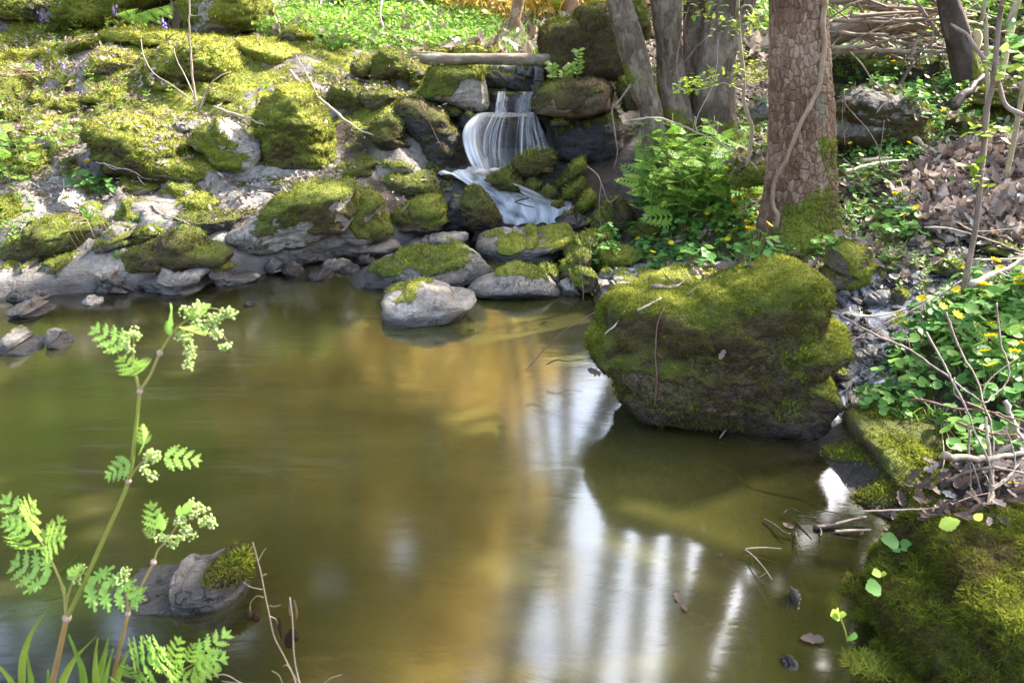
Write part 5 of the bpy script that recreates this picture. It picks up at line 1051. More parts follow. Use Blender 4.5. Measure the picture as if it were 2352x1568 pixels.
# -- the big plated trunk
def tree_things():
    base = at_y(1835, 590, 3.24)
    root = empty('pine_tree', (base[0], base[1], float(hgt(base[0], base[1]))), 'big tree trunk with scaly plated bark and a mossy foot, vine climbing across it', 'tree')
    P, R = lean_path([(1836, 640), (1834, 560), (1834, 480), (1838, 400), (1840, 300), (1835, 150), (1830, 0)], 3.26, [160, 156, 150, 146, 142, 134, 124], (.95, 3.5, 7.5), 460, .07, 60)
    g = Geo()
    def ms(v, L, A):
        side = np.sin(A) < .6
        return sstep(.50, .18, L + .24 * fbm(v * 6, 4, 2) - .12 * np.clip(np.cos(A), -.3, 1) - .02) * .9
    v, t, mo, tn = bark_tube(g, P, R, 380, .021, .040, .006, 4, 1.7, .11, ms, 5, tone=.46)
    tr = g.build('trunk', M['bark_plates'], root)
    keep = (v[t].mean(1)[:, 2] < 1.0); moss_tufts(v, t[keep], mo, tn, root, None, 1.4, .6, seed=77, cut_ground=True)
    cc = crown(root, np.array([.8, 3.7, 6.6]), np.array([1.5, 1.5, 1.3]), 2600, .16, M['dark_leaf'], 5, 24)
    g = Geo(); limbs(g, P[-1], cc, .07, 3, tops(P, .9)); g.build('limb', M['bark_plates'], root)
    # -- several stems from one stool
    b = at_y(1560, 350, 4.45)
    root = empty('alder_tree', (b[0], b[1], float(hgt(b[0], b[1]))), 'many-stemmed tree with grey-brown bark, one stem leaning left over the waterfall', 'tree')
    specs = [([(1512, 400), (1505, 345), (1493, 250), (1473, 200), (1449, 100), (1418, 0)], 4.3, [62, 58, 46, 52, 60, 50], (-.45, 4.3, 7.0), .05),
             ([(1560, 400), (1558, 340), (1548, 240), (1540, 160), (1536, 100), (1530, 0)], 4.42, [80, 74, 66, 58, 56, 68], (.55, 4.7, 7.5), .06),
             ([(1596, 380), (1594, 260), (1598, 130), (1602, 0)], 4.62, [70, 64, 60, 58], (.95, 4.9, 7.2), .05),
             ([(1640, 400), (1642, 320), (1644, 200), (1652, 100), (1664, 0)], 4.45, [104, 98, 92, 82, 72], (1.25, 4.5, 7.4), .055),
             ([(1650, 220), (1660, 150), (1690, 75), (1722, 0)], 4.42, [60, 46, 36, 30], (2.1, 4.4, 5.5), .025)]
    allp = []
    for k, (uv, y, wd, top, rt) in enumerate(specs):
        P, R = lean_path(uv, y, wd, top, 150, rt, 40); g = Geo()
        def ms(v, L, A, k=k): return sstep(.15, .55, .5 * fbm(v * 4, 3, 9 + k) + .42 * sstep(.75, .3, v[:, 2]) + (.3 if k in (1, 2) else 0) * sstep(.9, .55, v[:, 2])) * .8
        v, t, mo, tn = bark_tube(g, P, R, 120, .028, .075, .0035, 20 + k, .25 if k < 4 else 0, .2, ms, 3, tone=.4)
        g.build('stem', M['bark_alder'], root); kk = v[t].mean(1)[:, 2] < 1.25
        moss_tufts(v, t[kk], mo, tn, root, None, .9, .5, seed=80 + k, cut_ground=False)
        allp.append(P)
    cc = crown(root, np.array([.6, 4.8, 6.6]), np.array([2.2, 1.6, 1.3]), 3200, .13, M['spring_leaf'], 6, 34)
    g = Geo()
    for k in range(4): limbs(g, None, cc[k::4], .06, k, tops(allp[k], .88))
    g.build('limb', M['bark_alder'], root)
    # -- single trees further off
    def tree(name, label, uv, y, wd, top, rt, mat, leafmat, cr_c, cr_r, cnt, size, seed, n=60, ns=28, cw=.05, depth=.004, flare=.35, moss=None, group=None):
        P, R = lean_path(uv, y, wd, top, n, rt, 24); b = P[0]
        root = empty(name, (b[0], b[1], float(hgt(b[0], b[1]))), label, 'tree', group); g = Geo()
        v, t, mo, tn = bark_tube(g, P, R, ns, cw, cw * 1.6, depth, seed, flare, .2, moss, 3)
        g.build('trunk', mat, root)
        if moss is not None: kk = v[t].mean(1)[:, 2] < 1.6; moss_tufts(v, t[kk], mo, tn, root, None, 1.0, .5, seed=seed)
        cc = crown(root, np.array(cr_c, float), np.array(cr_r, float), cnt, size, leafmat, seed, 22)
        g = Geo(); limbs(g, P[-1], cc, max(rt, .03), seed, tops(P, .7)); g.build('limb', mat, root)
        return root
    tree('tree', 'slim pinkish brown trunk in the sunlit grass behind the log', [(1168, 112), (1172, 90), (1180, 55), (1192, 0)], 7.0, [34, 26, 24, 25], (.5, 7.7, 9.5), .05, M['bark_smooth'], M['spring_leaf'], (.5, 7.9, 9.6), (1.5, 1.3, 1.2), 1500, .16, 31)
    tree('tree', 'dark ivy-clad trunk at the top behind the waterfall, left of the pinkish one', [(1100, 84), (1106, 60), (1114, 25), (1120, 0)], 8.6, [26, 20, 17, 16], (-.4, 9.2, 10), .05, M['bark_dark'], M['gold_leaf'], (-.5, 9.4, 10.6), (1.6, 1.4, 1.3), 1500, .18, 32)
    tree('tree', 'thin pole-like trunk between the ivy-clad and the pinkish trunk', [(1154, 62), (1155, 40), (1156, 0)], 8.8, [9, 7, 6], (-.05, 9.2, 9.4), .02, M['bark_smooth'], M['gold_leaf'], (0, 9.4, 9.8), (1.0, 1.0, .9), 600, .16, 33)
    tree('tree', 'pale brown trunk just behind the huge mossy block', [(1318, 90), (1319, 50), (1321, 0)], 7.6, [40, 36, 34], (.8, 8.2, 10), .07, M['bark_smooth'], M['spring_leaf'], (.8, 8.4, 10.4), (1.7, 1.5, 1.3), 1700, .17, 34)
    tree('tree', 'dark smooth trunk leaning out of the driftwood, moss at its foot', [(2238, 232), (2226, 180), (2208, 110), (2190, 50), (2176, 0)], 4.95, [66, 62, 54, 50, 44], (2.2, 5.6, 9.6), .06, M['bark_dark'], M['spring_leaf'], (2.2, 5.8, 10), (1.6, 1.5, 1.2), 1500, .15, 35, n=120, ns=64, cw=.09, depth=.001, flare=.25,
         moss=lambda v, L, A: sstep(.34, .2, L - .1 * np.cos(A)) * sstep(-.6, .3, np.cos(A)) * 1.0)
tree_things()
# -- woodland up the slope behind, seen over the pool by its reflection
def far_tree(x, y, h, cw_, mat, bark, seed, label, lean=0):
    z = float(hgt(x, y)); root = empty('woodland_tree', (x, y, z), label, 'tree', 'woodland trees up the slope'); g = Geo()
    P = smooth_path([(x, y, z - .2), (x + .3 * lean, y, z + h * .5), (x + lean, y, z + h)], 26)
    bark_tube(g, P, np.linspace(.15, .04, 26), 16, .08, .12, .004, seed, .3, .4, None, 3); g.build('trunk', bark, root)
    cc = crown(root, np.array([x + lean * .8, y, z + h * .66]), np.array([cw_, cw_, h * .30]), 2100 if mat in (M['gold_leaf'], M['lime_far']) else 4200, .24, mat, seed, 34)
    g = Geo(); limbs(g, P[-1], cc, .07, seed, tops(P, .4)); g.build('limb', bark, root)
r = np.random.default_rng(11)
for k, (x, y, h, cw_, mt) in enumerate([(-7.5, 9.5, 7, 2.2, 'spring_leaf'), (-6.2, 11.0, 7, 2.2, 'lime_far'), (-5.4, 8.8, 6.2, 2.0, 'spring_leaf'), (-4.6, 11.5, 6.5, 2.2, 'lime_far'), (-3.4, 10.2, 5.5, 1.9, 'lime_far'), (-3.0, 12.5, 6.0, 2.2, 'gold_leaf'), (-2.6, 11.0, 5.6, 2.0, 'gold_leaf'), (-1.7, 12.6, 5.6, 2.2, 'gold_leaf'), (-2.0, 13.6, 8.0, 2.2, 'gold_leaf'), (-.9, 12.2, 7.2, 1.7, 'gold_leaf'),
                                        (-1.3, 10.8, 4.4, 1.8, 'gold_leaf'), (-.2, 12.4, 3.6, 1.6, 'gold_leaf'), (-8.5, 6.5, 7, 2.3, 'dark_leaf'), (-6.8, 5.0, 6.5, 2.0, 'dark_leaf'),
                                        (9.5, 13.5, 6, 2.0, 'spring_leaf')]):
    far_tree(x, y, h, cw_, M[mt], M['bark_dark'], 60 + k, 'woodland tree standing on the slope beyond the top of the picture', r.normal(0, .4))

for k, (x, y, lx, cx, cy, cz, cr_) in enumerate([(4.0, 4.3, -.9, 2.5, 4.3, 3.6, .95), (4.4, 3.0, -.9, 2.6, 3.2, 3.3, .75), (4.3, 5.2, -.9, 2.4, 5.2, 4.1, .9), (4.6, 6.6, -.6, 3.3, 6.3, 4.0, .85), (4.2, 3.7, -1.2, 2.5, 3.65, 3.4, .5), (4.4, 4.8, -1.2, 2.6, 4.75, 4.7, .7), (4.6, 7.8, -.8, 3.6, 7.5, 4.1, .8)]):  # unseen trees added on the right, crowns placed to block sun and sky
    z = float(hgt(x, y)); root = empty('woodland_tree', (x, y, z), 'unseen leafy tree added on the right to block light', 'tree', 'unseen trees added to shade the pool and stream'); g = Geo()
    P = smooth_path([(x, y, z - .2), (x + .3 * lx, y, z + 2.5), (x + lx, y, cz)], 30)
    bark_tube(g, P, np.linspace(.14, .05, 30), 20, .05, .08, .004, 90 + k, .3, .3, None, 3); g.build('trunk', M['bark_dark'], root)
    cc = crown(root, np.array([cx, cy, cz]), np.array([cr_, cr_, cr_ * .8]), 2100, .17, M['spring_leaf'], 120 + k, 22)
    g = Geo(); limbs(g, P[-1], cc, .07, k, tops(P, .6)); g.build('limb', M['bark_dark'], root)
# ================================================================== surface look-up
_dv = (gx > -4.5) & (gx < 4.2) & (gy > .25) & (gy < 9.5)
_idx = np.where(_dv.ravel()[T_ground].all(1))[0]
_V = [V]; _T = [T_ground[_idx]]; _o = len(V)
for v, t in ROCKS:
    _V.append(v); _T.append(t + _o); _o += len(v)
_V = np.concatenate(_V); _T = np.concatenate(_T)
BVH = BVHTree.FromPolygons(_V.tolist(), _T.tolist(), all_triangles=True)
def hit(u, v, lift=0.0, water=True):
    d = ray(u, v); d = d / np.linalg.norm(d)
    loc, nrm, i, dist = BVH.ray_cast(Vector(CAM), Vector(d), 30)
    if loc is None: return at_y(u, v, 6.0), np.array([0, 0, 1.0])
    p = np.array(loc); q = np.array(nrm); q = q * np.sign(-(q @ d) or 1)
    if water and p[2] < 0: p = at_z(u, v, 0.0); q = np.array([0, 0, 1.0])
    return p + q * lift, q
def drop(x, y, top=3.0):
    if y > 8 or abs(x) > 4: return np.array([x, y, float(hgt(x, y))]), np.array([0, 0, 1.0])
    loc, nrm, i, dist = BVH.ray_cast(Vector((x, y, top)), Vector((0, 0, -1)), 10)
    if loc is None: return np.array([x, y, 0.0]), np.array([0, 0, 1.0])
    q = np.array(nrm); return np.array(loc), q * (1 if q[2] >= 0 else -1)
def drop_many(xy):
    r_ = [drop(x, y) for x, y in xy]; return np.array([a for a, b in r_]), np.array([b for a, b in r_])
def in_poly(n, poly, rg):
    poly = np.asarray(poly); out = []
    lo, hi = poly.min(0), poly.max(0)
    while len(out) < n:
        q = rg.uniform(lo, hi, (n * 3, 2)); out += q[poly_sd(q[:, 0], q[:, 1], poly) > 0].tolist()
    return np.array(out[:n])

M['celandine'] = mat_leaf('celandine_leaf', [(0, (.045, .13, .028)), (.5, (.095, .23, .045)), (1, (.20, .35, .06))], .38, .5, .2)
M['fern_leaf'] = mat_leaf('feathery_leaf', [(0, (.12, .25, .035)), (.5, (.22, .38, .055)), (1, (.37, .50, .085))], .45, .5)
M['near_leaf'] = mat_leaf('near_leaf', [(0, (.16, .34, .07)), (.5, (.26, .46, .09)), (1, (.40, .56, .11))], .5, .5)
M['lime_leaf'] = mat_leaf('lime_leaf', [(0, (.16, .27, .02)), (.5, (.28, .38, .03)), (1, (.42, .46, .05))], .5, .5)
M['grass'] = mat_leaf('grass_blade', [(0, (.06, .15, .02)), (.5, (.12, .26, .03)), (1, (.24, .34, .05))], .4, .5)
M['meadow'] = mat_leaf('meadow_leaf', [(0, (.10, .24, .03)), (.5, (.20, .38, .05)), (1, (.36, .48, .07))], .45, .5)
M['straw'] = mat_leaf('dry_grass', [(0, (.20, .14, .08)), (.5, (.36, .27, .16)), (1, (.50, .40, .26))], .3, .7)
M['dead'] = mat_leaf('dead_leaf', [(0, (.07, .047, .036)), (.45, (.20, .148, .118)), (.75, (.35, .285, .24)), (1, (.50, .43, .38))], .22, .6, .3)
M['ivy'] = mat_leaf('ivy_leaf', [(0, (.018, .045, .012)), (.5, (.045, .10, .02)), (1, (.11, .18, .03))], .25, .35, .5)
M['vine'] = mat_wood('vine_bark', (.13, .085, .05), (.30, .21, .14), .8, 40, .15)
M['twig'] = mat_wood('twig_bark', (.10, .065, .055), (.27, .20, .17), .7, 40, .2)
M['twig_pale'] = mat_wood('pale_twig_bark', (.20, .15, .11), (.42, .34, .26), .7, 40, .2)
M['twig_red'] = mat_wood('red_twig_bark', (.09, .04, .035), (.20, .10, .085), .6, 40)
M['twig_dark'] = mat_wood('wet_twig_bark', (.02, .014, .011), (.07, .05, .04), .45, 40)
M['twig_white'] = mat_wood('bleached_twig', (.35, .31, .28), (.6, .56, .52), .8, 40)
M['sunk'] = mat_wood('sunken_twig', (.11, .08, .03), (.20, .15, .07), .8, 30)
M['log'] = mat_wood('log_bark', (.06, .045, .028), (.25, .20, .14), .8, 26, .5, (.25, 1, 1))
M['drift'] = mat_wood('driftwood', (.10, .07, .048), (.34, .26, .19), .8, 22, .1, (.25, 1, 1))
M['cutwood'] = mat_plain('cut_wood', (.50, .36, .22), .8)
M['sapling'] = mat_wood('sapling_bark', (.20, .15, .09), (.42, .35, .24), .6, 30, .25)
M['yellow'] = mat_plain('yellow_petal', (.80, .58, .01), .35, .4, .3)
M['violet'] = mat_plain('violet_petal', (.34, .25, .62), .6, .3, .3)
M['bud'] = mat_plain('pale_bud', (.36, .48, .14), .6, .3, .3)
M['white'] = mat_plain('white_floret', (.60, .68, .34), .6, .3, .3)
M['stem'] = mat_plain('green_stem', (.20, .24, .045), .5, .3, .15)
M['stem_p'] = mat_plain('purple_stem', (.24, .22, .08), .55)
M['joint'] = mat_plain('stem_joint', (.30, .22, .19), .6)
M['stem_b'] = mat_plain('brown_stem', (.24, .16, .055), .55)
M['cone'] = mat_plain('alder_cone', (.030, .018, .012), 1.0, .05)
M['orange'] = mat_leaf('orange_leaf', [(0, (.60, .24, .02)), (1, (.75, .38, .03))], .4)
M['wire'] = mat_plain('fence_wire', (.35, .42, .48), .4, .5)

# ---- leaf shapes
def poly_leaf(outline, cup=.12, mid=None):
    """fan from the middle; outline in the xy plane, base near the origin, tip along +x"""
    o = np.array(outline, float); c = np.array([o[:, 0].mean(), 0.0]) if mid is None else np.array(mid, float)
    v = np.c_[np.vstack([o, c]), np.zeros(len(o) + 1)]
    v[:, 2] = cup * (((v[:, 0] - c[0]) ** 2) * .6 + np.abs(v[:, 1]) * .9) ; v[-1, 2] = 0
    n = len(o); return v, np.array([(k, (k + 1) % n, n) for k in range(n)])
_t = np.linspace(0, 2 * np.pi, 15)[:-1]
HEART = poly_leaf([(.03, 0), (-.16, .16), (-.20, .34), (-.05, .50), (.20, .55), (.45, .50), (.66, .34), (.76, .15), (.80, 0), (.76, -.15), (.66, -.34), (.45, -.5), (.2, -.55), (-.05, -.5), (-.2, -.34), (-.16, -.16)], .25)
_o = [(0, 0), (.10, .10), (.2, .16), (.27, .22), (.36, .21), (.46, .25), (.55, .21), (.66, .21), (.75, .14), (.88, .10), (1, 0)]
OVAL = poly_leaf(_o + [(x, -y) for x, y in _o[-2:0:-1]], .3)
DEADL = poly_leaf([(0, 0), (.08, .16), (.3, .24), (.38, .16), (.55, .30), (.66, .18), (.85, .16), (1, 0), (.85, -.14), (.66, -.2), (.52, -.28), (.36, -.16), (.24, -.22), (.08, -.14)], .55)
def _palm():
    o = []
    for a, l in ((-150, .12), (-105, .42), (-78, .20), (-48, .75), (-24, .36), (0, 1.0), (24, .36), (48, .75), (78, .20), (105, .42), (150, .12)):
        o.append((.25 + l * .75 * math.cos(math.radians(a)), l * .75 * math.sin(math.radians(a))))
    return poly_leaf(o, .18, (.28, 0))
PALM = _palm()
def _rhomb_serr(n=5, w=.26):
    up = []
    for k in range(n):
        t = (k + .5) / n; ww = w * math.sin(math.pi * min(1, t * .92 + .12)) ** .8
        up += [(t - .07, ww * .5), (t + .07, ww)]
    return [(0, 0)] + up + [(1, 0)] + [(x, -y) for x, y in reversed(up)]
LEAFLET = poly_leaf(_rhomb_serr(), .22)
NARROW = poly_leaf(_rhomb_serr(4, .15), .22)
def pinnate(pairs=5, spread=.42, ang=52, taper=.75, second=False, tpl=None):
    """compound feathery leaf along +x, unit length"""
    vs, fs, o = [], [], 0
    tv, tf = tpl or LEAFLET
    def put(x, y, a, s, dz=0):
        nonlocal o
        c, s_ = math.cos(a), math.sin(a); w = tv * s
        vs.append(np.c_[x + w[:, 0] * c - w[:, 1] * s_, y + w[:, 0] * s_ + w[:, 1] * c, w[:, 2] + dz]); fs.append(tf + o); o += len(tv)
    for k in range(pairs):
        t = .18 + .68 * k / max(pairs - 1, 1); s = spread * (1 - taper * (k / pairs) ** 1.2)
        for sg in (1, -1):
            a = sg * math.radians(ang)
            put(t, 0, a, s, .02)
            if second and s > .2:
                for q in (.35, .6):
                    for s2 in (1, -1): put(t + q * s * math.cos(a), q * s * math.sin(a), a + s2 * .8, s * .42, .03)
    put(.8, 0, 0, spread * .62, .02)
    return np.vstack(vs), np.vstack(fs)
PIN = pinnate(4, .44, 50, .66); PIN2 = pinnate(6, .44, 55, .7, True, NARROW); FERN = pinnate(13, .24, 68, .85, False, NARROW)
def leaf_at(g, tpl, base, tip, up, rnd, bend=.15, wid=1.0):
    base, tip, up = (np.asarray(a, float) for a in (base, tip, up)); x = tip - base; L = np.linalg.norm(x); x = x / L
    z = up - x * (up @ x); z /= np.linalg.norm(z) + 1e-9; y = np.cross(z, x); tv, tf = tpl
    t = tv[:, 0:1]; v = base + x * t * L + y * tv[:, 1:2] * L * wid + z * (tv[:, 2:3] * L + bend * L * (t * (1 - t)))
    g.add(v, tf, None, rnd=rnd)

# ---- a celandine clump and its copies
def make_celandine(seed, nl, nf, rad=.075, size=.030):
    r_ = np.random.default_rng(seed); root = empty('celandine_plant', (0, 0, 0))
    gl, gs = Geo(), Geo()
    for k in range(nl):
        a = r_.uniform(0, 6.28); rr = rad * math.sqrt(r_.random()); h = r_.uniform(.025, .085) * (1.15 - .5 * rr / rad)
        p = np.array([rr * math.cos(a), rr * math.sin(a), h]); s = size * r_.uniform(.65, 1.2)
        tube(gs, smooth_path([(p[0] * .25, p[1] * .25, -.03), (p[0] * .6, p[1] * .6, h * .6), p], 4), .0010, 3, False)
        n = np.array([[math.cos(a) * .35, math.sin(a) * .35, 1.0]]) + r_.normal(0, .28, (1, 3)); yaw = np.array([r_.uniform(0, 6.28)])
        scatter(gl, *HEART, p[None], frames(n, yaw), np.array([s]), rnd=np.array([np.clip(r_.normal(.5, .22), 0, 1)]))
    gs.build('stalk', M['stem'], root); gl.build('foliage', M['celandine'], root)
    for k in range(nf):
        a = r_.uniform(0, 6.28); rr = rad * .8 * math.sqrt(r_.random()); h = r_.uniform(.085, .125); p = np.array([rr * math.cos(a), rr * math.sin(a), h])
        g = Geo(); tube(g, smooth_path([(p[0] * .3, p[1] * .3, 0), p * [.8, .8, .6], p], 4), .0009, 3, False)
        fl = g.build('flower_stalk', M['stem'], root); g = Geo(); nrm = np.array([math.cos(a) * .4, -.5, .9]); F_ = frames(nrm[None], np.array([0.0]))[0]
        for j in range(8):
            b = j / 8 * 6.28; d = F_ @ np.array([math.cos(b), math.sin(b), .28]); leaf_at(g, OVAL, p, p + d * .016, F_[:, 2], .5, .1, 1.15)
        g.build('flower', M['yellow'], fl)
    return root
CEL = [make_celandine(300, 26, 0), make_celandine(301, 22, 1), make_celandine(302, 28, 2), make_celandine(303, 20, 0), make_celandine(304, 24, 1)]
_used = [False] * 5
def put(protos, used, p, label, cat, group, sc=1.0, rz=None, k=None):
    k = int(rng.integers(len(protos))) if k is None else k
    rz = rng.uniform(0, 6.28) if rz is None else rz
    if not used[k]:
        o = protos[k]; o.location = p; o.rotation_euler = (0, 0, rz); o.scale = (sc,) * 3; used[k] = True
        tag(o, label, cat, group)
    else: o = copy_tree(protos[k], p, rz, sc, label, group); o['category'] = cat
    return o
def spread_px(n, poly, gap, seed):
    """well spaced places inside a patch of ground, found through its outline in the photograph"""
    r_ = np.random.default_rng(seed); poly = np.asarray(poly, float); out = []; P = []
    for _ in range(n * 40):
        q = r_.uniform(poly.min(0), poly.max(0))
        if poly_sd(q[:1], q[1:], poly)[0] < 0: continue
        p, nn = hit(*q)
        if all(np.linalg.norm(p - a) > gap for a in P): P.append(p); out.append((p, nn))
        if len(P) >= n: break
    return out
for n_, poly, gap, lab, grp, sc, ks in [
    (34, [(1470, 600), (1480, 520), (1500, 450), (1560, 430), (1700, 450), (1740, 520), (1745, 610), (1600, 625), (1500, 622)], .075, 'celandine clump in the leafy patch at the left foot of the big trunk', 'celandines left of the big trunk', 1.0, None),
    (30, [(2090, 760), (2180, 700), (2260, 670), (2360, 660), (2360, 940), (2290, 930), (2200, 860), (2110, 800)], .07, 'celandine clump in the flowering patch at the right edge beside the stream', 'celandines at the right edge', 1.15, None),
    (9, [(1935, 200), (1930, 165), (2000, 155), (2080, 175), (2085, 205), (2020, 205)], .09, 'celandine clump on the ledge behind the lichen-capped boulder', 'celandines behind the lichen-capped boulder', 1.0, None),
    (18, [(2085, 200), (2110, 160), (2210, 165), (2230, 240), (2190, 290), (2140, 320), (2100, 300)], .085, 'celandine clump trailing down right of the lichen-capped boulder', 'celandines right of the lichen-capped boulder', 1.0, None),
    (12, [(1930, 430), (1935, 350), (2010, 350), (2090, 350), (2100, 380), (2040, 440), (1990, 470)], .09, 'celandine clump between the big trunk and the leaf heap', 'celandines right of the big trunk', .95, None),
    (6, [(1985, 560), (1985, 510), (2040, 480), (2090, 500), (2095, 545), (2040, 570)], .07, 'celandine clump above the head of the little stream', 'celandines at the head of the stream', 1.0, None),
    (4, [(1870, 600), (1875, 555), (1900, 550), (1910, 590)], .05, 'celandine leaves between the big trunk and the upright block', 'celandines by the upright block', .9, [0, 3]),
    (5, [(190, 450), (190, 400), (240, 395), (275, 420), (270, 450), (230, 455)], .06, 'bright celandine clump on the ledge of the left bank', 'celandines on the left bank', 1.0, None),
    (3, [(1360, 610), (1362, 575), (1410, 570), (1420, 605)], .05, 'small celandine clump by the pool above the flat pale slab', 'celandines by the flat slab', .85, [0, 3]),
    (4, [(1375, 555), (1390, 525), (1440, 528), (1470, 560), (1420, 565)], .05, 'celandine leaves among the stones right of the broad boulder', 'celandines among the pool stones', .85, [0, 3]),
    (5, [(1990, 945), (2000, 915), (2080, 905), (2150, 920), (2120, 950), (2050, 960)], .05, 'pale green leaf clump behind the top of the brown boulder', 'leaves behind the brown boulder', .8, [0, 3]),
    (4, [(2050, 880), (2060, 830), (2130, 820), (2160, 860), (2130, 900), (2080, 900)], .05, 'toothed-looking green clump at the edge of the pebbles', 'green clumps by the pebbles', .9, [0, 3]),
    (4, [(2170, 1010), (2260, 950), (2340, 980), (2340, 1060), (2230, 1050)], .10, 'sparse green leaves under the twigs at the right edge', 'leaves under the twigs', .9, [0, 3]),
    (5, [(1960, 190), (1925, 150), (1930, 110), (1990, 150)], .1, 'leaf clump in the shade beside the big trunk', 'shaded leaves beside the trunk', .9, [0, 3])]:
    for j, (p, nn) in enumerate(spread_px(n_, poly, gap, 400 + n_)):
        put(CEL, _used, p, lab, 'celandine', grp, sc * rng.uniform(.85, 1.15), k=None if ks is None else ks[j % len(ks)])

# ---- feathery plants
def make_feathery(seed, n=7, h=.26, tpl=PIN2, mat='fern_leaf', stem=True, ll=.13):
    r_ = np.random.default_rng(seed); root = empty('cow_parsley', (0, 0, 0)); gl, gs = Geo(), Geo()
    top = np.array([r_.normal(0, .02), r_.normal(0, .02), h]); st = smooth_path([(0, 0, -.03), top * .5 + r_.normal(0, .008, 3), top], 8)
    if stem: tube(gs, st, np.linspace(.0026, .0012, 8), 5)
    for k in range(n):
        t = .15 + .85 * k / n; b = st[min(7, int(t * 7))]; a = k * 2.4 + r_.normal(0, .4)
        d = np.array([math.cos(a), math.sin(a), r_.uniform(.2, .7)]); m_ = b + d * .035; L = ll * r_.uniform(.7, 1.15) * (1.1 - .45 * t)
        tube(gs, np.array([b, m_]), .0009, 3, False); leaf_at(gl, tpl, m_, m_ + (d * [1, 1, .35] + r_.normal(0, .25, 3)) * L, (r_.normal(0, .35), -.35 + r_.normal(0, .35), 1), np.clip(r_.normal(.5, .25), 0, 1), .12)
    gs.build('stem', M['stem'], root); gl.build('foliage', M[mat], root); return root
FEA = [make_feathery(310, 17, .20, ll=.095), make_feathery(311, 13, .14, ll=.085), make_feathery(312, 18, .30, ll=.10)]
_uf = [False] * 3
for n_, poly, gap, lab, grp, ks, sc in [
    (24, [(1490, 500), (1500, 420), (1530, 385), (1600, 390), (1690, 430), (1730, 480), (1700, 520), (1560, 520)], .08, 'cow parsley with feathery leaves in the leafy patch left of the big trunk', 'cow parsley left of the big trunk', None, 1.15),
    (6, [(1500, 480), (1560, 430), (1640, 440), (1640, 490)], .12, 'taller cow parsley standing before the many-stemmed tree', 'tall cow parsley before the many-stemmed tree', [2], 1.25),
    (5, [(0, 420), (10, 380), (50, 350), (80, 380), (60, 440)], .09, 'feathery plant at the left edge of the bank', 'feathery plants at the left edge', [1], .9),
    (3, [(120, 350), (130, 320), (175, 320), (170, 350)], .07, 'small feathery plant left of the largest mossy boulder', 'feathery plants on the left bank', [1], .6),
    (3, [(2230, 830), (2300, 800), (2330, 850), (2260, 860)], .1, 'feathery sprig at the right edge among the celandines', 'feathery sprigs at the right edge', [1], .7)]:
    for j, (p, nn) in enumerate(spread_px(n_, poly, gap, 500 + n_)):
        put(FEA, _uf, p, lab, 'cow parsley', grp, sc * rng.uniform(.85, 1.15), k=None if ks is None else ks[0])

# ---- small sprigs on the left bank and elsewhere
def make_sprig(seed, n, h, tpl, mat, ll):
    r_ = np.random.default_rng(seed); root = empty('sprig', (0, 0, 0)); gl, gs = Geo(), Geo()
    for s_ in range(3):
        a0 = r_.uniform(0, 6.28); top = np.array([math.cos(a0) * h * .4, math.sin(a0) * h * .4, h * r_.uniform(.6, 1.1)]); st = smooth_path([(0, 0, -.02), top * [.3, .3, .6], top], 6); tube(gs, st, .0009, 3)
        for k in range(n):
            b = st[1 + (k * 4) // n + 0]; a = k * 2.3 + a0
            d = np.array([math.cos(a), math.sin(a), .35]); d /= np.linalg.norm(d); leaf_at(gl, tpl, b, b + d * ll * r_.uniform(.7, 1.2), (0, 0, 1), r_.random(), .2)
    gs.build('stem', M['stem_b'], root); gl.build('foliage', M[mat], root); return root
SPR = [make_sprig(320, 5, .07, OVAL, 'celandine', .026), make_sprig(321, 6, .10, OVAL, 'fern_leaf', .03), make_sprig(322, 5, .05, OVAL, 'celandine', .02)]
_us = [False] * 3
for n_, poly, gap, lab, grp, sc in [
    (16, [(0, 330), (0, 210), (60, 220), (130, 280), (120, 340), (60, 400)], .08, 'leafy sprig on the dark mossy rocks near the left edge', 'sprigs near the left edge', 1.1),
    (14, [(0, 560), (5, 470), (80, 480), (90, 520), (40, 590)], .07, 'leafy sprig hanging over the rocks at the far left shore', 'sprigs at the far left shore', .9),
    (12, [(90, 230), (130, 195), (240, 190), (330, 205), (400, 235), (330, 260), (200, 270)], .12, 'leafy sprig in dry leaves amid the mossy cushions of the left bank', 'sprigs on the left bank', .9),
    (12, [(20, 90), (20, 65), (200, 55), (260, 70), (250, 90), (120, 110)], .14, 'leafy sprig along the foot of the cliff', 'sprigs at the foot of the cliff', 1.2),
    (9, [(430, 170), (440, 140), (500, 120), (540, 150), (500, 190)], .08, 'leafy sprig at the foot of the thin stem on the left bank', 'sprigs by the thin stem', 1.1),
    (9, [(210, 520), (240, 490), (420, 500), (480, 560), (380, 580), (260, 560)], .10, 'tiny sprig on the slabs of the left bank', 'sprigs on the slabs', .7),
    (6, [(880, 190), (900, 175), (940, 175), (950, 190), (910, 200)], .05, 'small green sprig by the stones left of the split block', 'sprigs by the split block', .8),
    (12, [(2020, 640), (2060, 590), (2180, 640), (2200, 690), (2130, 700)], .08, 'sprig with violet-tinted stems growing in the stream bed', 'sprigs in the stream bed', 1.0),
    (6, [(1350, 320), (1360, 240), (1470, 260), (1480, 330), (1420, 340)], .07, 'green sprig in the dark nook under the leaning stem', 'sprigs under the leaning stem', 1.1),
    (5, [(1490, 220), (1500, 160), (1530, 160), (1530, 220)], .05, 'small-leaved sprig in the fork of the many-stemmed tree', 'sprigs in the fork', .9),
    (8, [(1950, 545), (1960, 430), (2100, 430), (2080, 470)], .1, 'green sprig at the edge of the leaf heap', 'sprigs by the leaf heap', 1.1)]:
    for p, nn in spread_px(n_, poly, gap, 600 + n_): put(SPR, _us, p, lab, 'sprig', grp, sc * rng.uniform(.8, 1.2))

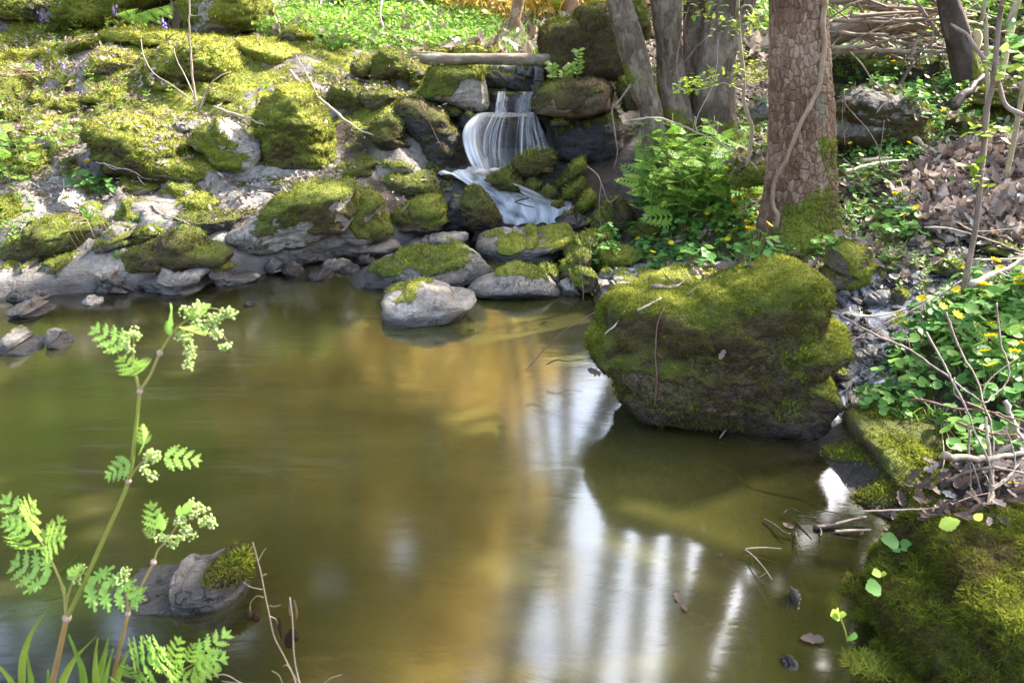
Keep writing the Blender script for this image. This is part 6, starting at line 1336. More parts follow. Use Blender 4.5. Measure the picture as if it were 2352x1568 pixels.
# ---- tufts of grass
def grass_tuft(name, label, p, n, h, mat, seed, dirn=(0, 0, 1), spread=.5, w=.006, droop=.5, group=None, dead=0, deadL=.2, hang=None):
    r_ = np.random.default_rng(seed); g = Geo(); tv, tf = blade_tpl(5, .7, 1.0)
    root = empty(name, p, label, 'grass', group)
    d = np.array(dirn) + r_.normal(0, spread, (n, 3)); d[:, 2] = np.abs(d[:, 2]) * .8 + .2
    L = h * r_.uniform(.5, 1.15, n); fr = frames(d, r_.uniform(0, 6.28, n))
    scatter(g, tv * [1, 1, 1], tf, np.array(p) + r_.normal(0, .012, (n, 3)) * [1, 1, .2], fr, np.stack([L * droop, np.full(n, w), L], -1), rnd=r_.random(n))
    g.build('green_blade' if dead else 'blade', M[mat], root)
    if dead:
        g = Geo()
        for k in range(dead):
            q = np.array(p) + r_.normal(0, .012, 3); hx = hang + r_.normal(0, .25, 3) * np.linalg.norm(hang); l = deadL * r_.uniform(.6, 1.1)
            mid = q + np.array([hx[0] * .3, hx[1] * .5 - .015, .02]); e = q + hx * l
            tube(g, smooth_path([q, mid, e], 8), np.linspace(.0016, .0006, 8), 4, rnd=r_.random())
        g.build('dry_blade', M['straw'], root)
    return root
def tuft_px(crop, x, y, *a, **k):
    q = cr(crop, (x, y))[0]; p, nn = hit(*q); return grass_tuft(a[0], a[1], p, *a[2:], **k)
tuft_px('c12', 820, 770, 'grass_tuft', 'grass tuft with two long hanging dry strands on the left bank rocks', 34, .10, 'grass', 1, dead=10, deadL=.24, hang=np.array([.15, -.25, -.9]))
tuft_px('c11', 590, 1095, 'grass_tuft', 'grass tuft with dry blades hanging over the brown boulder', 26, .085, 'grass', 2, dead=22, deadL=.13, hang=np.array([.05, -.6, -.75]))
tuft_px('c11', 450, 1085, 'grass_tuft', 'short bright grass tuft on the left top of the brown boulder', 22, .06, 'grass', 3)
tuft_px('c1', 150, 370, 'grass_tuft', 'tuft of dry straw-coloured grass on the upper left bank', 14, .10, 'grass', 4, dead=36, deadL=.16, hang=np.array([.2, -.7, -.2]))
tuft_px('c12', 1100, 1110, 'grass_tuft', 'small grass tuft beside the brown slab on the left bank', 26, .05, 'grass', 5)
tuft_px('c10', 560, 1400, 'grass_tuft', 'dark green grass tuft at the foot of the leaning stem', 50, .14, 'grass', 6, w=.005)
tuft_px('c8', 380, 500, 'grass_tuft', 'grass tuft in the shade between the big trunk and the driftwood', 50, .17, 'grass', 7)
tuft_px('c1', 450, 400, 'grass_tuft', 'small grass tuft below the flat grey-patched rock', 24, .08, 'grass', 8)
tuft_px('c3', 1190, 1100, 'grass_tuft', 'yellow-green grass tuft on the mossy foot of the big trunk', 24, .10, 'grass', 9)
tuft_px('c8', 960, 1200, 'grass_tuft', 'grass tuft on the left end of the leaf heap', 22, .08, 'grass', 10)
tuft_px('c1', 470, 420, 'grass_tuft', 'little tuft of grass between two yellow cushions', 18, .06, 'grass', 12)

# ---- bluebells, seedlings, ferns
def make_bluebell(seed):
    r_ = np.random.default_rng(seed); root = empty('bluebell', (0, 0, 0)); g = Geo(); h = .16
    st = smooth_path([(0, 0, -.02), (0, 0, h * .7), (.02, 0, h)], 6); tube(g, st, .0014, 4); 
    for k in range(6): leaf_at(g, OVAL, (0, 0, 0), (.09 * math.cos(k), .09 * math.sin(k), .06), (0, 0, 1), 0, .5, .35)
    g.build('stem', M['stem'], root)
    for k in range(5):
        a = r_.uniform(0, 6.28); b = st[4] + [0.012 * math.cos(a), .012 * math.sin(a), -.012 * k + .02]; g = Geo(); tube(g, [b, b + [.002, 0, -.008], b + [.004, 0, -.018]], [.002, .006, .009], 7); g.build('bell', M['violet'], root)
    return root
_bb = make_bluebell(1)
for k, (x, y) in enumerate([(310, 140), (330, 165), (275, 170), (220, 175), (610, 150), (850, 225), (215, 440), (330, 440)]):
    p, nn = hit(*cr('c1', (x, y))[0]); lab = 'bluebell flowering on the upper left bank'
    if k == 0: _bb.location = p; tag(_bb, lab, 'bluebell', 'bluebells on the left bank')
    else: copy_tree(_bb, p, rng.uniform(0, 6), 1.0, lab, 'bluebells on the left bank')['category'] = 'bluebell'
def seedling(label, crop, base, lp, mat='lime_leaf', y_up=(0, -.5, .85)):
    q = cr(crop, base)[0]; p, nn = hit(*q); root = empty('maple_seedling', p, label, 'seedling'); gs = Geo()
    for (bx, by, tx, ty) in lp:
        a = cr(crop, (bx, by), (tx, ty)); b, t = at_y(a[0, 0], a[0, 1], p[1] - .02), at_y(a[1, 0], a[1, 1], p[1] - .07)
        tube(gs, smooth_path([p, (p + b) / 2 + [0, 0, .01], b], 6), .0013, 4)
        g = Geo(); leaf_at(g, PALM, b, t, y_up, rng.random(), .15, 1.0); g.build('leaf', M[mat], root)
    gs.build('stem', M['stem_b'], root)
seedling('maple seedling with broad lime-green leaves below the golden dome', 'c1', (1305, 560), [(1300, 440), (1230, 450)][:0] + [(1320, 430, 1250, 440), (1330, 430, 1400, 450), (1330, 450, 1380, 540), (1310, 400, 1330, 385), (1310, 480, 1290, 520)])
seedling('maple seedling hanging in front of the cliff at the top left', 'c1', (480, 130), [(430, 40, 350, 30), (450, 30, 530, 60), (440, 20, 440, -30)])
seedling('maple seedling leaf at the foot of the cliff', 'c1', (380, 200), [(380, 160, 340, 150), (385, 160, 420, 175)])
seedling('lime-green maple seedling between the big trunk and the leaf heap', 'c8', (700, 1260), [(690, 1190, 640, 1200), (720, 1190, 790, 1190)], 'lime_leaf')
for k, (x, y, x2, y2, lab) in enumerate([(640, 60, 690, 140, 'fern frond drooping on the cliff, leftmost'), (690, 80, 760, 150, 'fern frond drooping on the cliff, second'), (740, 60, 830, 140, 'fern frond drooping on the cliff, third'), (800, 50, 890, 110, 'fern frond drooping on the cliff, rightmost')]):
    a = cr('c1', (x, y), (x2, y2)); b = at_y(*a[0], 6.0); t = at_y(*a[1], 5.75); g = Geo(); tube(g, [b + [0, .25, -.05], b], .003, 4, rnd=.2); leaf_at(g, FERN, b, t, (0, -.5, .8), .4, .3, 1.2); tag(g.build('fern', M['fern_leaf'], None, origin=b), lab, 'fern')
# ================================================================== UNCOUNTABLE GROWTH AND LITTER
def px_region(poly, y0=None):
    return np.array([hit(u, v)[0][:2] for u, v in poly])
def litter(name, polys, n, size, mat, seed, lift=.006, tilt=.45, tpl=DEADL, keep=None, sv=(.5, 1.4), rndm=.5):
    r_ = np.random.default_rng(seed); g = Geo()
    for poly, frac in polys:
        xy = in_poly(int(n * frac), poly, r_); p, q = drop_many(xy)
        if keep is not None: k = keep(p, q, r_); p, q = p[k], q[k]
        m_ = len(p); s = size * r_.uniform(*sv, m_)
        scatter(g, *tpl, p + q * lift + np.array([0, 0, 1]) * (r_.random(m_) * .01)[:, None], frames(q + r_.normal(0, tilt, (m_, 3)), r_.uniform(0, 6.28, m_)), s, rnd=np.clip(r_.normal(rndm, .28, m_), 0, 1))
    return tag(g.build(name, M[mat], smooth=False), kind='stuff')
LB = np.array([(-2.9, 3.5), (-1.6, 3.55), (-.75, 4.0), (-.35, 4.6), (-.45, 5.3), (-.8, 6.3), (-2.0, 6.6), (-4.2, 6.6), (-4.2, 4.2)])
def keep_left(p, q, r_):
    f = fbm(p * 1.7, 3, 77) + .25 * fbm(p * 6, 2, 78)
    return (f + r_.normal(0, .18, len(p)) > .12) & (q[:, 2] > .62) & (p[:, 2] > .16)
litter('dry_leaf_litter', [(LB, 1.0)], 17000, .031, 'dead', 1, keep=keep_left, sv=(.4, 1.25))
RM = px_region([(2040, 470), (2080, 400), (2180, 350), (2352, 330), (2352, 570), (2250, 560), (2150, 540), (2060, 520)])
litter('dead_leaf_heap', [(RM, 1.0)], 5200, .060, 'dead', 2, tilt=.6, lift=.014, sv=(.25, 1.45), rndm=.5)
RB = px_region([(1480, 600), (1500, 400), (1700, 330), (2000, 330), (2352, 250), (2352, 600), (1950, 640), (1900, 560), (1700, 640)])
litter('scattered_dead_leaves', [(RB, 1.0)], 2600, .045, 'dead', 3, tilt=.5, rndm=.35)
BKH = np.array([(-4.2, 6.3), (4.4, 5.8), (4.6, 9), (-4.5, 9)])
litter('hillside_leaf_litter', [(BKH, .6), (np.array([(-9, 9), (6, 9), (7, 17), (-10, 17)]), .7)], 22000, .11, 'dead', 4, tilt=.6, rndm=.55)
litter('fine_moss_debris', [(LB, 1.0)], 3800, .016, 'dead', 14, tilt=.4, keep=lambda p, q, r_: (q[:, 2] > .3) & (p[:, 2] > .1), tpl=OVAL)
MUD = px_region([(2080, 1190), (2060, 1120), (2200, 1060), (2352, 1010), (2352, 1190), (2200, 1215)])
litter('rotting_leaf_litter', [(MUD, 1.0)], 420, .034, 'dead', 41, tilt=.35, sv=(.3, 1.3), rndm=.22)
# bright green growth behind the bank
def grass_stuff(name, poly, n, h, mat, seed, w=.006, keep=None, tplL=None, lsz=.03):
    r_ = np.random.default_rng(seed); g = Geo(); xy = in_poly(n, poly, r_); p, q = drop_many(xy)
    if keep is not None: k = keep(p, q, r_); p = p[k]
    m_ = len(p); L = h * r_.uniform(.4, 1.2, m_); d = r_.normal(0, .45, (m_, 3)) + [0, 0, 1.2]
    tv, tf = blade_tpl(2, .6, 1.0); scatter(g, tv, tf, p, frames(d, r_.uniform(0, 6.28, m_)), np.stack([L * .6, np.full(m_, w), L], -1), rnd=np.clip(r_.normal(.5, .25, m_), 0, 1))
    if tplL is not None:
        mm = int(m_ * 1.0); k = r_.integers(m_, size=mm); pp = p[k] + r_.normal(0, .03, (mm, 3)) * [1, 1, 0] + np.array([0, 0, 1]) * (h * r_.uniform(.2, 1.1, mm))[:, None]
        scatter(g, *tplL, pp, frames(r_.normal(0, .45, (mm, 3)) + [0, -.25, .9], r_.uniform(0, 6.28, mm)), lsz * r_.uniform(.6, 1.5, mm), rnd=np.clip(r_.normal(.5, .25, mm), 0, 1))
    return tag(g.build(name, M[mat], smooth=False), kind='stuff')
BG = np.array([(-2.1, 6.25), (-1.3, 6.05), (-.75, 6.1), (-.3, 6.4), (-.1, 6.9), (-.2, 7.9), (-1.2, 8.3), (-2.2, 8.0)])
grass_stuff('bright_green_undergrowth', BG, 11000, .11, 'meadow', 5, .005, None, OVAL, .036)
BG2 = np.array([(-.5, 6.2), (.5, 6.0), (.55, 7.4), (.2, 7.9), (-.4, 7.4)])
grass_stuff('lush_grass', BG2, 2600, .13, 'meadow', 6, .006)
grass_stuff('low_ivy_carpet', np.array([(-2.2, 8.0), (-.9, 7.8), (-.5, 8.4), (-.8, 10), (-3, 10.5)]), 3600, .10, 'ivy', 7, .012, lambda p, q, r_: fbm(p * 1.3, 3, 5) + r_.normal(0, .2, len(p)) > -.05, HEART, .06)
grass_stuff('sunlit_bramble', np.array([(-.75, 8.0), (-.1, 7.5), (1.1, 7.5), (1.5, 10), (-.9, 10.4)]), 4200, .30, 'gold_leaf', 8, .010, None, OVAL, .085)
grass_stuff('sunlit_ivy', np.array([(-.75, 8.0), (-.1, 7.6), (1.1, 7.6), (1.5, 10), (-.9, 10.4)]), 1500, .34, 'lime_leaf', 18, .010, None, HEART, .07)
grass_stuff('slope_undergrowth', np.array([(-4.0, 9.4), (1.2, 9.2), (1.8, 14.5), (-4.6, 15)]), 15000, .5, 'gold_leaf', 19, .02, None, OVAL, .24)
grass_stuff('slope_green_undergrowth', np.array([(-10, 6.5), (-4.6, 7.5), (-4.0, 9.6), (-4.6, 15), (-11, 16)]), 14000, .5, 'meadow', 20, .03, None, OVAL, .28)
grass_stuff('pale_green_undergrowth', np.array([(1.9, 6.3), (4.6, 5.6), (5, 8.5), (1.9, 8.6)]), 4200, .16, 'meadow', 9, .008, None, OVAL, .065)
grass_stuff('sparse_bank_grass', np.array([(-3.4, 5.3), (-.9, 5.6), (-1.6, 6.25), (-3.8, 6.2)]), 900, .07, 'grass', 10, .004, lambda p, q, r_: fbm(p * 3, 3, 15) > .2)
def keep_rb(p, q, r_): return (fbm(p * 2.6, 3, 25) + r_.normal(0, .2, len(p)) > .0)
grass_stuff('low_green_cover', RB, 2600, .05, 'celandine', 11, .006, keep_rb, OVAL, .026)
# shaggy moss on the soil itself, in cushions
kk = _idx[np.abs(V[T_ground[_idx]].mean(1)[:, 1] - 4.6) < 2.4]
_gm = np.clip(g_moss, 0, 1)
o = moss_tufts(V, T_ground[kk], _gm, g_tone, None, None, .8, .2, name='bank_moss', cut_ground=False, seed=55, lim=120000)
tag(o, kind='stuff')

# ================================================================== WOOD
def to3(crop, pts, y0=None, y1=None, lift=None):
    q = cr(crop, *[p[:2] for p in pts])
    if y0 is None: return np.array([hit(u, v, .006 if lift is None else lift)[0] for u, v in q])
    return at_y(q[:, 0], q[:, 1], np.linspace(y0, y1 if y1 is not None else y0, len(q)))
def stick(name, label, cat, crop, pts, w, mat, y0=None, y1=None, side=(), group=None, jit=.12, ns=6, lift=None, sub=None, taper=.55, seed=None):
    """a twig or branch through measured points; w = thickness in crop pixels; side = extra forks"""
    r_ = np.random.default_rng(seed if seed is not None else abs(hash(label)) % 9999 if False else len(label) * 37 + len(pts))
    P = to3(crop, pts, y0, y1, lift); dep = proj(P.mean(0))[2]; s = CROPS[crop][0]; rad = w * s / 2 / F * dep
    n = max(6, 4 * len(pts)); S = smooth_path(P, n); S[1:-1] += r_.normal(0, jit * rad * 2, (n - 2, 3)) * [1, .5, 1]
    g = Geo(); tube(g, S, np.linspace(rad, rad * taper, n) * (1 + .12 * r_.normal(size=n)), ns, lump=.12, seed=len(label))
    for f in side:
        Q = to3(crop, f[0], *(f[2:4] if len(f) > 2 else (y0, y1)), **({'lift': lift})); m_ = max(5, 4 * len(f[0])); Q = smooth_path(Q, m_); Q[1:-1] += r_.normal(0, jit * rad, (m_ - 2, 3))
        tube(g, Q, np.linspace(rad * f[1], rad * f[1] * .5, m_), 5)
    o = g.build(name, M[mat], None, origin=S[0]); return tag(o, label, cat, group)

# the fallen log lying across the stream above the waterfall
b = [at_y(u, v, y) for u, v, y in [(963, 136, 5.0), (1020, 137, 5.0), (1100, 136, 5.02), (1180, 137, 5.05), (1262, 138, 5.1)]]
root = empty('fallen_log', b[0], 'weathered log spanning the stream above the waterfall, its left end splintered', 'log')
g = Geo(); S = smooth_path(b, 60); rad = np.interp(np.linspace(0, 1, 60), [0, .03, .1, .5, 1], [.020, .030, .034, .033, .036]); tube(g, S, rad, 40, lump=.09, seed=3); g.build('trunk', M['log'], root)
g = Geo(); r = np.random.default_rng(4)
for k in range(9):
    a = at_y(925 + r.uniform(-6, 22), 124 + r.uniform(-6, 12), 5.02); e = at_y(1010 + r.uniform(0, 60), 129 + r.uniform(-2, 3), 5.03 + r.uniform(0, .02)); tube(g, smooth_path([a, (a + e) / 2 + r.normal(0, .003, 3), e], 8), np.linspace(.004, .012, 8), 6, lump=.2, seed=k)
g.build('splintered_end', M['drift'], root)

# driftwood heap at the top right
b = [at_y(u, v, 5.45) for u, v in [(1900, 78), (1960, 62), (2040, 52), (2130, 46)]]
g = Geo(); tube(g, smooth_path(b, 30), .075, 24, lump=.18, seed=5); tag(g.build('rotten_log', M['drift'], None, origin=b[0]), 'thick rotten log with green moss at the top of the driftwood heap', 'log')
for k, (pts, w, y0, y1, mat, lab) in enumerate([
    ([(290, 5), (420, 10), (560, 20), (700, 40), (850, 62), (980, 80)], 40, 5.35, 5.2, 'drift', 'long smooth branch along the top of the driftwood heap'),
    ([(300, 315), (440, 312), (560, 300), (680, 262), (760, 275)], 30, 5.05, 5.0, 'drift', 'bent branch beside the big trunk in the driftwood heap'),
    ([(300, 345), (480, 335), (660, 335), (860, 345), (1080, 335)], 42, 5.1, 5.0, 'drift', 'straight peeled branch along the bottom of the driftwood heap'),
    ([(720, 600), (800, 480), (880, 370), (920, 290)], 28, 4.75, 5.1, 'twig_dark', 'dark slanting branch pointing down to the lichen-capped boulder'),
    ([(545, 140), (640, 122), (720, 118), (840, 95)], 20, 5.25, 5.2, 'twig_pale', 'pale stick sticking out left of the driftwood heap'),
    ([(630, 235), (640, 170), (720, 100), (740, 75)], 30, 5.2, 5.2, 'drift', 'stubby grey stick in the middle of the driftwood heap'),
    ([(660, 200), (760, 175), (900, 150), (990, 120)], 20, 5.15, 5.15, 'drift', 'stick slanting up behind the stubby one'),
    ([(830, 380), (870, 260), (960, 150), (1010, 80)], 22, 5.0, 5.05, 'drift', 'long stick leaning up to the dark trunk'),
    ([(950, 405), (955, 320), (975, 200), (980, 110)], 14, 5.0, 5.0, 'twig_pale', 'thin curved stick hanging before the driftwood heap'),
    ([(800, 320), (880, 250), (980, 210), (1040, 190)], 22, 5.08, 5.0, 'drift', 'grey stick crossing beneath the long leaning one'),
    ([(1080, 480), (1040, 400), (1030, 330), (1045, 250)], 12, 4.9, 4.95, 'twig', 'thin brown stick beside the foot of the dark trunk'),
    ([(590, 300), (700, 250), (850, 240), (1010, 220)], 34, 5.25, 5.2, 'drift', 'thick branch in the dark of the driftwood heap'),
    ([(560, 60), (700, 70), (800, 95), (930, 110)], 26, 5.35, 5.25, 'drift', 'branch lying below the topmost one in the heap'),
    ([(640, 105), (760, 130), (880, 125), (1000, 95)], 18, 5.3, 5.2, 'drift', 'stick lying across the middle of the heap'),
    ([(700, 60), (780, 150), (830, 180)], 14, 5.2, 5.15, 'twig', 'short stick slanting across the heap'),
    ([(1170, 150), (1280, 165), (1400, 210), (1520, 215)], 26, 5.3, 5.4, 'drift', 'branch lying right of the dark trunk'),
    ([(1200, 285), (1290, 310), (1370, 330), (1440, 335)], 50, 4.95, 5.0, 'drift', 'thick sawn log end right of the dark trunk'),
    ([(1150, 95), (1200, 60), (1260, 20), (1300, -20)], 12, 5.0, 5.1, 'twig', 'thin twig rising right of the dark trunk'),
    ([(1100, 690), (1180, 620), (1250, 550), (1330, 490)], 62, 4.15, 4.4, 'twig_dark', 'black charred-looking stick leaning on the right bank'),
    ([(850, 900), (890, 940), (930, 965)], 36, 3.95, 3.9, 'twig_pale', 'short sawn stick end in front of the lichen-capped boulder'),
    ([(390, 1130), (480, 1105), (600, 1075), (700, 1060), (800, 1055)], 24, 3.5, 3.62, 'twig_pale', 'pale curved branch on the ground right of the big trunk'),
    ([(500, 1055), (600, 1045), (700, 1035)], 26, 3.75, 3.8, 'twig_pale', 'short branch behind the pale curved one'),
    ([(1480, 850), (1530, 800), (1580, 770)], 26, 3.6, 3.7, 'drift', 'branch lying on the leaf heap at the right edge')]):
    stick('driftwood_branch' if k < 18 else 'fallen_branch', lab, 'branch', 'c8', pts, w, mat, y0, y1, ns=9)
b = at_y(*cr('c8', (1240, 275))[0], 4.93); g = Geo(); tube(g, [b + [-.012, -.012, 0], b + [.012, .012, 0]], .07, 20, lump=.15); o = g.build('sawn_disc', M['cutwood'], None, origin=b); o.scale = (.55, .55, 1.0); tag(o, 'pale sawn slice of wood leaning beside the dark trunk', 'wood slice')

# the climbing vine on the big trunk
q = cr('c3', (1068, -10), (1075, 40), (1062, 130), (1072, 230), (1060, 320), (1045, 440), (1000, 540), (950, 630), (910, 730), (870, 830), (820, 920), (808, 1000), (815, 1060), (835, 1100), (828, 1160))
_tr = np.array([1.0]); vp = []
base = [at_y(u, v, 3.26) for u, v in q]
ax0, ax1 = at_y(1834, 560, 3.26), at_y(1830, 0, 3.26)
for p, (u, v) in zip(base, q):
    t = (p[2] - ax0[2]) / (ax1[2] - ax0[2]); c = ax0 + (ax1 - ax0) * t; rr = np.interp(v, [0, 300, 480, 560], [.118, .128, .145, .15]) + .022
    dx = np.clip((u - np.interp(v, [0, 560], [1830, 1834])) / F * proj(c)[2] / rr, -1, 1); vp.append(at_y(u, v, 3.26 - rr * math.sqrt(max(0, 1 - dx * dx)) - .004))
g = Geo(); S = smooth_path(vp, 120); tube(g, S, np.linspace(.0105, .0075, 120), 12, lump=.25, seed=8)
tag(g.build('climbing_vine', M['vine'], None, origin=S[0]), 'thick pale vine running down the face of the big plated trunk', 'vine')

# saplings
def sapling(label, crop, pts, w, mat, y0, y1, leaves=(), side=(), lm='lime_leaf', ls=.03, top=None, nm='sapling'):
    P = to3(crop, pts, y0, y1); dep = proj(P.mean(0))[2]; rad = w * CROPS[crop][0] / 2 / F * dep
    if top is not None: P = np.vstack([P, P[-1] + np.array(top)])
    root = empty(nm, P[0], label, 'sapling'); S = smooth_path(P, 50); g = Geo(); r_ = np.random.default_rng(len(label))
    tube(g, S, np.linspace(rad * 1.15, rad * .7, 50), 10, lump=.10, seed=4)
    for f in side:
        Q = smooth_path(to3(crop, f[0], f[2], f[3]), 14); Q[1:-1] += r_.normal(0, .0015, (12, 3)); tube(g, Q, np.linspace(rad * f[1], rad * f[1] * .35, 14), 6)
    g.build('stem', M[mat], root); gl = Geo()
    for (x, y, n_, sp, yy) in leaves:
        c = at_y(*cr(crop, (x, y))[0], yy)
        for _ in range(n_):
            a = c + r_.normal(0, 1, 3) * [sp, sp * .6, sp * .6]; d = r_.normal(0, 1, 3) * [1, .7, .4]; d /= np.linalg.norm(d)
            leaf_at(gl, OVAL, a, a + d * ls * r_.uniform(.6, 1.2), (0, -.3, 1), r_.random(), .2, 1.5)
    if gl.n: gl.build('foliage', M[lm], root)
    return root
sapling('slender pale stem in an S-curve between the many-stemmed tree and the big trunk', 'c10', [(1520, 1560), (1545, 1450), (1570, 1270), (1575, 1160), (1530, 1040), (1495, 900), (1505, 750), (1490, 600), (1470, 420), (1455, 250), (1450, 120), (1450, 0)], 34, 'sapling', 3.5, 3.4,
        [(1000, 20, 12, .03, 3.4), (1100, 60, 16, .035, 3.4), (1140, 110, 8, .02, 3.4), (1250, 30, 10, .03, 3.4), (1300, 240, 16, .04, 3.4), (1400, 200, 14, .04, 3.4), (1350, 300, 8, .03, 3.4), (1500, 290, 14, .04, 3.4), (1600, 130, 14, .04, 3.4), (1580, 200, 12, .04, 3.4),
         (900, 810, 16, .022, 3.35), (1000, 780, 18, .028, 3.35), (1080, 760, 18, .028, 3.35), (1180, 720, 18, .03, 3.35), (1260, 660, 14, .03, 3.35), (1380, 670, 10, .03, 3.35), (1150, 800, 12, .02, 3.35), (1440, 760, 6, .02, 3.35), (1600, 560, 8, .02, 3.4), (1540, 490, 6, .02, 3.4)],
        [([(1475, 75), (1520, 50), (1560, 60), (1620, 110), (1665, 130)], .5, 3.4, 3.4), ([(1480, 830), (1400, 800), (1310, 765), (1230, 795), (1120, 820), (900, 830)], .45, 3.42, 3.35), ([(1500, 650), (1580, 600), (1690, 565)], .4, 3.42, 3.4), ([(1460, 330), (1400, 250), (1300, 240)], .3, 3.4, 3.4),
         ([(1510, 690), (1600, 730), (1690, 750)], .35, 3.42, 3.42), ([(1515, 770), (1580, 800), (1690, 812)], .3, 3.42, 3.42)], ls=.024, top=(-.02, 0, 1.2))
sapling('tall brown sapling standing in the stream bed at the right', 'c3', [(1800, 1540), (1780, 1480), (1800, 1380), (1840, 1180), (1860, 1020), (1880, 800), (1900, 560), (1930, 440), (1950, 250), (1970, 60), (1990, -20)], 26, 'twig', 2.5, 2.42,
        [(1860, 670, 10, .02, 2.45), (1920, 660, 8, .02, 2.45), (1830, 860, 8, .015, 2.45), (1840, 930, 6, .015, 2.45), (2000, 380, 8, .02, 2.42), (2060, 400, 6, .02, 2.42), (2000, 660, 6, .02, 2.4), (1890, 960, 4, .012, 2.45), (1990, 10, 6, .015, 2.42), (1900, 340, 5, .015, 2.42)],
        [([(1860, 720), (1900, 680), (1990, 660)], .4, 2.46, 2.4), ([(1880, 700), (1840, 670)], .35, 2.45, 2.45), ([(1940, 430), (2000, 400), (2070, 405)], .5, 2.43, 2.42), ([(1860, 940), (1840, 880)], .4, 2.45, 2.45)], ls=.032, top=(.05, 0, .7))
sapling('greenish sapling stem rising behind the tall brown one', 'c3', [(1860, 950), (1885, 800), (1900, 620), (1905, 450), (1900, 300), (1895, 100), (1893, -10)], 22, 'sapling', 2.75, 2.7, [], [], top=(0, 0, .7))
sapling('olive stem at the right edge with a twig leaning across it', 'c3', [(2000, 900), (2030, 760), (2060, 600), (2080, 480), (2091, 440)], 24, 'sapling', 2.6, 2.55, [], [], top=(.05, 0, .8))
sapling('mossy olive stem leaning right at the top right corner', 'c3', [(1960, 420), (1990, 300), (2030, 120), (2060, 0)], 34, 'sapling', 2.75, 2.8, [(2050, 190, 12, .04, 2.7), (2080, 260, 14, .04, 2.7), (2060, 300, 10, .03, 2.7), (2085, 220, 10, .03, 2.65)], [], 'near_leaf', .045, top=(.15, 0, .8))
sapling('bare brown branch slanting across the saplings at the right', 'c3', [(2110, 600), (2000, 540), (1960, 430), (1900, 320), (1840, 240), (1800, 180), (1715, 125)], 22, 'twig', 2.4, 2.6, [], [([(1800, 180), (1770, 160), (1740, 150)], .4, 2.58, 2.6)], nm='branch')
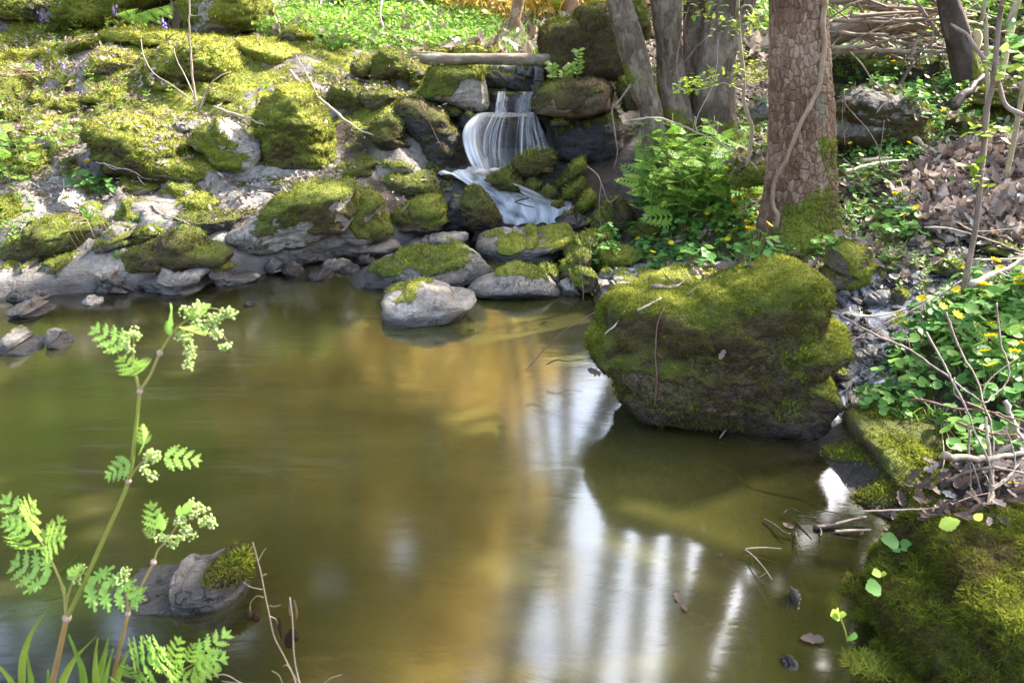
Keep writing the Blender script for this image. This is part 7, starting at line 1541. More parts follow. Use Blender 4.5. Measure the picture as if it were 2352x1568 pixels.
for k, (crop, pts, w, mat, y0, y1, lab, side) in enumerate([
    ('c10', [(455, 1105), (620, 1085), (740, 1090), (900, 1140), (1100, 1230), (1280, 1310), (1450, 1410), (1540, 1470), (1640, 1570)], 20, 'twig_pale', 3.1, 3.15, 'long pale arching twig in front of the many-stemmed tree', [([(1080, 1215), (1060, 1120), (1130, 960), (1220, 780), (1260, 560), (1265, 370)], .5, 3.1, 3.2), ([(1070, 1130), (1035, 1050)], .3, 3.1, 3.1)]),
    ('c10', [(460, 780), (400, 870), (330, 960), (292, 995), (300, 1100), (320, 1260), (340, 1380), (310, 1550)], 20, 'twig', 4.05, 4.0, 'bent twig hanging in the dark beneath the leaning stem', []),
    ('c10', [(860, 700), (900, 640), (1000, 520), (1070, 430), (1170, 340), (1240, 270)], 14, 'twig_red', 4.1, 4.2, 'reddish twig slanting before the many-stemmed tree', [([(880, 600), (890, 500), (920, 350), (960, 180), (1000, 70)], 1.2, 4.1, 4.25), ([(960, 180), (955, 290), (980, 400), (1020, 470)], .8, 4.2, 4.2)]),
    ('c8', [(430, 345), (500, 420), (560, 510), (640, 590), (700, 635)], 10, 'twig_pale', 3.7, 3.9, 'thin twig curving down to the lichen-capped boulder', [([(700, 630), (640, 690), (597, 745)], .9, 3.9, 3.85)]),
    ('c8', [(385, 600), (400, 690), (470, 770), (540, 850), (610, 970), (630, 1080), (700, 1130), (800, 1165), (880, 1200), (950, 1245)], 9, 'twig', 3.3, 3.3, 'long thin twig wandering right of the big trunk', [([(650, 790), (640, 880), (625, 1000)], .8, 3.3, 3.3), ([(390, 600), (375, 760), (395, 960)], .6, 3.3, 3.35), ([(380, 1040), (440, 1100), (500, 1190), (520, 1280), (500, 1350)], .9, 3.2, 3.15)]),
    ('c1', [(1010, 550), (990, 450), (975, 300), (965, 100), (972, -20)], 13, 'twig_pale', 4.7, 4.75, 'thin upright stem on the left bank rising out of the picture', [([(1010, 550), (960, 420), (900, 300), (890, 250)], .6, 4.7, 4.8), ([(1020, 560), (1060, 450), (1120, 390), (1180, 370)], .7, 4.7, 4.8), ([(1000, 530), (900, 450), (780, 370), (730, 270), (720, 200)], .55, 4.7, 5.0), ([(965, 80), (1000, 80), (1060, 70)], .4, 4.74, 4.7)]),
    ('c1', [(1482, 362), (1530, 420), (1600, 480), (1680, 550), (1742, 590)], 15, 'twig_pale', 4.7, 4.5, 'grey stick leaning on the yellow-topped boulder, upper part', [([(1620, 490), (1590, 420), (1510, 280)], .5, 4.55, 4.8)]),
    ('c2', [(60, 500), (130, 560), (200, 620), (270, 665), (335, 690)], 15, 'twig_pale', 4.5, 4.4, 'grey stick on the slope right of the undercut boulder', []),
    ('c1', [(1090, 545), (1200, 585), (1330, 630), (1430, 670), (1555, 710)], 14, 'twig_pale', 4.4, 4.3, 'pale stick lying along the ledge above the angular rock', [([(1310, 625), (1330, 570), (1320, 530)], .5, 4.4, 4.4)]),
    ('c12', [(800, 205), (900, 235), (1000, 262), (1080, 290), (1180, 300), (1260, 340), (1310, 380), (1460, 392)], 9, 'twig_white', None, None, 'bleached twig lying over the foot of the largest mossy boulder', [([(960, 240), (1050, 300), (1110, 290)], .7), ([(1270, 370), (1320, 450), (1400, 540)], .8)]),
    ('c12', [(1400, 630), (1450, 700), (1520, 735), (1620, 750), (1740, 820)], 18, 'twig_pale', None, None, 'curved pale twig in front of the wet hollow', []),
    ('c12', [(0, 440), (130, 340), (230, 260), (320, 215), (365, 218)], 11, 'straw', 3.75, 3.8, 'dry bent stalk at the left edge of the bank', [([(365, 218), (395, 330), (425, 455)], .9, 3.8, 3.82)]),
    ('c12', [(530, 600), (580, 520), (590, 400), (555, 360)], 12, 'twig_white', None, None, 'whitish forked twig left of the celandines on the left bank', [([(555, 370), (470, 400), (440, 430)], .7), ([(440, 430), (550, 530)], .7)]),
    ('c2', [(555, 505), (600, 570), (640, 660), (690, 760)], 5, 'twig_red', 4.5, 4.45, 'thin red twig lying down the slanted rock', []),
    ('c2', [(1430, 850), (1480, 890), (1510, 960), (1540, 1030), (1590, 1000)], 6, 'twig_pale', 4.0, 4.0, 'thin pale twig beside the cascade', [([(1500, 940), (1490, 1040), (1500, 1180)], .6, 4.0, 4.0)]),
    ('c2', [(1130, 1010), (1060, 1030), (1100, 1045), (1160, 1060)], 10, 'twig_dark', 4.32, 4.3, 'dark wet stick in the foam of the cascade', []),
    ('c7', [(1510, 1140), (1560, 1080), (1700, 930), (1850, 815), (2000, 730), (2060, 690)], 10, 'twig_red', 2.32, 2.52, 'reddish twig dipping into the pool left of the largest boulder', []),
    ('c7', [(1905, 665), (1900, 560), (1890, 450), (1870, 330), (1860, 190)], 7, 'twig', 3.12, 3.15, 'thin upright twig standing in the water by the white stone', [([(1905, 470), (1935, 350), (1955, 300), (1925, 240)], .7, 3.12, 3.12)]),
    ('c7', [(1650, 1098), (1720, 1070), (1790, 1075), (1905, 1066)], 9, 'twig_dark', 2.4, 2.42, 'short dark stick floating left of the largest boulder', []),
    ('c9', [(980, -10), (1040, 45), (1090, 80), (1140, 130), (1200, 185), (1260, 235)], 30, 'sapling', 7.8, 7.3, 'mossy yellow-green limb slanting down behind the bright grass', []),
    ('c9', [(752, -5), (738, 90), (750, 160), (790, 220), (860, 280)], 15, 'twig_pale', 6.6, 6.2, 'curved pale stem in the bright green growth', []),
    ('c9', [(330, 330), (400, 285), (470, 265), (540, 270), (600, 310)], 10, 'straw', 6.0, 6.0, 'arched dry stalk in front of the bright grass', []),
    ('c9', [(120, 485), (150, 520), (190, 570)], 12, 'twig_pale', 5.2, 5.1, 'broken pale stick end on the leafy slope', []),
    ('c3', [(1815, 1455), (1900, 1420), (2000, 1370), (2110, 1310)], 36, 'twig_pale', 2.42, 2.5, 'cut branch with a pale sawn end pointing at the sapling foot', [([(1960, 1390), (2040, 1420)], .35, 2.43, 2.4)]),
    ('c3', [(1830, 1325), (1960, 1325), (2100, 1315)], 12, 'sapling', 2.6, 2.65, 'yellowish stick behind the cut branch', [([(1870, 1320), (1840, 1370), (1830, 1400)], 1.2, 2.6, 2.58)]),
    ('c3', [(1150, 1205), (1280, 1180), (1400, 1130), (1560, 1060), (1700, 1000), (1830, 930)], 5, 'twig_red', 2.95, 2.8, 'long thin straight twig crossing above the upright block', []),
    ('c3', [(1580, 1160), (1700, 1165), (1800, 1190), (1900, 1220), (2091, 1290)], 10, 'twig_pale', 2.85, 2.75, 'pale twig over the slate stones at the right', [([(1740, 1130), (1850, 1180), (2091, 1160)], .7, 2.85, 2.8)]),
    ('c11', [(160, 560), (250, 568), (400, 545), (560, 480), (660, 430), (735, 380)], 10, 'sapling', 2.45, 2.55, 'long olive stick lying across the pebbles', []),
    ('c11', [(430, 555), (560, 540), (700, 520), (830, 522)], 6, 'twig_red', 2.5, 2.5, 'thin red stem lying across the pebbles', []),
    ('c5', [(855, 978), (950, 860), (1080, 760), (1220, 650), (1400, 560), (1600, 450), (1800, 350), (1950, 270), (2050, 200)], 9, 'twig', 1.98, 2.5, 'long thin twig slanting across the face of the largest boulder', [([(1050, 770), (1100, 690), (1200, 590), (1305, 490)], 1.1, 2.02, 2.02), ([(950, 860), (890, 835), (838, 790)], .7, 1.99, 1.99)]),
    ('c5', [(540, 800), (548, 680), (540, 560), (555, 420), (575, 360), (598, 315)], 9, 'twig_red', None, None, 'brown twig hanging down the left of the largest boulder', [([(548, 560), (575, 580)], .7), ([(560, 470), (590, 440)], .6)]),
    ('c5', [(300, 470), (350, 420), (390, 360)], 9, 'twig_white', None, None, 'whitish twig on the left shoulder of the largest boulder', []),
    ('c5', [(450, 355), (560, 300), (650, 240), (780, 200), (870, 180)], 11, 'twig_pale', None, None, 'pale forked twig lying on the saddle of the largest boulder', [([(640, 245), (700, 190), (690, 170)], .8), ([(700, 280), (790, 210)], .7)]),
    ('c5', [(520, 240), (580, 245), (660, 238)], 22, 'twig', None, None, 'stubby brown stick on the yellow hummock', []),
    ('c5', [(715, 175), (780, 185), (850, 190)], 14, 'twig_pale', None, None, 'short pale stick on the yellow hummock', []),
    ('c5', [(580, 175), (620, 210), (690, 220)], 7, 'twig_red', None, None, 'thin reddish twig on the yellow hummock', []),
    ('c11', [(120, 680), (300, 680), (440, 690), (540, 690)], 7, 'twig', 2.25, 2.2, 'thin straight twig lying right of the largest boulder', [])]):
    stick('twig', lab, 'twig', crop, pts, w, mat, y0, y1, side)
# the tangle of branches at the right edge
for pts, w, mat, y0, y1, lab, side in [
    ([(0, 535), (70, 545), (180, 605), (300, 670), (470, 745), (560, 810), (660, 880), (750, 950), (830, 1010), (870, 1100), (890, 1240), (880, 1400), (850, 1540)], 14, 'twig', 2.05, 1.45, 'long grey twig sweeping from the largest boulder down the right edge', [([(445, 668), (470, 745)], .6, 1.95, 1.95)]),
    ([(545, 650), (600, 750), (650, 840), (680, 900), (720, 980), (770, 1080), (800, 1180), (860, 1290), (880, 1420)], 14, 'twig', 1.75, 1.42, 'grey twig rising through the tangle, left one', [([(690, 880), (690, 960), (740, 1010)], .6, 1.7, 1.65)]),
    ([(645, 548), (700, 700), (750, 800), (800, 880), (830, 980), (850, 1060)], 13, 'twig', 1.8, 1.6, 'grey twig rising through the tangle, middle one', []),
    ([(905, 500), (915, 620), (930, 720), (960, 800), (960, 900), (870, 990), (840, 1010)], 12, 'twig', 1.8, 1.6, 'grey twig rising before the yellow flowers', [([(960, 900), (1045, 860)], .8, 1.7, 1.65), ([(830, 960), (880, 880), (1000, 790)], .7, 1.65, 1.7)]),
    ([(455, 1000), (510, 990), (600, 1015), (700, 1040), (850, 1050), (1045, 1105)], 14, 'twig_red', 1.72, 1.62, 'reddish stem lying across the tangle, upper one', [([(730, 1000), (900, 1070), (1045, 1150)], 1.0, 1.68, 1.6)]),
    ([(700, 1110), (800, 1140), (900, 1170), (1010, 1170)], 14, 'twig_red', 1.6, 1.55, 'reddish stem lying across the tangle, lower one', []),
    ([(635, 1275), (700, 1285), (850, 1290), (950, 1280), (1060, 1265)], 40, 'twig_pale', 1.45, 1.5, 'thick pale branch with a sawn yellowish end in the tangle', []),
    ([(650, 1410), (740, 1370), (860, 1340), (1060, 1370)], 20, 'twig', 1.5, 1.45, 'grey-brown branch below the thick pale one', []),
    ([(945, 1000), (980, 1080), (1010, 1150), (1045, 1200)], 30, 'twig_pale', 1.68, 1.6, 'short thick pale branch at the right edge', []),
    ([(770, 1150), (765, 1280), (800, 1370), (830, 1480)], 13, 'twig', 1.5, 1.42, 'thin grey twig hanging straight down in the tangle', [([(770, 1280), (775, 1490)], .8, 1.48, 1.42)]),
    ([(860, 1540), (880, 1460), (880, 1330), (860, 1200), (850, 1080)], 24, 'twig_pale', 1.40, 1.55, 'thickest upright stem of the tangle', [([(870, 1460), (960, 1400), (1000, 1330), (985, 1230), (955, 1150)], .5, 1.40, 1.5), ([(880, 1440), (960, 1390), (1040, 1290)], .45, 1.40, 1.5)]),
    ([(210, 1562), (420, 1555), (600, 1545), (760, 1495), (860, 1470)], 10, 'twig_pale', 1.33, 1.38, 'pale twig lying over the water edge below the brown boulder', [([(600, 1550), (700, 1500)], .7, 1.36, 1.36)])]:
    stick('tangled_branch', lab, 'branch', 'c11', pts, w, mat, y0, y1, side)
# twigs in and under the water of the near right corner
for pts, w, mat, z, lab, side in [
    ([(1240, 445), (1330, 440), (1400, 425), (1510, 410)], 30, 'twig_dark', .004, 'thick wet black stick lying in the near right shallows', [([(1150, 385), (1240, 430)], .5), ([(1235, 365), (1300, 375), (1380, 410)], .3)]),
    ([(1350, 465), (1440, 470), (1535, 478)], 18, 'twig_pale', .004, 'short pale broken stick in the near right shallows', [([(1490, 475), (1490, 505)], .7)]),
    ([(875, 555), (960, 560), (1060, 578)], 9, 'twig_pale', .008, 'thin pale twig sticking out of the near right shallows', [([(875, 560), (920, 610), (975, 690), (1010, 760)], 1.0), ([(950, 705), (985, 720)], .7)]),
    ([(975, 400), (1030, 440), (1080, 490), (1110, 500)], 12, 'twig_dark', .006, 'knotty dark twig breaking the surface at the right', [([(1070, 370), (1110, 360), (1160, 400)], .5)]),
    ([(1140, 470), (1150, 530), (1165, 575)], 10, 'twig_dark', .006, 'wet twig end in the bright reflection at the right', []),
    ([(1270, 445), (1275, 480), (1268, 510)], 12, 'twig_dark', .006, 'small dark twig stub in the bright reflection at the right', [])]:
    q = cr('c6', *pts); P = at_z(q[:, 0], q[:, 1], z); rad = w * .4333 / 2 / F * proj(P.mean(0))[2]; n = 14; S = smooth_path(P, n); S[:, 2] += np.linspace(0, .012, n); g = Geo(); tube(g, S, np.linspace(rad, rad * .6, n), 7, lump=.2)
    for f, k in side:
        qq = cr('c6', *f); Q = at_z(qq[:, 0], qq[:, 1], z + .006); Q[:, 2] += np.linspace(0, .02, len(Q)); tube(g, smooth_path(Q, 9), np.linspace(rad * k, rad * k * .5, 9), 5)
    tag(g.build('floating_twig', M[mat], None, origin=S[0]), lab, 'twig')
_sk = [[(600, 345), (750, 355), (900, 380), (1000, 400)], [(810, 395), (940, 398), (1100, 420)], [(830, 475), (920, 440), (1050, 425), (1200, 430)], [(870, 745), (910, 640), (950, 500), (960, 430)], [(570, 580), (700, 620), (850, 680), (1000, 740)],
       [(560, 990), (700, 960), (850, 930), (1000, 900)], [(780, 800), (870, 900), (930, 960)], [(800, 980), (950, 990), (1100, 1040), (1200, 1090)], [(560, 900), (700, 930), (820, 950)], [(740, 110), (850, 180), (960, 270), (1040, 330)], [(280, 100), (330, 200), (420, 300), (380, 340)],
       [(1380, 650), (1480, 610), (1600, 560)], [(1400, 520), (1500, 580), (1650, 670)], [(1060, 870), (1150, 950), (1250, 1020)], [(250, 940), (450, 960), (600, 1000)]]
for k, pts in enumerate(_sk):
    q = cr('c6', *pts); P = at_z(q[:, 0], q[:, 1], -.03 - .02 * (k % 3)); S = smooth_path(P, 16); r = np.random.default_rng(k); S += r.normal(0, .003, S.shape); g = Geo(); tube(g, S, np.linspace(.006 if k in (5, 9, 11) else .0035, .002, 16), 5)
    for j in range(3):
        a = S[3 + 4 * j]; e = a + np.array([r.normal(0, .05), r.normal(0, .05), 0]); tube(g, [a, e], [.002, .001], 4)
    tag(g.build('sunken_twig', M['sunk'], None, origin=S[0]), 'brown twig lying under the clear water in the near right shallows', 'twig', 'sunken twigs in the near right shallows')
for x, y, sz_ in [(505, 790, .03), (540, 850, .022), (755, 578, .03), (1290, 1040, .045), (1130, 450, .03)]:
    c = at_z(*cr('c6', (x, y))[0], .003); g = Geo(); r = np.random.default_rng(x); scatter(g, *DEADL, c[None], frames(np.array([[r.normal(0, .15), r.normal(0, .15), 1.0]]), r.uniform(0, 6, 1)), np.array([sz_]), rnd=np.array([.12]))
    tag(g.build('floating_leaf', M['dead'], None, origin=c), 'small dark scrap of leaf afloat in the near right shallows', 'leaf', 'leaf scraps afloat at the right')
# half-drowned stones of the corner
for pts, lab in [([(1062, 1165), (1075, 1140), (1120, 1135), (1170, 1165), (1175, 1190), (1110, 1195)], 'small green-grey stone just breaking the surface near the mossy corner'), ([(1112, 780), (1125, 762), (1150, 790), (1165, 840), (1150, 850), (1120, 820)], 'narrow brown stone just breaking the surface in the bright reflection')]:
    rock(cr('c6', *pts), lab, cat='stone', name='stone', m=0, rk='rock_grey', T=.02, sub=3, water=True, wet=.5)
for pts, lab in [([(690, 1050), (760, 1020), (880, 1060), (960, 1140), (900, 1200), (740, 1180)], 'large brown stone lying under the water in the near right shallows'), ([(560, 150), (700, 130), (800, 170), (700, 210), (600, 200)], 'pale stone lying under the water in the boulder shade'), ([(900, 960), (980, 930), (1020, 980), (940, 1010)], 'smaller stone lying under the water beside the large brown one')]:
    q = cr('c6', *pts); c = at_z(q[:, 0].mean(), q[:, 1].mean(), -.07); rr = np.ptp(q[:, 0]) / 2 / F * proj(c)[2]; d, tri = ico(4); v = d * [rr, rr * .7, .05]; v = v * (1 + .18 * fbm(d * 1.4 + rr * 30, 3, 5))[:, None]; g = Geo(); g.add(v + c, tri, None, moss=0, wet=.2, tone=.3); tag(g.build('sunken_stone', M['rock_brown'], None, origin=c), lab, 'stone')
# stray leaves one can single out
for crop, x, y, mat, lab, s in [('c1', 1210, 1150, 'orange', 'orange leaf on the broad bare slab', .035), ('c1', 790, 1405, 'orange', 'tiny orange leaf on the cracked ledge', .022), ('c2', 420, 1110, 'orange', 'yellow-orange leaf between the mossy mounds', .045), ('c2', 1375, 1052, 'orange', 'yellow leaf on dark moss right of the cascade', .035),
                                ('c1', 640, 905, 'orange', 'russet leaf under the largest mossy boulder', .04), ('c5', 595, 690, 'dead', 'curled brown leaf on the face of the largest boulder', .04), ('c5', 290, 640, 'dead', 'limp purplish dead leaf at the left tip of the largest boulder', .075), ('c2', 490, 1090, 'dead', 'pale dead leaf right of the yellow-orange one', .05),
                                ('c12', 1430, 920, 'dead', 'crumpled dead leaf on the brown slab', .075), ('c12', 1400, 950, 'dead', 'second crumpled dead leaf on the brown slab, lower one', .06), ('c11', 975, 1440, 'orange', 'tan leaf lying in the dark at the right edge', .03), ('c5', 880, 530, 'dead', 'shrivelled pale leaf in the middle of the largest boulder', .04)]:
    p, nn = hit(*cr(crop, (x, y))[0], .012); g = Geo(); r = np.random.default_rng(int(x)); scatter(g, *DEADL, p[None] - [.0, 0, 0], frames(nn[None] + r.normal(0, .3, (1, 3)), r.uniform(0, 6, 1)), np.array([s * .8]), rnd=np.array([r.uniform(.3, .65)])); tag(g.build('fallen_leaf', M[mat], None, origin=p), lab, 'leaf')
# wire fence far behind
for k, (a, b_, lab) in enumerate([((670, 97), (1460, 42), 'lower strand of pale blue wire stretched behind the bright grass'), ((1360, 12), (1900, -2), 'upper strand of pale blue wire between the far trunks')]):
    q = cr('c9', a, b_); P = at_y(q[:, 0], q[:, 1], [8.0, 8.3]); g = Geo(); t = np.linspace(0, 1, 20)[:, None]; S = P[0] * (1 - t) + P[1] * t; S[:, 2] -= .02 * np.sin(t[:, 0] * np.pi); tube(g, S, .005, 5); tag(g.build('fence_wire', M['wire'], None, origin=S[0]), lab, 'wire')
# loose sticks filling the driftwood heap
r = np.random.default_rng(77)
for k in range(46):
    u, v = r.uniform(1925, 2190), r.uniform(5, 118); yy = r.uniform(4.98, 5.5); c = at_y(u, v, yy); L = r.uniform(.10, .38); a = r.normal(0, .55) + (math.pi if r.random() < .5 else 0); d = np.array([math.cos(a), r.normal(0, .25), math.sin(a) * .8]) * L
    S = smooth_path([c - d, c + r.normal(0, .02, 3), c + d], 12); w_ = r.uniform(.004, .014); g = Geo(); tube(g, S, np.linspace(w_, w_ * .5, 12), 7, lump=.2, seed=k)
    if r.random() < .5: tube(g, smooth_path([S[7], S[7] + r.normal(0, .05, 3)], 5), np.linspace(w_ * .5, w_ * .2, 5), 5)
    tag(g.build('driftwood_stick', M['drift' if k % 3 else 'twig'], None, origin=S[0]), 'loose grey-brown stick caught in the driftwood heap at the top right', 'branch', 'loose sticks of the driftwood heap')
SH_ = np.array([(1.0, 4.4), (3.4, 4.2), (3.8, 6.4), (1.2, 6.6)])
litter('shaded_leaf_litter', [(SH_, 1.0)], 2600, .05, 'dead', 33, tilt=.6, rndm=.3)
grass_stuff('shaded_green_cover', SH_, 1500, .07, 'celandine', 34, .006, keep_rb, OVAL, .035)
# ================================================================== THE NEAR PLANTS
YF = .80
def c4y(pts, y=YF):
    q = cr('c4', *pts); return at_y(q[:, 0], q[:, 1], y)
def umbel(root, pts, seed, y=YF, s=.0054):
    """tight pale buds at the measured places, each a little head of florets"""
    r_ = np.random.default_rng(seed); d, tri = ico(1)
    for (x, y2) in pts:
        c = c4y([(x, y2)], y)[0] + [0, r_.normal(0, .006), 0]; g = Geo()
        for k in range(22):
            o = r_.normal(size=3); o /= np.linalg.norm(o); q = c + o * s * r_.uniform(.3, 1.35); g.add(d * s * r_.uniform(.20, .36) + q, tri)
        b = g.build('bud_head', M['bud'], root); g = Geo()
        for k in range(4):
            o = r_.normal(size=3) + [0, -.8, .3]; o /= np.linalg.norm(o); g.add(d * s * .26 + c + o * s * 1.25, tri)
        g.build('floret', M['white'], b)
def parsley_leaf(root, gst, base, tip, y=YF, tpl=None, up=(0, -.75, .65), y2=None, wid=1.0, mat='near_leaf', bend=.22):
    a = c4y([base], y)[0]; b = c4y([tip], y if y2 is None else y2)[0]; g = Geo(); leaf_at(g, tpl or PIN, a, b, up, rng.uniform(.3, .8), bend, wid); g.build('leaf', M[mat], root)
def stem_to(g, pts, w0, w1, y=YF, y1=None):
    q = cr('c4', *pts); P = at_y(q[:, 0], q[:, 1], np.linspace(y, y if y1 is None else y1, len(pts))); n = 6 * len(pts); S = smooth_path(P, n); k = .5 / 2 / F * .88; tube(g, S, np.linspace(w0 * k, w1 * k, n), 12); return S
base = c4y([(190, 1700)])[0]; base[2] = max(.1, base[2])
root = empty('cow_parsley', base, 'tall cow parsley in the near left foreground with purple-jointed stem and green buds', 'cow parsley')
g = Geo(); stem_to(g, [(150, 1760), (200, 1567), (255, 1320)], 34, 26); g.build('lower_stem', M['stem_b'], root)
g = Geo(); stem_to(g, [(255, 1320), (310, 1210), (400, 1010), (490, 800), (520, 600), (535, 450)], 25, 15); g.build('upper_stem', M['stem'], root)
g = Geo(); stem_to(g, [(535, 450), (575, 390), (612, 305)], 13, 11); stem_to(g, [(612, 305), (650, 245), (690, 200), (740, 165)], 10, 6); stem_to(g, [(535, 450), (520, 390), (510, 320), (512, 250)], 14, 7); stem_to(g, [(490, 795), (520, 750), (560, 710)], 14, 8)
stem_to(g, [(255, 1320), (245, 1220), (215, 1140), (170, 1050), (130, 980)], 18, 7); stem_to(g, [(250, 1300), (262, 1230), (285, 1160)], 12, 8); stem_to(g, [(740, 165), (800, 135), (860, 145)], 5, 3); stem_to(g, [(720, 190), (800, 200), (850, 235), (870, 262)], 5, 3); stem_to(g, [(670, 220), (705, 270), (715, 350)], 6, 4)
g.build('branch_stem', M['stem_p'], root)
for (x, y) in [(535, 452), (492, 795), (257, 1318), (612, 305)]:
    c = c4y([(x, y)])[0]; g = Geo(); d, tri = ico(3); g.add(d * [.0046, .0046, .0052] * (1.2 if y > 1000 else .72) + c, tri); g.build('joint', M['joint'], root)
umbel(root, [(515, 230), (540, 215), (500, 280), (490, 245), (720, 140), (755, 128), (745, 160), (690, 238), (715, 250), (780, 205), (815, 190), (828, 230), (800, 178), (832, 165), (870, 150), (885, 160), (722, 290), (730, 310), (720, 358), (875, 265), (760, 195), (840, 215)], 1)
umbel(root, [(575, 690), (560, 712), (592, 705), (570, 740), (595, 765), (582, 725), (290, 1148), (310, 1140), (275, 1158), (305, 1165), (470, 1160), (480, 1178)], 2)
LP2 = pinnate(4, .5, 50, .7)
for b_, t_, tp in [((505, 300), (358, 212), PIN), ((530, 380), (460, 322), LP2), ((548, 395), (535, 340), LP2), ((655, 240), (640, 180), OVAL), ((672, 200), (672, 130), OVAL), ((700, 215), (785, 250), OVAL), ((720, 180), (810, 120), OVAL), ((520, 715), (412, 778), LP2), ((605, 700), (764, 718), PIN), ((562, 665), (543, 588), LP2), ((562, 660), (582, 612), OVAL),
                   ((135, 985), (18, 855), PIN), ((140, 990), (140, 880), LP2), ((135, 1000), (14, 952), PIN), ((165, 1050), (50, 1000), PIN), ((170, 1050), (240, 935), PIN), ((180, 1045), (255, 1010), PIN), ((170, 1055), (168, 1080), OVAL), ((230, 1180), (54, 1106), PIN), ((240, 1190), (250, 1225), OVAL), ((300, 1175), (545, 1245), PIN), ((260, 1170), (310, 1115), LP2)]:
    parsley_leaf(root, None, b_, t_, YF + rng.normal(0, .012), tp, y2=YF + rng.normal(0, .02))
base = c4y([(400, 1720)])[0]
root = empty('cow_parsley', base, 'smaller cow parsley right of the tall one, its buds over the wedge-shaped rock', 'cow parsley')
g = Geo(); stem_to(g, [(400, 1760), (430, 1567), (490, 1300)], 24, 18); g.build('lower_stem', M['stem_b'], root)
g = Geo(); stem_to(g, [(490, 1300), (545, 1190), (590, 1105)], 14, 11); stem_to(g, [(590, 1105), (605, 1060), (640, 1020), (690, 950), (720, 920)], 10, 5); stem_to(g, [(490, 1300), (487, 1240), (480, 1190)], 13, 8); stem_to(g, [(715, 925), (760, 900), (800, 935)], 5, 3); g.build('branch_stem', M['stem_p'], root)
for (x, y) in [(490, 1302), (588, 1106)]:
    c = c4y([(x, y)])[0]; g = Geo(); d, tri = ico(3); g.add(d * [.0036, .0036, .0042] + c, tri); g.build('joint', M['joint'], root)
umbel(root, [(720, 905), (700, 930), (735, 925), (742, 905), (780, 908), (700, 985), (720, 985), (742, 990), (772, 960), (800, 945), (812, 958), (662, 1030), (625, 1000), (640, 1012), (680, 1022), (690, 950), (470, 1160), (478, 1175), (462, 1172)], 3)
for b_, t_, tp in [((615, 990), (580, 880), LP2), ((625, 985), (612, 915), OVAL), ((600, 1010), (553, 978), LP2), ((700, 920), (745, 872), OVAL), ((690, 935), (690, 885), OVAL), ((480, 1200), (545, 1245), LP2)]:
    parsley_leaf(root, None, b_, t_, YF + rng.normal(0, .01), tp)
base = c4y([(640, 1720)], .78)[0]
root = empty('cow_parsley', base, 'broad feathery leaves of cow parsley at the bottom of the picture', 'cow parsley')
g = Geo(); stem_to(g, [(560, 1720), (640, 1567), (730, 1500), (780, 1470)], 10, 6, .78); stem_to(g, [(620, 1600), (660, 1530), (690, 1470)], 8, 5, .78); stem_to(g, [(480, 1700), (520, 1567), (560, 1510)], 8, 5, .78); g.build('leaf_stalk', M['stem_p'], root)
for b_, t_, tp in [((735, 1500), (876, 1374), PIN), ((725, 1495), (745, 1420), LP2), ((740, 1510), (870, 1470), PIN), ((725, 1520), (840, 1520), PIN), ((665, 1500), (692, 1395), PIN), ((660, 1520), (636, 1440), LP2), ((650, 1560), (780, 1545), PIN), ((540, 1540), (608, 1455), PIN), ((530, 1550), (490, 1500), LP2), ((520, 1567), (450, 1555), PIN), ((650, 1540), (700, 1500), LP2)]:
    parsley_leaf(root, None, b_, t_, .78 + rng.normal(0, .012), tp, y2=.77 + rng.normal(0, .02))
b = c4y([(230, 1680)], .76)[0]
root = empty('grass_tuft', b, 'tuft of broad grass blades at the foot of the near cow parsley', 'grass')
for k, (pts, w, yy) in enumerate([([(85, 1680), (85, 1500), (110, 1400), (150, 1330), (202, 1265)], 22, .78), ([(230, 1680), (240, 1567), (290, 1470), (368, 1390)], 26, .77), ([(330, 1680), (315, 1520), (285, 1440), (260, 1385)], 22, .76), ([(350, 1680), (370, 1567), (395, 1480), (420, 1373)], 28, .78), ([(375, 1680), (365, 1500), (372, 1400)], 20, .75), ([(430, 1680), (445, 1567), (470, 1490), (508, 1412)], 24, .79),
                              ([(125, 1680), (120, 1567), (110, 1500), (100, 1455)], 20, .75), ([(70, 1680), (45, 1567), (0, 1512), (-40, 1490)], 22, .77), ([(190, 1680), (185, 1580), (182, 1520)], 14, .74), ([(390, 1680), (400, 1567), (432, 1438)], 18, .74)]):
    S = smooth_path(c4y(pts, yy), 18); ww = w * .85 / 2 / F * .85 * np.r_[np.full(8, 1.0), np.linspace(1, .05, 10)]; x = np.array([1.0, .25, 0]); x /= np.linalg.norm(x); g = Geo()
    v = np.stack([S - x * ww[:, None], S + [0, .003, 0], S + x * ww[:, None]], 1).reshape(-1, 3); i = np.arange(17) * 3
    g.add(v, None, np.vstack([np.stack([i, i + 1, i + 4, i + 3], -1), np.stack([i + 1, i + 2, i + 5, i + 4], -1)]), rnd=rng.uniform(.5, 1)); g.build('blade', M['grass'], root)
# mossy clod at the very corner and bank below the frame
# alder twig with cones
b = c4y([(1130, 1640)], .92)[0]
root = empty('alder_twig', b, 'bare alder twig with black cones and dry catkins at the bottom left of the water', 'twig')
g = Geo(); stem_to(g, [(1160, 1700), (1130, 1560), (1090, 1470), (1050, 1390), (1030, 1300), (1015, 1230), (1000, 1150), (985, 1090), (968, 1028)], 11, 6, .92, .93); stem_to(g, [(1180, 1700), (1140, 1540), (1125, 1450), (1120, 1330), (1110, 1240)], 11, 8, .91); stem_to(g, [(1010, 1240), (985, 1235), (960, 1260), (958, 1300)], 4, 3, .92)
stem_to(g, [(1005, 1210), (960, 1200), (930, 1180)], 5, 3, .92); stem_to(g, [(990, 1100), (1005, 1070), (1018, 1052)], 5, 4, .92); stem_to(g, [(1000, 1160), (1020, 1150)], 5, 4, .92); stem_to(g, [(1030, 1310), (1060, 1330), (1070, 1400)], 5, 3, .92)
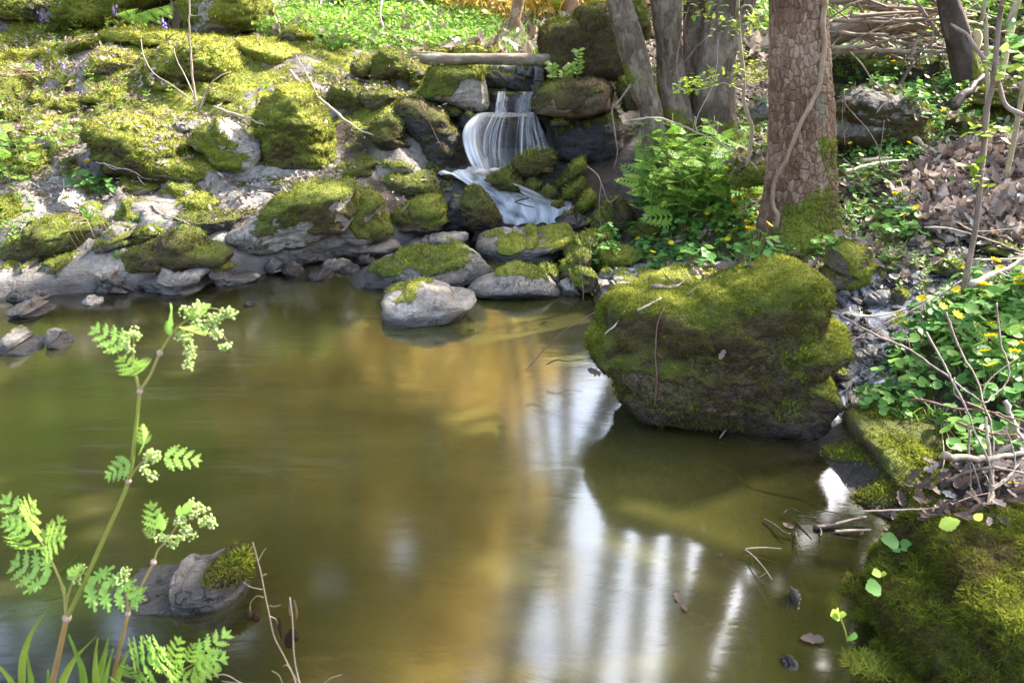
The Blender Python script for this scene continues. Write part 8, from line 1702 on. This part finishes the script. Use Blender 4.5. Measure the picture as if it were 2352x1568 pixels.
stem_to(g, [(1115, 1700), (1000, 1580), (930, 1570), (860, 1535), (790, 1550)], 9, 4, .9); stem_to(g, [(930, 1570), (850, 1560)], 5, 3, .9); stem_to(g, [(1090, 1600), (1070, 1540), (1040, 1520)], 6, 4, .91); stem_to(g, [(1140, 1560), (1100, 1500), (1085, 1505)], 6, 4, .91)
stem_to(g, [(1180, 1640), (1250, 1560), (1307, 1535)], 6, 3, .9); g.build('twig_stem', M['twig_pale'], root)
for (x, y, s) in [(955, 1308, .0055), (981, 1316, .0058), (1106, 1412, .0065), (1133, 1390, .005), (1120, 1375, .005), (1108, 1395, .006)]:
    c = c4y([(x, y)], .92)[0]; d, tri = ico(4); v = d * [1, 1, 1.35]; v = v * (1 + .16 * np.sin(v[:, 2] * 16)[:, None] * np.sin(np.arctan2(v[:, 1], v[:, 0]) * 5)[:, None]); g = Geo(); g.add(v * s + c, tri); g.build('cone', M['cone'], root)
for pts, w, m_ in [([(1068, 1320), (1072, 1360), (1075, 1395)], 17, 'cone'), ([(1125, 1250), (1135, 1290), (1133, 1325)], 11, 'straw'), ([(1112, 1240), (1108, 1290), (1112, 1310)], 10, 'straw'), ([(1030, 1270), (1050, 1275), (1075, 1268)], 8, 'straw')]:
    g = Geo(); q = cr('c4', *pts); S = smooth_path(at_y(q[:, 0], q[:, 1], .92), 14); k = w * .6 / 2 / F * 1.0; tube(g, S, k * np.sin(np.linspace(.25, 2.9, 14)) ** .6, 8, lump=.25); g.build('catkin', M[m_], root)
# white stick and dead branch in the left water
stick('floating_branch', 'pale forked branch in the near left water beside the cow parsley', 'branch', 'c4', [(30, 1290), (100, 1275), (180, 1250), (290, 1225)], 18, 'twig_pale', 1.42, 1.5, [([(150, 1255), (200, 1180), (300, 1075)], 1.0, 1.45, 1.5), ([(30, 1290), (0, 1330)], .8, 1.42, 1.4), ([(110, 1275), (130, 1310)], .7, 1.43, 1.42)])
# leaves at the mossy corner
def broad(label, crop, leaves, y0, stem=None):
    b_ = cr(crop, leaves[0][0])[0]; p = at_y(b_[0], b_[1], y0); root = empty('seedling', p, label, 'seedling'); g = Geo()
    for (a, t, wd, rn) in leaves:
        q = cr(crop, a, t); g2 = Geo(); leaf_at(g2, OVAL, at_y(*q[0], y0), at_y(*(q[0] + .72 * (q[1] - q[0])), y0 - .01), (0, -.6, .8), rn, .15, wd); g2.build('leaf', M['fern_leaf' if rn > .6 else 'celandine'], root)
    if stem: q = cr(crop, *stem); tube(g, smooth_path(at_y(q[:, 0], q[:, 1], y0), 8), .0012, 5); g.build('stem', M['stem'], root)
    return root
broad('bright lime leaf on top of the shaggy boulder in the corner', 'c6', [((1900, 440), (2060, 395), 1.5, 1.0), ((2090, 400), (2150, 355), 1.3, .9)], 1.15)
broad('pale bluish-green trefoil leaning over the water left of the shaggy boulder', 'c6', [((1685, 520), (1550, 505), 1.6, .1), ((1690, 525), (1785, 535), 1.7, .1), ((1680, 535), (1640, 580), 2.6, .1), ((1700, 540), (1740, 580), 2.2, .1)], 1.22)
broad('small lime leaf pair at the left flank of the shaggy boulder', 'c6', [((1590, 680), (1525, 695), 1.6, .9), ((1590, 690), (1640, 690), 1.6, .9)], 1.12)
broad('serrated green leaf hanging over the water at the shaggy boulder', 'c6', [((1590, 755), (1475, 775), 2.0, .5)], 1.1)
broad('tiny seedling with two lime leaves on the lower left flank of the shaggy boulder', 'c6', [((1370, 905), (1305, 915), 1.8, .9), ((1370, 905), (1430, 905), 1.6, .9), ((1370, 900), (1345, 880), 1.6, .9), ((1425, 1040), (1460, 970), 1.2, .4)], 1.0, [(1415, 1045), (1400, 980), (1370, 905)])
# stinging-nettle like plant on the overhanging boulder by the fall
p, nn = hit(*cr('c2', (1380, 410))[0]); root = empty('nettle', p, 'green leafy nettle growing from the crack below the huge mossy block', 'nettle'); gs = Geo()
for pts in [[(1375, 410), (1380, 340), (1385, 260)], [(1330, 410), (1330, 370), (1345, 330)], [(1260, 410), (1250, 370), (1250, 330)], [(1300, 400), (1310, 380)]]:
    q = cr('c2', *pts); S = smooth_path(at_y(q[:, 0], q[:, 1], 4.62), 10); tube(gs, S, .0022, 5)
    for k in range(2, 10, 1 if len(pts) > 2 else 3):
        for sg in (-1, 1): g = Geo(); leaf_at(g, OVAL, S[k], S[k] + np.array([sg * .040, -.02, .012 + rng.normal(0, .012)]) * rng.uniform(.6, 1.1), (0, -.6, .8), rng.random(), .2, 1.5); g.build('leaf', M['fern_leaf'], root)
gs.build('stem', M['stem'], root)
